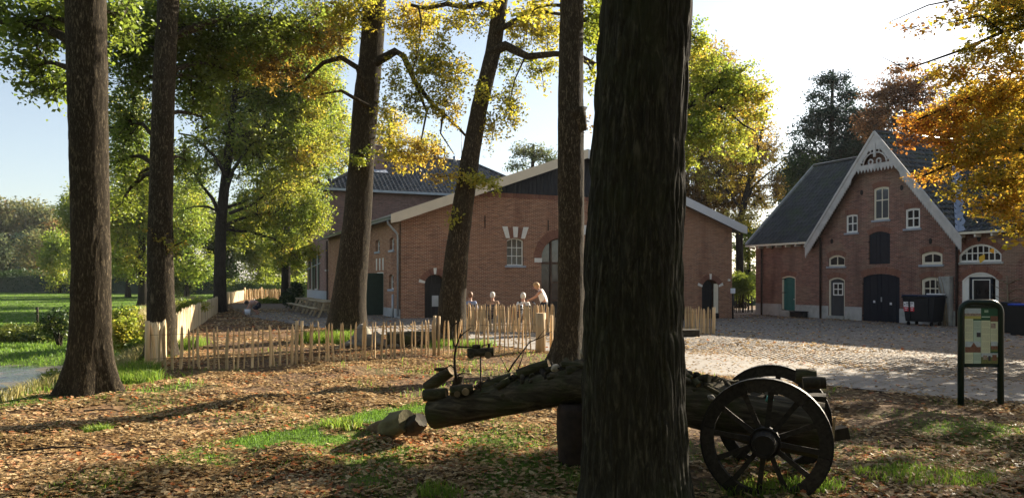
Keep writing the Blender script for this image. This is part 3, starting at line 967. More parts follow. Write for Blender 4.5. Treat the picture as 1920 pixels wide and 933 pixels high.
    lf = MB().bbox((-0.92, d0 - 0.03, 0.05), (-0.02, d0 + 0.03, 2.1), 0.01)
    lf.build("door", M['shutter_green'], b)['label'] = "dark green door leaf standing open"
    for k in range(3):
        s = lerp(d0 + 0.05, d1 - 0.05, k / 2)
        MB().prism([(s - 0.07, 2.25), (s + 0.07, 2.25), (s + 0.10, 2.85), (s - 0.10, 2.85)], SIDE, -0.02, 0.1).build("arch_stone", M['white_stone'], b)
    # left door
    plank_door(b, 1.14, 2.10, -0.05, 2.0, FRONT, 'black_paint', 0.40, 5, 0.2)
    voussoirs(b, 1.12, 2.12, 1.61, 0.42, FRONT, 0.27, 15, (0, 7, 14))
    MB().bbox((1.32, -0.5, 0.55), (1.62, -0.46, 1.05), 0.005).build("notice_board", M['zinc'], b)
    # window with flat keystones
    window(b, 5.25, 6.15, 2.46, 3.80, FRONT, 0.12, 3, 3, 0.06, 'white_paint', 0.13, 0.03, 'sill_stone')
    zk = 3.83
    for k in range(5):
        ua, ub = lerp(5.20, 6.20, k / 5), lerp(5.20, 6.20, (k + 1) / 5)
        ta, tb = lerp(5.00, 6.40, k / 5), lerp(5.00, 6.40, (k + 1) / 5)
        sp = k % 2 == 0
        lift = 0.08 * (1 - abs(k - 2) / 2)
        if sp:
            MB().prism([(ua, zk + lift * 0.6 - 0.05), (ub, zk + lift * 0.6 - 0.05), (tb, 4.34), (ta, 4.34)], FRONT, -0.028, 0.1).build("arch_stone", M['white_stone'], b)
        else:
            for q in range(3):
                MB().prism([(lerp(ua, ub, q / 3) + 0.006, zk), (lerp(ua, ub, (q + 1) / 3) - 0.006, zk), (lerp(ta, tb, (q + 1) / 3) - 0.006, 4.31), (lerp(ta, tb, q / 3) + 0.006, 4.31)], FRONT, -0.012, 0.1).build("brick", M['arch_brick'], b)
    # great arched gate, glazed
    voussoirs(b, 7.1, 9.2, 2.83, 1.02, FRONT, 0.42, 44, ())
    MB().bbox((6.72, -0.025, 2.62), (7.12, 0.14, 2.84), 0.006).build("arch_stone", M['white_stone'], b)
    MB().bbox((9.18, -0.025, 2.62), (9.58, 0.14, 2.84), 0.006).build("arch_stone", M['white_stone'], b)
    fr = MB()
    ring(fr, outline(7.1, 9.2, -0.3, 3.85, 1.02, 16), outline(7.18, 9.12, -0.22, 3.77, 0.95, 16), FRONT, 0.2, 0.3)
    for x in (7.72, 8.58):
        fr.bbox((x - 0.05, 0.19, -0.3), (x + 0.05, 0.29, 3.7))
    fr.bbox((7.15, 0.195, 2.55), (9.15, 0.285, 2.66))
    for z in (0.7, 1.6):
        fr.bbox((7.77, 0.2, z), (8.53, 0.28, z + 0.08))
    f = fr.build("gate_frame", M['door_wood'], b)
    for (xa, xb2) in ((7.15, 7.68), (7.78, 8.52), (8.62, 9.15)):
        MB().add([(xa, 0.245, -0.3), (xb2, 0.245, -0.3), (xb2, 0.245, 2.55), (xa, 0.245, 2.55)], [(0, 1, 2, 3)]).build("pane", M['glass_dark'], f)
        MB().add([(xa, 0.246, 2.66), (xb2, 0.246, 2.66), (xb2, 0.246, 3.8), (xa, 0.246, 3.8)], [(0, 1, 2, 3)]).build("pane", M['glass_sky'], f)
    # right door with pale open leaf
    plank_door(b, 16.82, 17.62, -0.4, 1.78, FRONT, 'black_paint', 0.3, 4, 0.2)
    voussoirs(b, 16.80, 17.95, 1.38, 0.42, FRONT, 0.28, 15, (0, 7, 14))
    MB().bbox((17.64, 0.03, -0.05), (17.93, 0.09, 1.55), 0.006).build("door", M['cream_paint'], b)['label'] = "cream door leaf folded open"
    MB().bbox((17.63, -0.005, -0.42), (17.95, 0.2, -0.06)).build("threshold", M['black_paint'], b)
    # wall anchors, number plate, lamp on the corner
    for (px, ya, yb) in ((909, 404, 427), (1027.5, 413, 432)):
        t, za = bf(px, ya); _, zb = bf(px, yb)
        MB().bar((t, -0.03, zb), (t, -0.03, za), 0.035, 0.035).build("wall_anchor", M['iron'], b)
    t, z = bf(1098, 431)
    MB().bbox((t - 0.13, -0.03, z - 0.24), (t + 0.13, -0.004, z + 0.24), 0.004).build("notice_board", M['white_paint'], b)
    t, z = bf(1366, 525)
    lm = MB().bbox((t - 0.05, -0.12, z - 0.05), (t + 0.05, 0.0, z + 0.06), 0.01)
    lm.build("wall_lamp", M['white_paint'], b)
    # pump with spout at the corner
    p = MB().tube([(-0.25, 0.5, -0.1), (-0.25, 0.5, 1.1)], 0.06, 8)
    p.build("water_pipe", M['zinc'], b)
    return b

# ================================================================ villa behind the barn
VO = (-12.5 + 0.0, 51.8, 0.0)
def vs_(px, py):
    k = (px - CX) / F_PX
    s = (VO[0] - k * VO[1]) / (0.4 + 0.917 * k)
    return s, CAM_H + (HOR - py) / F_PX * (VO[1] + 0.917 * s)
def build_villa():
    v = thing("brick_villa", "two storey brick house with a dark tiled hipped roof and chimney behind the barn", "house", VO, BANG)
    Wd, Dp, EV, RG = 16.6, 9.6, 7.95, 11.3
    MB().add([(0, 0, -0.6), (Wd, 0, -0.6), (Wd, 0, EV), (0, 0, EV)], [(0, 1, 2, 3)]).build("front_wall", M['villa_brick'], v)
    MB().add([(Wd, 0, -0.6), (Wd, Dp, -0.6), (Wd, Dp, EV), (Wd, 0, EV)], [(0, 1, 2, 3)]).build("side_wall", M['villa_brick'], v)
    MB().add([(Wd, Dp, -0.6), (0, Dp, -0.6), (0, Dp, EV), (Wd, Dp, EV)], [(0, 1, 2, 3)]).build("back_wall", M['villa_brick'], v)
    holes, shut = [], []
    for (pa, pb, ya, yb, sh) in ((604, 611, 377, 411, 0), (594, 599.5, 382, 416, 0), (583, 588.5, 388, 420, 0), (611, 617, 460, 505, 0), (592, 597, 471, 541, 1), (582, 586.5, 474, 542, 1)):
        s0, z0 = vs_(pb, yb); s1, z1 = vs_(pa, ya)
        holes.append((s0, s1, z0, z1, sh))
    wall("side_wall", v, [(0.002, -0.6), (Dp, -0.6), (Dp, EV), (0.002, EV)], [outline(*h[:4]) for h in holes], SIDE, M['villa_brick'], depth=0.25)
    for s0, s1, z0, z1, sh in holes:
        window(v, s0, s1, z0, z1, SIDE, 0, 2, 3, 0.08, 'white_paint', 0.08, 0.04, 'plinth')
        if sh:
            for a in (s0 - 0.52, s1 + 0.02):
                MB().bbox((-0.07, a, z0), (-0.02, a + 0.5, z1), 0.01).build("shutter", M['shutter_green'], v)
    MB().bbox((-0.04, 0.05, -0.5), (-0.003, Dp - 0.05, 1.0), 0.01).build("plinth", M['sill_stone'], v)
    # awning arm and lamp on the side wall
    MB().bar((-0.02, 3.3, 3.0), (-1.1, 4.3, 2.4), 0.05).build("awning_arm", M['zinc'], v)
    MB().bbox((-0.35, 3.0, 5.0), (-0.02, 3.3, 5.2), 0.02).build("wall_lamp", M['iron'], v)
    # hipped roof: four tiled slopes
    O = 0.45
    h2 = Dp / 2
    rz = RG - EV
    e = EV + 0.05
    pts = {'a': Vector((-O, -O, e)), 'b': Vector((Wd + O, -O, e)), 'c': Vector((Wd + O, Dp + O, e)), 'd': Vector((-O, Dp + O, e)), 'r1': Vector((h2, h2, RG)), 'r2': Vector((Wd - h2, h2, RG))}
    mb = MB()
    dn = Vector((0, 0, -0.07))
    mb.add([pts[k] + dn for k in ('a', 'b', 'c', 'd', 'r1', 'r2')], [(0, 1, 5, 4), (1, 2, 5), (2, 3, 4, 5), (3, 0, 4), (0, 3, 2, 1)])
    rf = mb.build("roof", M['tile_villa'], v)
    run = h2 + O
    sl = math.hypot(run, rz)
    up_f = Vector((0, run, rz)); up_l = Vector((run, 0, rz))
    roof_tiles("roof_tiles", rf, pts['a'], (1, 0, 0), up_f, Wd + 2 * O, sl, 0.30, 0.36, M['tile_villa'], lambda q: -O + (q.y + O) - 0.05 < q.x < Wd + O - (q.y + O) + 0.05)
    roof_tiles("roof_tiles", rf, pts['d'], (0, -1, 0), up_l, Dp + 2 * O, sl, 0.30, 0.36, M['tile_villa'], lambda q: -O + (q.x + O) - 0.05 < q.y < Dp + O - (q.x + O) + 0.05)
    roof_tiles("roof_tiles", rf, pts['b'], (0, 1, 0), Vector((-run, 0, rz)), Dp + 2 * O, sl, 0.30, 0.36, M['tile_villa'], lambda q: (Wd + O - q.x) - O - 0.05 < q.y < Dp + O - (Wd + O - q.x) + 0.05)
    rt = MB()
    for A, B in (('a', 'r1'), ('b', 'r2'), ('r1', 'r2'), ('d', 'r1')):
        rt.tube([pts[A] + Vector((0, 0, 0.06)), pts[B] + Vector((0, 0, 0.06))], 0.11, 8)
    rt.build("ridge_tiles", M['tile_villa'], rf)
    for A, B in (('a', 'b'), ('d', 'a')):
        MB().bar(pts[A] + Vector((0, 0, -0.08)), pts[B] + Vector((0, 0, -0.08)), 0.2, 0.16).build("gutter", M['zinc'], v)
    # chimney, skylight, vent and mast
    def on(x, y): return e + (y + O) / run * rz
    cx, cy = 4.1, 2.6
    z0 = on(cx, cy)
    ch = MB().bbox((cx - 0.33, cy - 0.33, z0 - 0.5), (cx + 0.33, cy + 0.33, z0 + 1.55)).build("chimney", M['villa_brick'], rf)
    MB().bbox((cx - 0.4, cy - 0.4, z0 + 1.552), (cx + 0.4, cy + 0.4, z0 + 1.66), 0.02).build("chimney_cap", M['villa_brick'], v)
    MB().box((cx, cy - 0.5, on(cx, cy - 0.5) + 0.07), (1.0, 0.5, 0.04), Matrix.Rotation(math.atan2(rz, run), 3, 'X')).build("flashing", M['lead'], v)
    sx, sy = 5.8, 2.7
    sk = MB().box((sx, sy, on(sx, sy) + 0.16), (0.85, 0.75, 0.24), Matrix.Rotation(math.atan2(rz, run), 3, 'X'))
    s_ = sk.build("skylight", M['print_rust'], v)
    MB().box((sx, sy - 0.1, on(sx, sy - 0.1) + 0.30), (0.62, 0.45, 0.02), Matrix.Rotation(math.atan2(rz, run), 3, 'X')).build("pane", M['glass_dark'], s_)
    mx = 11.2
    MB().tube([(mx, 4.4, RG - 0.6), (mx, 4.4, RG + 2.6)], 0.03, 6).build("mast", M['zinc'], v)
    MB().tube([(mx - 0.6, 4.4, RG - 0.3), (mx - 0.6, 4.4, RG + 0.25)], 0.14, 8).build("roof_vent", M['zinc'], v)
    MB().tube([(0.2, 0.9, e + 0.3), (0.2, 0.9, e + 0.8)], 0.12, 8).build("roof_vent", M['iron'], v)
    return v

# ================================================================ house on the right with the carved gable
HO = (15.0, 46.7, 0.0)
HANG = math.atan2(-0.917, 0.4)
GR = -0.35
def hf(px, py):
    k = (px - CX) / F_PX
    t = (k * HO[1] - HO[0]) / (0.4 + 0.917 * k)
    D = HO[1] - 0.917 * t
    return t, CAM_H + (HOR - py) / F_PX * D
def hbox(pa, pb, ya, yb):
    ym = (ya + yb) / 2
    t0, t1 = hf(pa, ym)[0], hf(pb, ym)[0]
    tm = ((pa + pb) / 2)
    return t0, t1, hf(tm, yb)[1], hf(tm, ya)[1]

def build_house():
    h = thing("gabled_brick_house", "old brown brick house with a white fretwork gable and dark navy doors", "house", HO, HANG)
    TE, DP = 21.0, 10.2
    GL, GRT, GC = 5.25, 13.12, 9.17
    EV, RG, CRG = 4.2, 9.0, 9.05
    EVc = 4.3
    base = GR - 0.5
    op = {}
    op['green'] = (*hbox(1466, 1491.5, 517, 582), 0.10)
    op['dark'] = (*hbox(1554, 1584, 520, 592), 0.14)
    op['low'] = (*hbox(1553, 1584, 478, 499), 0.16)
    op['gate'] = (*hbox(1617, 1687, 513, 604), 0.20)
    op['loft'] = (*hbox(1629, 1669, 434, 495), 0.16)
    op['top'] = (*hbox(1638, 1667, 350, 412), 0.08)
    op['wl'] = (*hbox(1586.5, 1608, 402, 436), 0.05)
    op['wr'] = (*hbox(1697.5, 1725, 390, 428), 0.05)
    op['mid'] = (*hbox(1727, 1767, 471, 496), 0.14)
    op['bay'] = (*hbox(1727, 1767, 519, 562), 0.14)
    op['fan'] = (*hbox(1797.5, 1878, 457, 491), 0.48)
    op['entry'] = (*hbox(1804, 1873, 510, 603), 0.38)
    gs = (CRG - EVc) / (GRT - GC)
    outer = [(0, base), (TE, base), (TE, EV), (GRT + 0.03, EV), (GRT, EVc), (GC, CRG - 0.1), (GL, EVc), (GL - 0.03, EV), (0, EV)]
    wall("front_wall", h, outer, [outline(*o, n=10) for o in op.values()], FRONT, M['house_brick'], depth=0.26)
    MB().add([(0, 0.002, base), (0, DP, base), (0, DP, EV), (0, DP / 2, RG - 0.1), (0, 0.002, EV)], [(0, 1, 2, 3, 4)]).build("side_wall", M['house_brick'], h)
    MB().add([(TE, 0.002, base), (TE, DP, base), (TE, DP, EV), (TE, DP / 2, RG - 0.1), (TE, 0.002, EV)], [(4, 3, 2, 1, 0)]).build("side_wall", M['house_brick'], h)
    MB().add([(0, DP, base), (TE, DP, base), (TE, DP, EV), (0, DP, EV)], [(0, 1, 2, 3)]).build("back_wall", M['house_brick'], h)
    # plinth between the openings
    zt = hf(1500, 571)[1]
    cuts = sorted([(op[k][0], op[k][1]) for k in ('green', 'dark', 'gate', 'entry')])
    x = 0.02
    for a, b in cuts + [(TE - 0.02, TE)]:
        if a - x > 0.05:
            MB().bbox((x, -0.05, base), (a - 0.01, -0.003, zt), 0.012).build("plinth", M['plinth'], h)
        x = b + 0.01
    # windows
    window(h, *op['low'][:4], FRONT, op['low'][4], 2, 1, 0.09, 'cream_paint', 0.07, 0.05, 'sill_stone')
    window(h, *op['mid'][:4], FRONT, op['mid'][4], 2, 1, 0.13, 'cream_paint', 0.07, 0.05, 'sill_stone')
    window(h, *op['bay'][:4], FRONT, op['bay'][4], 3, 2, 0.14, 'cream_paint', 0.07, 0.05, 'sill_stone')
    window(h, *op['wl'][:4], FRONT, op['wl'][4], 2, 2, 0.09, 'white_paint', 0.05, 0.06, 'sill_stone')
    window(h, *op['wr'][:4], FRONT, op['wr'][4], 2, 2, 0.10, 'white_paint', 0.05, 0.06, 'sill_stone')
    window(h, *op['fan'][:4], FRONT, op['fan'][4], 7, 2, 0.09, 'white_paint', 0.06, 0.045, 'plinth', arch_n=14)
    a = op['top']
    window(h, *a[:4], FRONT, a[4], 2, 2, 0.10, 'cream_paint', 0.06, 0.05, 'sill_stone', zs=[a[2] + 0.1, lerp(a[2], a[3], 0.6), a[3] - 0.1], glass='glass_sky')
    MB().bbox((a[0] + 0.1, 0.075, a[2] + 0.06), (a[1] - 0.1, 0.088, lerp(a[2], a[3], 0.6) - 0.03)).build("shutter", M['slate_paint'], h)
    # doors
    def framed(o, mat, fmat, n, fw=0.07, w=0.1):
        fr = MB()
        ring(fr, outline(*o, n=10), outline(o[0] + fw, o[1] - fw, o[2] - 0.02, o[3] - fw, o[4] * 0.9, 10), FRONT, 0.03, w + 0.06)
        fr.build("door_frame", M[fmat], h)
        return plank_door(h, o[0] + fw, o[1] - fw, o[2] + 0.02, o[3] - fw, FRONT, mat, o[4] * 0.9, n, w)
    d = framed(op['green'], 'teal_paint', 'cream_paint', 4)
    d['label'] = "teal green plank door"
    MB().bbox((op['green'][1] - 0.22, 0.06, 0.62), (op['green'][1] - 0.08, 0.1, 0.68)).build("handle", M['zinc'], d)
    for z in (0.0, 1.0, 1.8):
        MB().bbox((op['green'][0] - 0.04, 0.02, z), (op['green'][0] + 0.3, 0.035, z + 0.05)).build("hinge", M['iron'], d)
    o = op['dark']
    d = framed(o, 'slate_paint', 'cream_paint', 4)
    d['label'] = "dark grey door with a small four pane window"
    w0 = hbox(1560.5, 1579, 530, 553.5)
    wf = MB()
    ring(wf, outline(*w0), outline(w0[0] + 0.06, w0[1] - 0.06, w0[2] + 0.06, w0[3] - 0.06), FRONT, 0.06, 0.098)
    mx_, mz_ = (w0[0] + w0[1]) / 2, (w0[2] + w0[3]) / 2
    wf.bbox((mx_ - 0.025, 0.065, w0[2] + 0.05), (mx_ + 0.025, 0.094, w0[3] - 0.05))
    wf.bbox((w0[0] + 0.05, 0.066, mz_ - 0.025), (w0[1] - 0.05, 0.093, mz_ + 0.025))
    wf = wf.build("window", M['white_paint'], h)
    for (xa, xb) in ((w0[0] + 0.06, mx_ - 0.02), (mx_ + 0.02, w0[1] - 0.06)):
        for (za, zb) in ((w0[2] + 0.06, mz_ - 0.02), (mz_ + 0.02, w0[3] - 0.06)):
            MB().add([(xa, 0.085, za), (xb, 0.085, za), (xb, 0.085, zb), (xa, 0.085, zb)], [(0, 1, 2, 3)]).build("pane", M['glass_dark'], wf)
    MB().bbox((o[0] - 0.05, -0.16, o[2] - 0.2), (o[1] + 0.05, 0.1, o[2] + 0.01), 0.015).build("doorstep", M['concrete'], h)
    MB().bbox((op['green'][0] - 0.05, -0.2, base), (op['green'][1] + 0.05, 0.08, op['green'][2] + 0.01), 0.015).build("doorstep", M['concrete'], h)
    for key, nn, hz in (('gate', 5, 0.9), ('loft', 3, None)):
        o = op[key]
        m_ = (o[0] + o[1]) / 2
        hw = (o[1] - o[0]) / 2
        r = (hw * hw + o[4] ** 2) / (2 * o[4])
        def top(x, o=o, r=r, m_=m_): return o[3] - r + math.sqrt(max(0, r * r - (x - m_) ** 2))
        for (xa, xb) in ((o[0] + 0.01, m_ - 0.006), (m_ + 0.006, o[1] - 0.01)):
            mb = MB()
            mb.bbox((xa + 0.004, 0.112, o[2] + 0.02), (xb - 0.004, 0.13, o[3] - o[4]))
            lf = mb.build("gate_leaf" if key == 'gate' else "loft_door", M['navy_paint'], h)
            lf['label'] = "navy blue plank leaf of the double door" if key == 'gate' else "navy blue leaf of the loft door"
            for q in range(nn):
                a_, b_ = lerp(xa, xb, q / nn) + 0.005, lerp(xa, xb, (q + 1) / nn) - 0.005
                j = 0.004 * (q % 2)
                MB().prism([(a_, o[2] + 0.02), (b_, o[2] + 0.02), (b_, top(b_)), (a_, top(a_))], FRONT, 0.06 - j, 0.11).build("plank", M['navy_paint'], lf)
            for zz in (o[2] + 0.3, o[3] - 0.5):
                xe = o[0] - 0.06 if xa < m_ - 0.1 else o[1] + 0.06
                MB().bbox((min(xe, xe + (0.1 if xa < m_ - 0.1 else -0.1)), 0.0, zz - 0.03), (max(xe, xe + (0.1 if xa < m_ - 0.1 else -0.1)), 0.03, zz + 0.03)).build("hinge", M['iron'], lf)
        if key == 'gate':
            for px, py in ((1638, 565), (1669, 569)):
                t, z = hf(px, py)
                MB().bbox((t - 0.06, 0.045, z - 0.06), (t + 0.06, 0.056, z + 0.06)).build("label_plate", M['label_white'], h)
            t, z = hf(1652, 561)
            MB().bbox((t - 0.03, 0.0, z - 0.12), (t + 0.03, 0.055, z + 0.12), 0.01).build("handle", M['zinc'], h)
    # brick arches over the openings, brick by brick
    for key, n, th in (('gate', 26, 0.32), ('dark', 13, 0.25), ('green', 12, 0.25), ('loft', 16, 0.25), ('mid', 15, 0.25), ('bay', 15, 0.25), ('low', 13, 0.25), ('entry', 22, 0.25), ('fan', 26, 0.25), ('top', 11, 0.25)):
        o = op[key]
        voussoirs(h, o[0] - 0.02, o[1] + 0.02, o[3] - o[4] + 0.015, max(0.05, o[4]), FRONT, th, n, (), w=-0.006)
    for key in ('wl', 'wr'):
        o = op[key]
        me = None
        for k in range(9):
            if me is None: me = MB().box((0, 0, 0), (0.075, 0.06, 0.24)).mesh("brick", M['arch_brick'])
            link("brick", me, h, (lerp(o[0] - 0.06, o[1] + 0.06, (k + 0.5) / 9), 0.024, o[3] + 0.14))
    # white boarded doorway on the right
    o = op['entry']
    en = thing("x", None, None)
    bpy.data.objects.remove(en)
    mb = MB()
    ring(mb, outline(*o, n=10), outline(o[0] + 0.06, o[1] - 0.06, o[2], o[3] - 0.06, o[4] * 0.92, 10), FRONT, 0.02, 0.12)
    ef = mb.build("door_frame", M['white_paint'], h)
    dd = hbox(1818, 1860, 519, 603)
    hw = (o[1] - o[0]) / 2
    r = (hw * hw + o[4] ** 2) / (2 * o[4])
    m_ = (o[0] + o[1]) / 2
    def top(x): return o[3] - 0.05 - r + math.sqrt(max(0, r * r - (x - m_) ** 2))
    k, x = 0, o[0] + 0.05
    while x < o[1] - 0.06:
        a_, b_ = x + 0.004, min(x + 0.115, o[1] - 0.05)
        zb = o[2] if (b_ < dd[0] or a_ > dd[1]) else dd[3]
        j = 0.004 * (k % 2)
        MB().prism([(a_, zb), (b_, zb), (b_, top(b_)), (a_, top(a_))], FRONT, 0.07 - j, 0.1).build("plank", M['white_paint'], h)
        x += 0.12; k += 1
    mb = MB()
    ring(mb, outline(*dd), outline(dd[0] + 0.1, dd[1] - 0.1, dd[2], dd[3] - 0.1), FRONT, 0.045, 0.11)
    dr = mb.build("door", M['navy_paint'], h)
    dr['label'] = "dark door with a white inner line in the white boarding"
    mb = MB()
    ring(mb, outline(dd[0] + 0.1, dd[1] - 0.1, dd[2], dd[3] - 0.1), outline(dd[0] + 0.14, dd[1] - 0.14, dd[2], dd[3] - 0.14), FRONT, 0.05, 0.11)
    mb.build("door_trim", M['white_paint'], dr)
    MB().add([FRONT(dd[0] + 0.13, dd[2], 0.09), FRONT(dd[1] - 0.13, dd[2], 0.09), FRONT(dd[1] - 0.13, dd[3] - 0.13, 0.09), FRONT(dd[0] + 0.13, dd[3] - 0.13, 0.09)], [(0, 1, 2, 3)]).build("pane", M['glass_dark'], dr)
    # anchor holes
    for px, py in ((1616, 361), (1691, 352), (1652, 313), (1448, 463), (1510, 461), (1836, 447), (1560, 452), (1745, 452)):
        t, z = hf(px, py)
        pts = [(t + 0.085 * math.cos(q), z + 0.14 * math.sin(q)) for q in [k * math.pi / 5 for k in range(10)]]
        MB().prism(pts, FRONT, -0.022, 0.02).build("wall_anchor", M['iron'], h)
    # rainwater pipes
    for px, top_z, bot in ((1430.5, EV - 0.1, base), (1541, EVc - 0.2, base), (1797, EV - 0.05, base)):
        t, _ = hf(px, 500)
        MB().tube([(t, -0.11, bot), (t, -0.11, top_z)], 0.055, 8).build("downpipe", M['rust'], h)
    # ---- roof: main ridge with the cross gable in front
    O = 0.4
    half = DP / 2
    rs = (RG - EV) / half
    e0 = EV - rs * O + 0.08
    def zmain(y): return EV + rs * y + 0.08
    def zcross(t): return CRG - gs * abs(t - GC) + 0.08
    mb = MB()
    vs = [(-O, -O, e0), (TE + O, -O, e0), (TE + O, half, RG + 0.08), (-O, half, RG + 0.08), (TE + O, DP + O, e0), (-O, DP + O, e0)]
    # front slope cut by the cross gable, laid as left and right pieces meeting it at the valleys
    def yv(t): return max(-O, (zcross(t) - 0.08 - EV) / rs)
    tl, tr = GC - (CRG - EV + rs * O) / gs, GC + (CRG - EV + rs * O) / gs
    L = [(-O, -O), (tl, -O), (GC, half), (-O, half)]
    Rr = [(tr, -O), (TE + O, -O), (TE + O, half), (GC, half)]
    for poly in (L, Rr):
        mb.add([(a_, b_, zmain(b_) - 0.06) for a_, b_ in poly], [(0, 1, 2, 3)])
    mb.add([(-O, half, RG + 0.02), (TE + O, half, RG + 0.02), (TE + O, DP + O, e0 - 0.06), (-O, DP + O, e0 - 0.06)], [(0, 1, 2, 3)])
    FO = 0.5
    xl, xr = GC - 4.55, GC + 4.55
    for xa in (xl, xr):
        mb.add([(xa, -FO + 0.03, zcross(xa) - 0.06), (GC, -FO + 0.03, zcross(GC) - 0.06), (GC, half + 0.3, zcross(GC) - 0.06), (xa, (zcross(xa) - 0.08 - EV) / rs + 0.2, zcross(xa) - 0.06)], [(0, 1, 2, 3)])
    rf = mb.build("roof", M['tile_house'], h)
    up = Vector((0, 1, rs))
    sl = math.hypot(half + O, rs * (half + O))
    roof_tiles("roof_tiles", rf, (-O, -O, e0), (1, 0, 0), up, tl + 4.6 + O, sl, 0.30, 0.36, M['tile_house'], lambda q: q.z > zcross(q.x) - 0.02 and q.x < GC)
    roof_tiles("roof_tiles", rf, (GC, -O, e0), (1, 0, 0), up, TE + O - GC, sl, 0.30, 0.36, M['tile_house'], lambda q: q.z > zcross(q.x) + 0.15)
    cs = math.hypot(4.55, gs * 4.55)
    roof_tiles("roof_tiles", rf, (xr, -FO + 0.05, zcross(xr)), (0, 1, 0), (-1, 0, gs), half + FO + 0.3, cs, 0.30, 0.36, M['tile_house'], lambda q: q.z > zmain(q.y) + 0.02)
    roof_tiles("roof_tiles", rf, (xl, half + 0.3, zcross(xl)), (0, -1, 0), (1, 0, gs), half + FO + 0.25, cs, 0.30, 0.36, M['tile_house'], lambda q: q.z > zmain(q.y) - 0.1)
    rt = MB()
    rt.tube([(-O, half, RG + 0.12), (TE + O, half, RG + 0.12)], 0.12, 8)
    rt.tube([(GC, -FO, CRG + 0.12), (GC, half, CRG + 0.12)], 0.12, 8)
    rt.build("ridge_tiles", M['tile_house'], rf)
    # lead valley on the right of the gable, with a sawtooth edge
    vl = MB()
    n = 22
    pts = []
    for k in range(n + 1):
        f = k / n
        y = lerp(-O - 0.05, half - 0.1, f)
        t = GC + (CRG - EV - rs * y) / gs
        pts.append((t, y, zmain(y) + 0.06))
    vs, fs = [], []
    for k, (t, y, z) in enumerate(pts):
        s = 0.30 if k % 2 else 0.42
        vs += [(t - 0.10, y, z + 0.05 + gs * 0.10), (t + 0.04, y, z + 0.01), (t + s, y, z + 0.05)]
    for k in range(n):
        a_ = 3 * k
        fs += [(a_, a_ + 1, a_ + 4, a_ + 3), (a_ + 1, a_ + 2, a_ + 5, a_ + 4)]
    vl.add(vs, fs)
    vl.build("valley_flashing", M['lead'], h)
    # verge on the left end, eaves boards with rafter ends
    MB().bar((-O, -O, e0 + 0.02), (-O, half, RG + 0.1), 0.12, 0.2).build("verge_board", M['concrete'], h)
    for (ta, tb) in ((-O, tl + 0.25), (GRT + 0.15, TE + O)):
        MB().bar((ta, -O - 0.03, e0 - 0.06), (tb, -O - 0.03, e0 - 0.06), 0.1, 0.1).build("gutter", M['cream_paint'], h)
        k = ta + 0.3
        while k < tb:
            MB().bbox((k - 0.04, -O + 0.02, e0 - 0.24), (k + 0.04, 0.0, e0 - 0.115)).build("rafter_end", M['white_paint'], h)
            k += 0.75
    # ---- carved barge boards: each side a plank with a toothed lower edge
    y0, y1 = -FO - 0.03, -FO + 0.02
    drop = 0.30 / math.cos(math.atan(gs))
    for sgn in (-1, 1):
        def X(u, sgn=sgn): return GC + sgn * u
        def ZZ(u): return CRG + 0.12 - gs * u
        mb = MB()
        U = 4.62
        vs = []
        for y in (y0, y1):
            vs += [(X(0), y, ZZ(0)), (X(U), y, ZZ(U)), (X(U), y, ZZ(U) - drop), (X(0), y, ZZ(0) - drop)]
        mb.add(vs, [(0, 1, 2, 3), (7, 6, 5, 4), (0, 4, 5, 1), (1, 5, 6, 2), (2, 6, 7, 3)])
        bb = mb.build("barge_board", M['barge_white'], h)
        mb = MB()
        mb.bar((X(0), y0 - 0.02, ZZ(0) + 0.02), (X(U + 0.03), y0 - 0.02, ZZ(U + 0.03) + 0.02), 0.05, 0.12)
        mb.build("barge_cap", M['barge_white'], bb)
        nt_ = 30
        tm = None
        for k in range(nt_):
            u0, u1 = lerp(1.45, U, k / nt_), lerp(1.45, U, (k + 1) / nt_)
            um = (u0 + u1) / 2
            du = u1 - u0
            p = [(X(u0), ZZ(u0) - drop + 0.01), (X(u1), ZZ(u1) - drop + 0.01), (X(u1), ZZ(u1) - drop - 0.04), (X(u1 - du * 0.25), ZZ(um) - drop - 0.20 - du * 0.2), (X(u0), ZZ(u0) - drop - 0.05)]
            MB().prism(p, FRONT, y0 + 0.004, y1 - 0.004).build("tooth", M['barge_white'], bb)
    # fretwork filling the apex
    zb = CRG - 1.62
    tb_ = 1.30
    mb = MB()
    mb.bbox((GC - tb_, y0 + 0.006, zb), (GC + tb_, y1 - 0.006, zb + 0.16))
    mb.bbox((GC - 0.07, y0 - 0.01, zb + 0.5), (GC + 0.07, y1 - 0.01, CRG - 0.1))
    fw_ = mb.build("fretwork", M['barge_white'], h)
    for k in range(13):
        u = lerp(-tb_ + 0.1, tb_ - 0.1, k / 12)
        MB().prism([(GC + u - 0.095, zb + 0.005), (GC + u - 0.095, zb - 0.04), (GC + u, zb - 0.24), (GC + u + 0.095, zb - 0.04), (GC + u + 0.095, zb + 0.005)], FRONT, y0 + 0.01, y1 - 0.01).build("tooth", M['barge_white'], fw_)
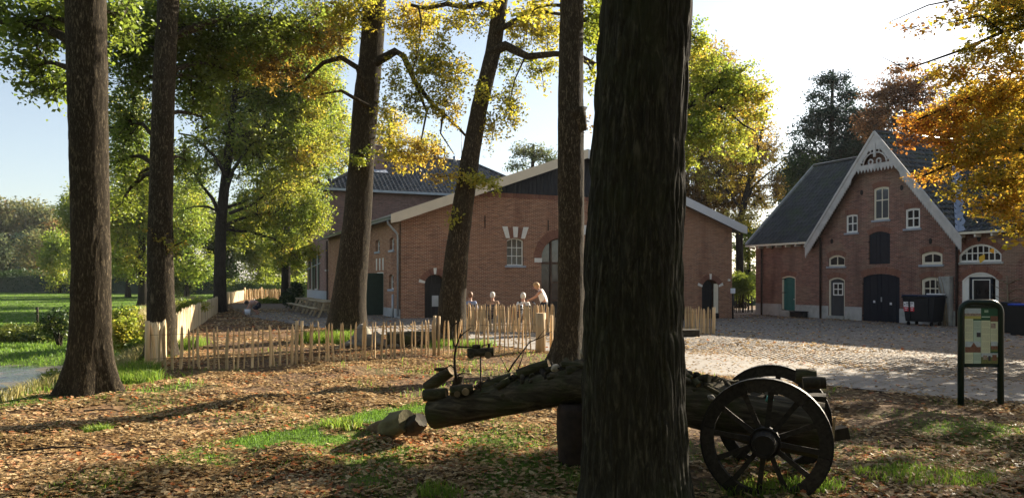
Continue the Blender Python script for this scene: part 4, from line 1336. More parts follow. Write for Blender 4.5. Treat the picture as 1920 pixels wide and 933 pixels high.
    for sgn in (-1, 1):
        sc = MB()
        arc = [(GC + sgn * (0.08 + 0.62 * math.sin(q)), -FO, zb + 0.14 + 0.58 * math.cos(q) ** 1.0) for q in [k * math.pi / 2 / 8 for k in range(9)]]
        sc.tube(arc, 0.04, 6)
        cur = [(GC + sgn * (0.24 + 0.13 * math.cos(q)), -FO, zb + 0.27 + 0.13 * math.sin(q)) for q in [k * 2 * math.pi / 9 for k in range(10)]]
        sc.tube(cur, 0.045, 6)
        sc.build("scroll", M['barge_white'], fw_)
        for k in range(4):
            q = 0.25 + k * 0.36
            a_ = Vector((GC + sgn * (0.08 + 0.62 * math.sin(q)), -FO, zb + 0.14 + 0.58 * math.cos(q)))
            dv = Vector((sgn * math.sin(q), 0, math.cos(q) * 0.9)).normalized()
            MB().tube([a_, a_ + dv * 0.16, a_ + dv * 0.30], [0.03, 0.055, 0.012], 6).build("leaf_carving", M['barge_white'], fw_)
        # solid corner panels beside the scrolls
        MB().prism([(GC + sgn * 0.09, CRG - 0.35), (GC + sgn * 0.09, CRG - 0.75), (GC + sgn * 0.42, CRG - 0.78)] if sgn > 0 else [(GC - 0.09, CRG - 0.35), (GC - 0.42, CRG - 0.78), (GC - 0.09, CRG - 0.75)], FRONT, y0 + 0.012, y1 - 0.012).build("panel", M['barge_white'], fw_)
        MB().prism([(GC + sgn * 0.85, zb + 0.15), (GC + sgn * 1.35, zb + 0.15), (GC + sgn * 0.82, zb + 0.62)] if sgn > 0 else [(GC - 1.35, zb + 0.15), (GC - 0.85, zb + 0.15), (GC - 0.82, zb + 0.62)], FRONT, y0 + 0.014, y1 - 0.014).build("panel", M['barge_white'], fw_)
    # soffit under the front overhang
    for sgn in (-1, 1):
        MB().add([(GC, -FO + 0.03, zcross(GC) - 0.17), (GC + sgn * 4.5, -FO + 0.03, zcross(GC + 4.5) - 0.17), (GC + sgn * 4.5, 0, zcross(GC + 4.5) - 0.17), (GC, 0, zcross(GC) - 0.17)], [(0, 1, 2, 3)]).build("soffit", M['door_wood'], h)
    # grey buttress slab by the corner
    t0, t1, z0, z1 = hbox(1768, 1789, 518, 616)
    MB().bbox((t0, -0.32, base), (t1, -0.012, z1), 0.02).build("buttress", M['concrete'], h)
    return h

BARN = build_barn()
VILLA = build_villa()
HOUSE = build_house()

# ================================================================ trees
LEAF_T = np.array([(0, 0, 0), (-0.31, 0.45, 0.10), (0, 1, -0.05), (0.31, 0.45, 0.10)])
LEAF_F = np.array([(0, 3, 2), (0, 2, 1)])

def unit(a):
    return a / np.maximum(np.linalg.norm(a, axis=-1, keepdims=True), 1e-9)

def leaf_arrays(P, size, up=0.5, droop=0.35, sun=0.0):
    """Leaf vertices for leaf bases P (n,3): random heading, faces turned loosely upwards."""
    n = len(P)
    d = RNG.normal(0, 1, (n, 3)); d[:, 2] = d[:, 2] * 0.6 - droop
    d = unit(d)
    nn = RNG.normal(0, 1, (n, 3)); nn[:, 2] += up * 2
    nn = unit(nn - d * (nn * d).sum(1, keepdims=True))
    x = np.cross(d, nn)
    s = (size * (0.65 + 0.7 * RNG.random(n)))[:, None, None]
    T = LEAF_T[None]
    return P[:, None, :] + s * (x[:, None] * T[..., 0:1] + d[:, None] * T[..., 1:2] + nn[:, None] * T[..., 2:3])

def leaf_mesh(name, P, size, tint, mat, up=0.5, droop=0.35):
    V = leaf_arrays(P, size, up, droop)
    n = len(P)
    Fc = (LEAF_F[None] + (np.arange(n) * 4)[:, None, None]).reshape(-1, 3)
    return np_mesh(name, V.reshape(-1, 3), Fc, mat, np.repeat(np.clip(tint, 0, 1), 4))

def twig_mesh(name, A, B, ra, rb, mat):
    """Thin three-sided tapering rods from A to B."""
    n = len(A)
    d = unit(B - A)
    ref = np.tile(np.array([[0.3, 0.5, 0.81]]), (n, 1))
    x = unit(np.cross(d, ref)); y = np.cross(d, x)
    V = np.zeros((n, 6, 3))
    for k in range(3):
        a = 2 * math.pi * k / 3
        o = x * math.cos(a) + y * math.sin(a)
        V[:, k] = A + o * np.asarray(ra).reshape(-1, 1)
        V[:, 3 + k] = B + o * np.asarray(rb).reshape(-1, 1)
    f = np.array([(0, 1, 4, 3), (1, 2, 5, 4), (2, 0, 3, 5)])
    Fc = (f[None] + (np.arange(n) * 6)[:, None, None]).reshape(-1, 4)
    return np_mesh(name, V.reshape(-1, 3), Fc, mat)

def cl(px, py, D, rx, ry, cover=1.2, size=0.1, tm=0.4, ts=0.22, dep=1.0):
    """A foliage clump: centre at a measured place, radii in photograph pixels at that distance."""
    k = D / F_PX
    lp = (size / k) * (size * 0.62 / k) * 0.5 * 0.62
    n = int(cover * 1.45 * math.pi * rx * ry / max(lp, 0.3))
    return dict(c=at(px, py, D), r=Vector((rx * k, max(rx, ry) * k * dep, ry * k)), n=max(12, n), size=size, tm=tm, ts=ts)
def clw(x, y, z, rx, ry, rz, n, size=0.16, tm=0.4, ts=0.22):
    return dict(c=Vector((x, y, z)), r=Vector((rx, ry, rz)), n=n, size=size, tm=tm, ts=ts)

def trunk_mesh(name, pts, rad, mat, nr=24, nz=40, ridge=0.0, freq=26.0, flare=0.5, flare_h=0.3, seed=0.0, lobes=5):
    """Tapered trunk around a polyline; ridge > 0 models the bark plates in relief."""
    P = np.array([tuple(p) for p in pts]); rad = np.array(rad, float)
    zs = P[:, 2]
    s = np.linspace(0, 1, nz) ** (1.0 if ridge > 0 else 1.25)
    z = zs[0] + (zs[-1] - zs[0]) * s
    # smooth the axis a little
    X = np.interp(z, zs, P[:, 0]); Y = np.interp(z, zs, P[:, 1]); RR = np.interp(z, zs, rad)
    th = np.linspace(0, 2 * np.pi, nr, endpoint=False)
    TH, Zg = np.meshgrid(th, z)
    Rg = np.repeat(RR[:, None], nr, 1)
    hz = (Zg - z[0])
    fl = flare * np.exp(-hz / flare_h) * (0.75 + 0.35 * np.cos(lobes * TH + seed) + 0.2 * np.cos((lobes - 2) * TH + 2 * seed))
    lump = 0.10 * (fbm(np.cos(TH) * 1.3 + seed, np.sin(TH) * 1.3, Zg * 0.7, 3) - 0.44)
    Rg = Rg * (1 + fl + lump)
    if ridge > 0:
        cx, cy = np.cos(TH) * RR.mean() * freq, np.sin(TH) * RR.mean() * freq
        w = fbm(cx * 0.25, cy * 0.25, Zg * 2.0 + seed, 2) * 2.2
        n1 = vnoise(cx + w, cy + w, Zg * freq * 0.13 + seed)
        n2 = vnoise(cx * 2.1 + w, cy * 2.1, Zg * freq * 0.25 + 7)
        rr = 1 - np.abs(2 * n1 - 1)
        Rg = Rg - ridge * (rr ** 1.6) - ridge * 0.35 * n2
    V = np.stack([X[:, None] + Rg * np.cos(TH), Y[:, None] + Rg * np.sin(TH), Zg], -1).reshape(-1, 3)
    i = np.arange(nz - 1)[:, None] * nr + np.arange(nr)[None]
    j = np.arange(nz - 1)[:, None] * nr + (np.arange(nr)[None] + 1) % nr
    Fc = np.stack([i, j, j + nr, i + nr], -1).reshape(-1, 4)
    return np_mesh(name, V, Fc, mat, None, True)

def axis_point(pts, rad, z):
    P = np.array([tuple(p) for p in pts])
    z = min(max(z, P[0, 2]), P[-1, 2])
    return Vector((np.interp(z, P[:, 2], P[:, 0]), np.interp(z, P[:, 2], P[:, 1]), z)), float(np.interp(z, P[:, 2], rad))

def bend(a, b, n=6, sag=0.12, wob=0.05):
    L = (b - a).length
    side = Vector((random.uniform(-1, 1), random.uniform(-1, 1), random.uniform(-0.3, 0.3))) * (L * wob)
    out = []
    for k in range(n + 1):
        f = k / n
        p = a.lerp(b, f)
        out.append(p + Vector((0, 0, sag * L * math.sin(math.pi * f))) + side * math.sin(2 * math.pi * f) + Vector([random.uniform(-1, 1) * L * 0.012 for _ in range(3)]) * (0 < k < n))
    return out

def tree(name, label, group, pts, rad, clumps, leaf='leaf_green', bark='bark_brown', branches=(), nr=24, nz=40, ridge=0.0, freq=26.0, flare=0.5, flare_h=0.35,
         cat="tree", twigs=True, limb_z=None, seed=0.0, up=0.5, droop=0.35, limbs=True, limb_r=0.35, joined=False, sag=0.10, twig_r=0.011, leaf_over=None):
    base = Vector(pts[0])
    t = thing(name, label, cat, base, 0, group)
    loc = [Vector(p) - base for p in pts]
    trunk = link("trunk", trunk_mesh("trunk", loc, rad, M[bark], nr, nz, ridge, freq, flare, flare_h, seed), t)
    LP, LS, LT, TA, TB, TRA, TRB = [], [], [], [], [], [], []
    jm = MB()
    def limb(pp, r0, r1):
        n = len(pp)
        rr = [lerp(r0, r1, (k / (n - 1)) ** 0.8) for k in range(n)]
        if joined: jm.tube(pp, rr, 6)
        else: MB().tube(pp, rr, 8, jit=0.08).build("branch", M[bark], t, fix=False)
    for br in branches:                               # branches measured in the photograph
        pp = [Vector(p) - base for p in br[0]]
        limb(pp, br[1], br[2])
    for c in clumps:
        cc = c['c'] - base
        r = c['r']
        dist = max(r) * 0.8
        zt = cc.z - (abs(cc.x) + abs(cc.y)) * (0.35 if limb_z is None else limb_z)
        top = loc[-1].z
        zt = min(max(zt, top * 0.3), top * 0.97)
        a, ra = axis_point(loc, rad, zt)
        nodes = []
        if limbs and (cc - a).length > 0.3:
            pp = bend(a, cc, 7, sag)
            r0 = min(ra * limb_r, 0.035 + 0.022 * (cc - a).length)
            limb(pp, r0, max(0.008, r0 * 0.25))
            nodes = [np.array(p) for p in pp[4:]]
        else:
            nodes = [np.array(cc)]
        per = 14
        nt_ = max(3, c['n'] // per)
        q = RNG.normal(0, 1, (nt_, 3)); q = unit(q) * (RNG.random((nt_, 1)) ** 0.45)
        # uneven outline: the clump is pulled in and out by noise
        q *= (0.72 + 0.6 * vnoise(q[:, 0] * 2.3 + cc.x, q[:, 1] * 2.3 + cc.z, q[:, 2] * 2.3)[:, None])
        C = np.array(cc)[None] + q * np.array(r)[None]
        # sub-branches inside the clump
        ns = max(2, nt_ // 9)
        sub = C[RNG.choice(nt_, ns, replace=False)]
        sub = np.array(cc)[None] * 0.25 + sub * 0.75
        d2 = ((C[:, None] - sub[None]) ** 2).sum(-1)
        near = d2.argmin(1)
        C = C + (sub[near] - C) * 0.22
        if twigs:
            nd = np.array(nodes)
            sn = ((sub[:, None] - nd[None]) ** 2).sum(-1).argmin(1)
            TA.append(nd[sn]); TB.append(sub); TRA.append(np.full(ns, twig_r * 1.6)); TRB.append(np.full(ns, twig_r))
            TA.append(sub[near]); TB.append(C); TRA.append(np.full(nt_, twig_r * 0.8)); TRB.append(np.full(nt_, twig_r * 0.25))
        dirn = unit(C - sub[near] + RNG.normal(0, 0.15, C.shape) * c['size'] * 3)
        L = c['size'] * 3.6
        k = RNG.random((nt_, per, 1)) - 0.45
        pos = C[:, None] + dirn[:, None] * k * L + RNG.normal(0, 1, (nt_, per, 3)) * np.array([0.85, 0.85, 0.5]) * c['size'] * 1.15
        hue = np.clip(c['tm'] + c['ts'] * (1.7 * (vnoise(C[:, 0] * 0.9 + 3, C[:, 1] * 0.9, C[:, 2] * 0.9) - 0.5)[:, None] * 2 + RNG.normal(0, 0.55, (nt_, per))), 0, 1)
        LP.append(pos.reshape(-1, 3)); LS.append(np.full(nt_ * per, c['size'])); LT.append(hue.ravel())
    if joined and jm.v:
        jb = jm.build("branches", M[bark], t, fix=False)
        jb['kind'] = "stuff"
    if LP:
        P, S, T = np.concatenate(LP), np.concatenate(LS), np.concatenate(LT)
        link("crown", leaf_mesh("crown", P, S, T, M[leaf], up, droop), t)
        if twigs:
            o = link("twigs", twig_mesh("twigs", np.concatenate(TA), np.concatenate(TB), np.concatenate(TRA), np.concatenate(TRB), M['twig']), t)
            o['kind'] = "stuff"
    return t

def px_axis(lst, D):
    """[(px, py, half width px)] -> points and radii at distance D."""
    pts = [at(a, b, D) for a, b, _ in lst]
    pts[0].z = gz1(pts[0].x, pts[0].y) - 0.12
    return pts, [w / F_PX * D for _, _, w in lst]

def B(points, D, r0, r1):
    n = len(points)
    Ds = D if hasattr(D, '__len__') else (D, D)
    return ([at(a, b, lerp(Ds[0], Ds[1], k / (n - 1))) for k, (a, b) in enumerate(points)], r0, r1)

# --- the big dark oak in front
pts, rad = px_axis([(1191, 955, 102), (1186, 700, 98), (1187, 500, 96), (1195, 300, 92), (1203, 150, 90), (1211, 0, 89), (1224, -260, 82), (1240, -700, 78), (1260, -1300, 60)], 5.85)
tree("oak_tree", "thick dark furrowed oak trunk standing nearest, in front of the log cart", "oaks along the edge of the yard", pts, rad,
     [clw(x, y, z, 2.2, 2.2, 1.4, 420, 0.22) for x, y, z in ((1.0, 6.5, 10.5), (-1.5, 5.0, 11.5), (3.0, 4.5, 11.5), (1.5, 8.5, 12.5), (-1.0, 8.0, 12.8))], 'leaf_lime', 'bark_oak', nr=280, nz=760, ridge=0.026, freq=27, flare=0.22, flare_h=0.28, seed=1.3, twigs=False)
# --- far left trunk
pts, rad = px_axis([(172, 748, 36), (171, 640, 34.5), (171, 500, 34), (167, 320, 34), (164, 150, 35.5), (161, 0, 36), (156, -300, 33), (150, -700, 25)], 11.6)
tree("oak_tree", "straight brown oak on the pond bank, half its trunk in sun", "oaks along the edge of the yard", pts, rad,
     [cl(70, 45, 12.4, 78, 58, 1.72, 0.088, 0.22), cl(58, 125, 12.2, 52, 58, 1.33, 0.088, 0.3), cl(108, 160, 12.4, 45, 55, 1.17, 0.088, 0.25), cl(135, 30, 13, 60, 60, 1.56, 0.088, 0.3), cl(-45, 60, 13, 60, 80, 1.17, 0.088, 0.25), cl(225, 40, 12.8, 50, 70, 1.17, 0.088, 0.3),
      cl(60, -110, 12, 130, 100, 0.78, 0.16, 0.3), cl(250, -140, 11.5, 130, 100, 0.23, 0.16, 0.3), cl(120, -380, 12, 200, 150, 0.23, 0.2, 0.3)],
     'leaf_green', 'bark_brown', nr=88, nz=230, ridge=0.012, freq=26, flare=1.0, flare_h=0.42, seed=0.4, limb_z=0.2)
# --- second trunk, behind the palisade
pts, rad = px_axis([(302, 672, 26), (302, 600, 25), (300, 450, 22.5), (304, 250, 21), (309, 120, 20), (316, 0, 20), (325, -250, 16), (330, -500, 10)], 17.6)
tree("oak_tree", "oak trunk with small shoots rising behind the pale fence", "oaks along the edge of the yard", pts, rad,
     [cl(240, 85, 18, 70, 90, 1.79, 0.088, 0.2), cl(335, 60, 18.6, 85, 80, 1.79, 0.088, 0.25), cl(240, 235, 18.6, 42, 85, 1.56, 0.088, 0.2), cl(410, 55, 19, 90, 65, 1.56, 0.088, 0.3), cl(262, 335, 19, 35, 60, 0.78, 0.088, 0.35), cl(370, 150, 19, 55, 70, 1.25, 0.088, 0.3),
      cl(325, 462, 17.3, 38, 24, 0.27, 0.08, 0.85), cl(285, 445, 17.3, 18, 16, 0.31, 0.08, 0.8), cl(350, 300, 19, 40, 45, 0.47, 0.088, 0.4), cl(500, 50, 19.5, 80, 60, 1.01, 0.088, 0.4), cl(420, 130, 19.5, 60, 50, 0.70, 0.088, 0.45), cl(570, 40, 20, 60, 50, 0.78, 0.088, 0.5), cl(230, 380, 19.5, 34, 44, 0.8, 0.088, 0.5), cl(262, 150, 19, 36, 60, 1.2, 0.088, 0.45), cl(300, 30, 19, 50, 40, 1.2, 0.088, 0.4), cl(380, 220, 19.5, 40, 40, 0.6, 0.088, 0.5), cl(225, 300, 19, 30, 50, 0.9, 0.088, 0.45), cl(320, -180, 18, 200, 120, 0.23, 0.2, 0.3)],
     'leaf_green', 'bark_brown', nr=64, nz=170, ridge=0.011, freq=24, flare=0.5, seed=2.1, limb_z=0.25)
# --- the broad lime-green tree further back
pts, rad = px_axis([(413, 585, 12.5), (412, 500, 10.5), (414, 420, 10), (420, 360, 9), (428, 290, 8), (440, 180, 5), (452, 60, 2.5)], 41.5)
LB = [B([(416, 410), (398, 372), (374, 342), (350, 300)], 41.3, 0.135, 0.05), B([(420, 370), (436, 320), (470, 270), (520, 240)], 41, 0.15, 0.05), B([(424, 330), (400, 290), (362, 255), (335, 250)], 41, 0.12, 0.04), B([(430, 400), (470, 385), (520, 350)], 41, 0.1, 0.03)]
tree("oak_tree", "broad yellow green tree with a dark forked trunk at the back of the fence", "oaks along the edge of the yard", pts, rad,
     [cl(480, 110, 42, 110, 75, 2.0, 0.135, 0.35), cl(560, 165, 43, 75, 80, 2.0, 0.135, 0.45), cl(395, 180, 42, 60, 80, 1.2, 0.135, 0.35), cl(480, 265, 42.5, 105, 80, 1.7, 0.135, 0.4), cl(575, 275, 43, 55, 75, 1.9, 0.135, 0.5), cl(375, 300, 41, 45, 60, 0.9, 0.135, 0.45),
      cl(525, 375, 42.5, 80, 60, 1.7, 0.135, 0.5), cl(590, 400, 44, 35, 55, 1.6, 0.135, 0.5), cl(455, 430, 43, 55, 45, 1.2, 0.135, 0.45), cl(545, 470, 44, 55, 35, 1.5, 0.135, 0.5), cl(350, 390, 43, 30, 40, 0.7, 0.135, 0.4), cl(600, 200, 44, 35, 60, 1.3, 0.135, 0.4), cl(480, 190, 44, 120, 70, 0.8, 0.135, 0.2)],
     'leaf_lime', 'bark_far', LB, nr=24, nz=60, flare=0.45, seed=1.0, limb_z=0.15, twig_r=0.02)
pts, rad = px_axis([(536, 560, 9), (536, 430, 8), (540, 300, 6), (548, 150, 3), (552, 60, 1.5)], 60)
tree("oak_tree", "full bright yellow green tree between the forked trunk and the villa", "trees beyond the far fence", pts, rad,
     [cl(530, 80, 60, 80, 55, 1.5, 0.19, 0.4), cl(600, 130, 60, 45, 60, 1.5, 0.19, 0.5), cl(632, 220, 60, 26, 60, 1.2, 0.19, 0.5), cl(625, 60, 60, 40, 50, 1.3, 0.19, 0.5), cl(640, 320, 60, 20, 40, 0.8, 0.19, 0.5), cl(480, 150, 60, 60, 60, 1.3, 0.19, 0.35), cl(560, 210, 60, 75, 60, 1.6, 0.19, 0.45), cl(605, 270, 60, 34, 60, 1.5, 0.19, 0.5), cl(490, 270, 60, 65, 60, 1.4, 0.19, 0.4), cl(560, 340, 60, 70, 55, 1.7, 0.19, 0.45), cl(595, 410, 60, 30, 50, 1.4, 0.19, 0.5), cl(490, 390, 60, 60, 55, 1.5, 0.19, 0.35), cl(540, 460, 60, 60, 40, 1.7, 0.19, 0.3)],
     'leaf_lime', 'bark_far', nr=10, nz=14, joined=True, limb_z=0.15, twig_r=0.025)
pts, rad = px_axis([(268, 560, 8), (266, 430, 7), (264, 300, 5), (262, 180, 2)], 62)
tree("oak_tree", "olive yellow tree filling the gap between the two left trunks", "trees beyond the far fence", pts, rad,
     [cl(245, 230, 62, 40, 70, 1.3, 0.19, 0.45), cl(262, 330, 62, 56, 60, 1.6, 0.19, 0.55), cl(240, 420, 62, 50, 55, 1.6, 0.19, 0.6), cl(290, 410, 62, 50, 50, 1.4, 0.19, 0.5), cl(345, 330, 62, 45, 60, 1.1, 0.19, 0.4), cl(350, 430, 62, 50, 50, 1.5, 0.19, 0.35), cl(255, 490, 62, 60, 36, 1.4, 0.19, 0.35), cl(370, 500, 62, 50, 30, 1.4, 0.19, 0.25)],
     'leaf_lime', 'bark_far', nr=10, nz=14, joined=True, limb_z=0.15, twig_r=0.025)
# --- the leaning pair in the middle
pts, rad = px_axis([(648, 640, 35), (652, 580, 33), (663, 480, 28.5), (671, 400, 26), (678, 300, 24), (685, 200, 24), (696, 100, 22.5), (704, 0, 21), (716, -200, 17), (724, -420, 11)], 22.4)
LB = [B([(692, 190), (672, 128), (640, 108), (606, 118), (572, 150), (540, 165)], (22.2, 21), 0.12, 0.03), B([(700, 120), (742, 96), (757, 106), (777, 151), (807, 191), (858, 238), (880, 262)], (22.2, 21.6), 0.135, 0.03), B([(777, 151), (800, 210), (790, 262), (762, 300)], (21.8, 21.5), 0.05, 0.012), B([(692, 200), (640, 170), (585, 180)], (22, 21), 0.07, 0.02),
      B([(830, 215), (826, 250), (852, 290)], 21.6, 0.04, 0.01)]
tree("oak_tree", "massive dark oak leaning right in front of the barn's left end", "oaks along the edge of the yard", pts, rad,
     [cl(655, 22, 22, 80, 36, 1.6, 0.088, 0.45), cl(580, 70, 21, 80, 34, 1.5, 0.088, 0.92, 0.12), cl(500, 130, 20.8, 85, 32, 1.4, 0.088, 0.98, 0.1), cl(420, 105, 20.5, 50, 30, 1.1, 0.088, 0.95, 0.12), cl(590, 165, 21, 48, 22, 0.8, 0.088, 0.8), cl(770, 40, 22, 60, 46, 1.2, 0.088, 0.40), cl(815, 110, 21.6, 55, 60, 1.0, 0.088, 0.40), cl(780, 190, 21.6, 45, 50, 0.6, 0.088, 0.40),
      cl(752, 285, 21.8, 48, 40, 0.85, 0.088, 0.50), cl(838, 190, 21.4, 40, 55, 0.8, 0.088, 0.45), cl(800, 290, 21.4, 50, 36, 0.8, 0.088, 0.60), cl(725, 215, 22, 22, 60, 0.5, 0.088, 0.40), cl(670, 300, 21.8, 20, 13, 1.1, 0.09, 0.15), cl(690, 285, 21.8, 12, 9, 1.0, 0.09, 0.1), cl(628, 255, 22.5, 14, 50, 0.6, 0.088, 0.3), cl(640, 60, 22.5, 30, 70, 0.7, 0.088, 0.40), cl(740, 150, 22, 30, 50, 0.5, 0.088, 0.40),
      cl(680, -150, 22, 230, 110, 0.3, 0.18, 0.5)],
     'leaf_gold', 'bark_brown', LB, nr=80, nz=190, ridge=0.013, freq=22, flare=0.6, flare_h=0.5, seed=3.3, limbs=False, twig_r=0.009)
pts, rad = px_axis([(845, 655, 27), (849, 560, 25.5), (857, 466, 22), (866, 400, 20), (881, 300, 18), (899, 200, 16), (924, 100, 15.5), (939, 0, 14), (945, -40, 13), (965, -220, 12), (985, -420, 8)], 20.8)
LB = [B([(917, 100), (948, 86), (968, 96), (990, 106), (1040, 101), (1085, 104), (1118, 122)], (20.7, 20.4), 0.15, 0.06), B([(932, 22), (900, 8), (870, 14), (838, 8), (800, 16), (770, 10)], (20.7, 20.2), 0.11, 0.04), B([(785, 14), (790, 40), (784, 95), (770, 140)], 20.3, 0.03, 0.01), B([(905, 150), (930, 120), (938, 98)], 20.6, 0.04, 0.02), B([(930, 60), (1000, 20), (1060, 28)], 20.5, 0.08, 0.04), B([(985, 106), (965, 150), (950, 215)], 20.5, 0.03, 0.01)]
tree("oak_tree", "slender oak leaning to the right with a bushy sprout above the roof edge", "oaks along the edge of the yard", pts, rad,
     [cl(870, 28, 20.8, 85, 30, 0.9, 0.088, 0.45), cl(905, 175, 20.3, 22, 24, 0.9, 0.088, 0.4), cl(955, 200, 21, 34, 60, 0.8, 0.088, 0.40), cl(985, 50, 21, 50, 50, 1.0, 0.088, 0.45), cl(1015, 130, 21, 36, 45, 0.7, 0.088, 0.40), cl(890, 338, 20.4, 48, 18, 1.2, 0.088, 0.25), cl(925, 352, 20.4, 22, 10, 1.0, 0.088, 0.3), cl(835, 330, 20.3, 36, 16, 0.7, 0.088, 0.55),
      cl(850, 402, 20.4, 8, 18, 1.0, 0.09, 0.1), cl(922, 245, 21, 24, 40, 0.7, 0.088, 0.45), cl(1030, 55, 21.5, 40, 55, 0.8, 0.088, 0.4), cl(855, 140, 21, 36, 44, 0.6, 0.088, 0.40), cl(950, 120, 21, 26, 34, 0.6, 0.088, 0.40), cl(782, 110, 20.5, 26, 46, 0.5, 0.088, 0.50), cl(940, -150, 21, 200, 100, 0.3, 0.18, 0.5)],
     'leaf_gold', 'bark_brown', LB, nr=64, nz=180, ridge=0.011, freq=24, flare=0.6, flare_h=0.4, seed=4.4, limbs=False, twig_r=0.009)
# --- trunk beside the big oak
pts, rad = px_axis([(1060, 700, 30), (1066, 640, 27), (1070, 560, 25.5), (1071, 400, 25), (1070, 300, 25.5), (1070, 200, 24.5), (1071, 100, 23.5), (1073, 0, 23), (1078, -250, 20), (1083, -600, 12)], 15.0)
tree("oak_tree", "grey oak with a burl, close beside the dark foreground oak", "oaks along the edge of the yard", pts, rad,
     [cl(1112, 45, 15.3, 30, 50, 1.6, 0.1, 0.2), cl(1000, 20, 15.4, 50, 26, 0.8, 0.1, 0.5), cl(1106, 130, 16, 14, 45, 0.7, 0.1, 0.25), cl(1096, 235, 14.95, 10, 28, 0.5, 0.07, 0.9), cl(1070, -150, 15, 230, 100, 0.3, 0.18, 0.4)],
     'leaf_gold', 'bark_brown', [B([(1080, 205), (1082, 215), (1088, 225), (1092, 245)], 14.85, 0.22, 0.10)], nr=72, nz=190, ridge=0.011, freq=24, flare=0.9, flare_h=0.35, seed=5.5, limb_z=0.1, twig_r=0.007)
# --- lime tree mostly hidden behind the big oak
pts, rad = px_axis([(1178, 632, 20), (1178, 450, 17), (1185, 300, 14), (1190, 150, 10), (1195, 0, 6), (1200, -150, 3)], 27.0)
LB = [B([(1185, 280), (1230, 230), (1275, 205), (1318, 186), (1345, 165), (1375, 160), (1398, 185)], 26.8, 0.16, 0.03), B([(1318, 186), (1360, 205), (1395, 235), (1420, 248)], 26.8, 0.06, 0.02), B([(1187, 260), (1240, 240), (1300, 230), (1318, 250)], 26.8, 0.09, 0.02), B([(1345, 165), (1350, 150), (1400, 140)], 26.8, 0.04, 0.015)]
tree("oak_tree", "lime green tree reaching over the barn's right slope from behind the dark trunk", "oaks along the edge of the yard", pts, rad,
     [cl(1302, 75, 27, 34, 36, 1.5, 0.115, 0.42), cl(1335, 150, 27, 62, 55, 1.7, 0.115, 0.42), cl(1395, 165, 27, 50, 42, 1.4, 0.115, 0.48), cl(1305, 240, 27, 45, 50, 1.8, 0.115, 0.42), cl(1360, 250, 27.4, 50, 40, 1.2, 0.115, 0.48), cl(1432, 180, 27, 30, 22, 0.9, 0.115, 0.5), cl(1290, 300, 27, 30, 22, 1.1, 0.115, 0.42), cl(1128, 50, 27, 22, 60, 1.5, 0.115, 0.55), cl(1400, 290, 27.5, 40, 20, 0.6, 0.115, 0.55),
      cl(1200, 40, 28, 90, 90, 1.0, 0.16, 0.4), cl(1420, 215, 27, 36, 24, 0.8, 0.115, 0.5), cl(1330, 205, 27, 90, 24, 0.8, 0.125, 0.7)],
     'leaf_lime', 'bark_far', LB, nr=24, nz=50, seed=6.0, limbs=False, twig_r=0.012)
# --- golden beech at the right; its trunk stands beyond the frame
bp = [Vector((14.2, 14.5, -0.15)), Vector((14.2, 14.5, 2)), Vector((14.0, 14.6, 6)), Vector((13.8, 14.8, 10)), Vector((13.6, 15, 14))]
LB = [B([(2150, 240), (2000, 190), (1900, 165), (1800, 190), (1720, 225)], (14.4, 14.0), 0.12, 0.015), B([(2150, 120), (1980, 40), (1880, 60), (1800, 95), (1700, 130), (1650, 105)], (14.4, 14.0), 0.06, 0.004), B([(2150, 330), (2000, 290), (1900, 280), (1800, 300), (1730, 330)], (14.4, 13.5), 0.11, 0.015), B([(1980, 40), (1840, -10), (1740, 10), (1660, 45)], 14.0, 0.035, 0.004), B([(1880, 60), (1840, 30), (1790, 40), (1720, 55)], 14.0, 0.025, 0.004), B([(2100, 420), (1980, 390), (1900, 375), (1840, 395)], (14, 13), 0.08, 0.01)]
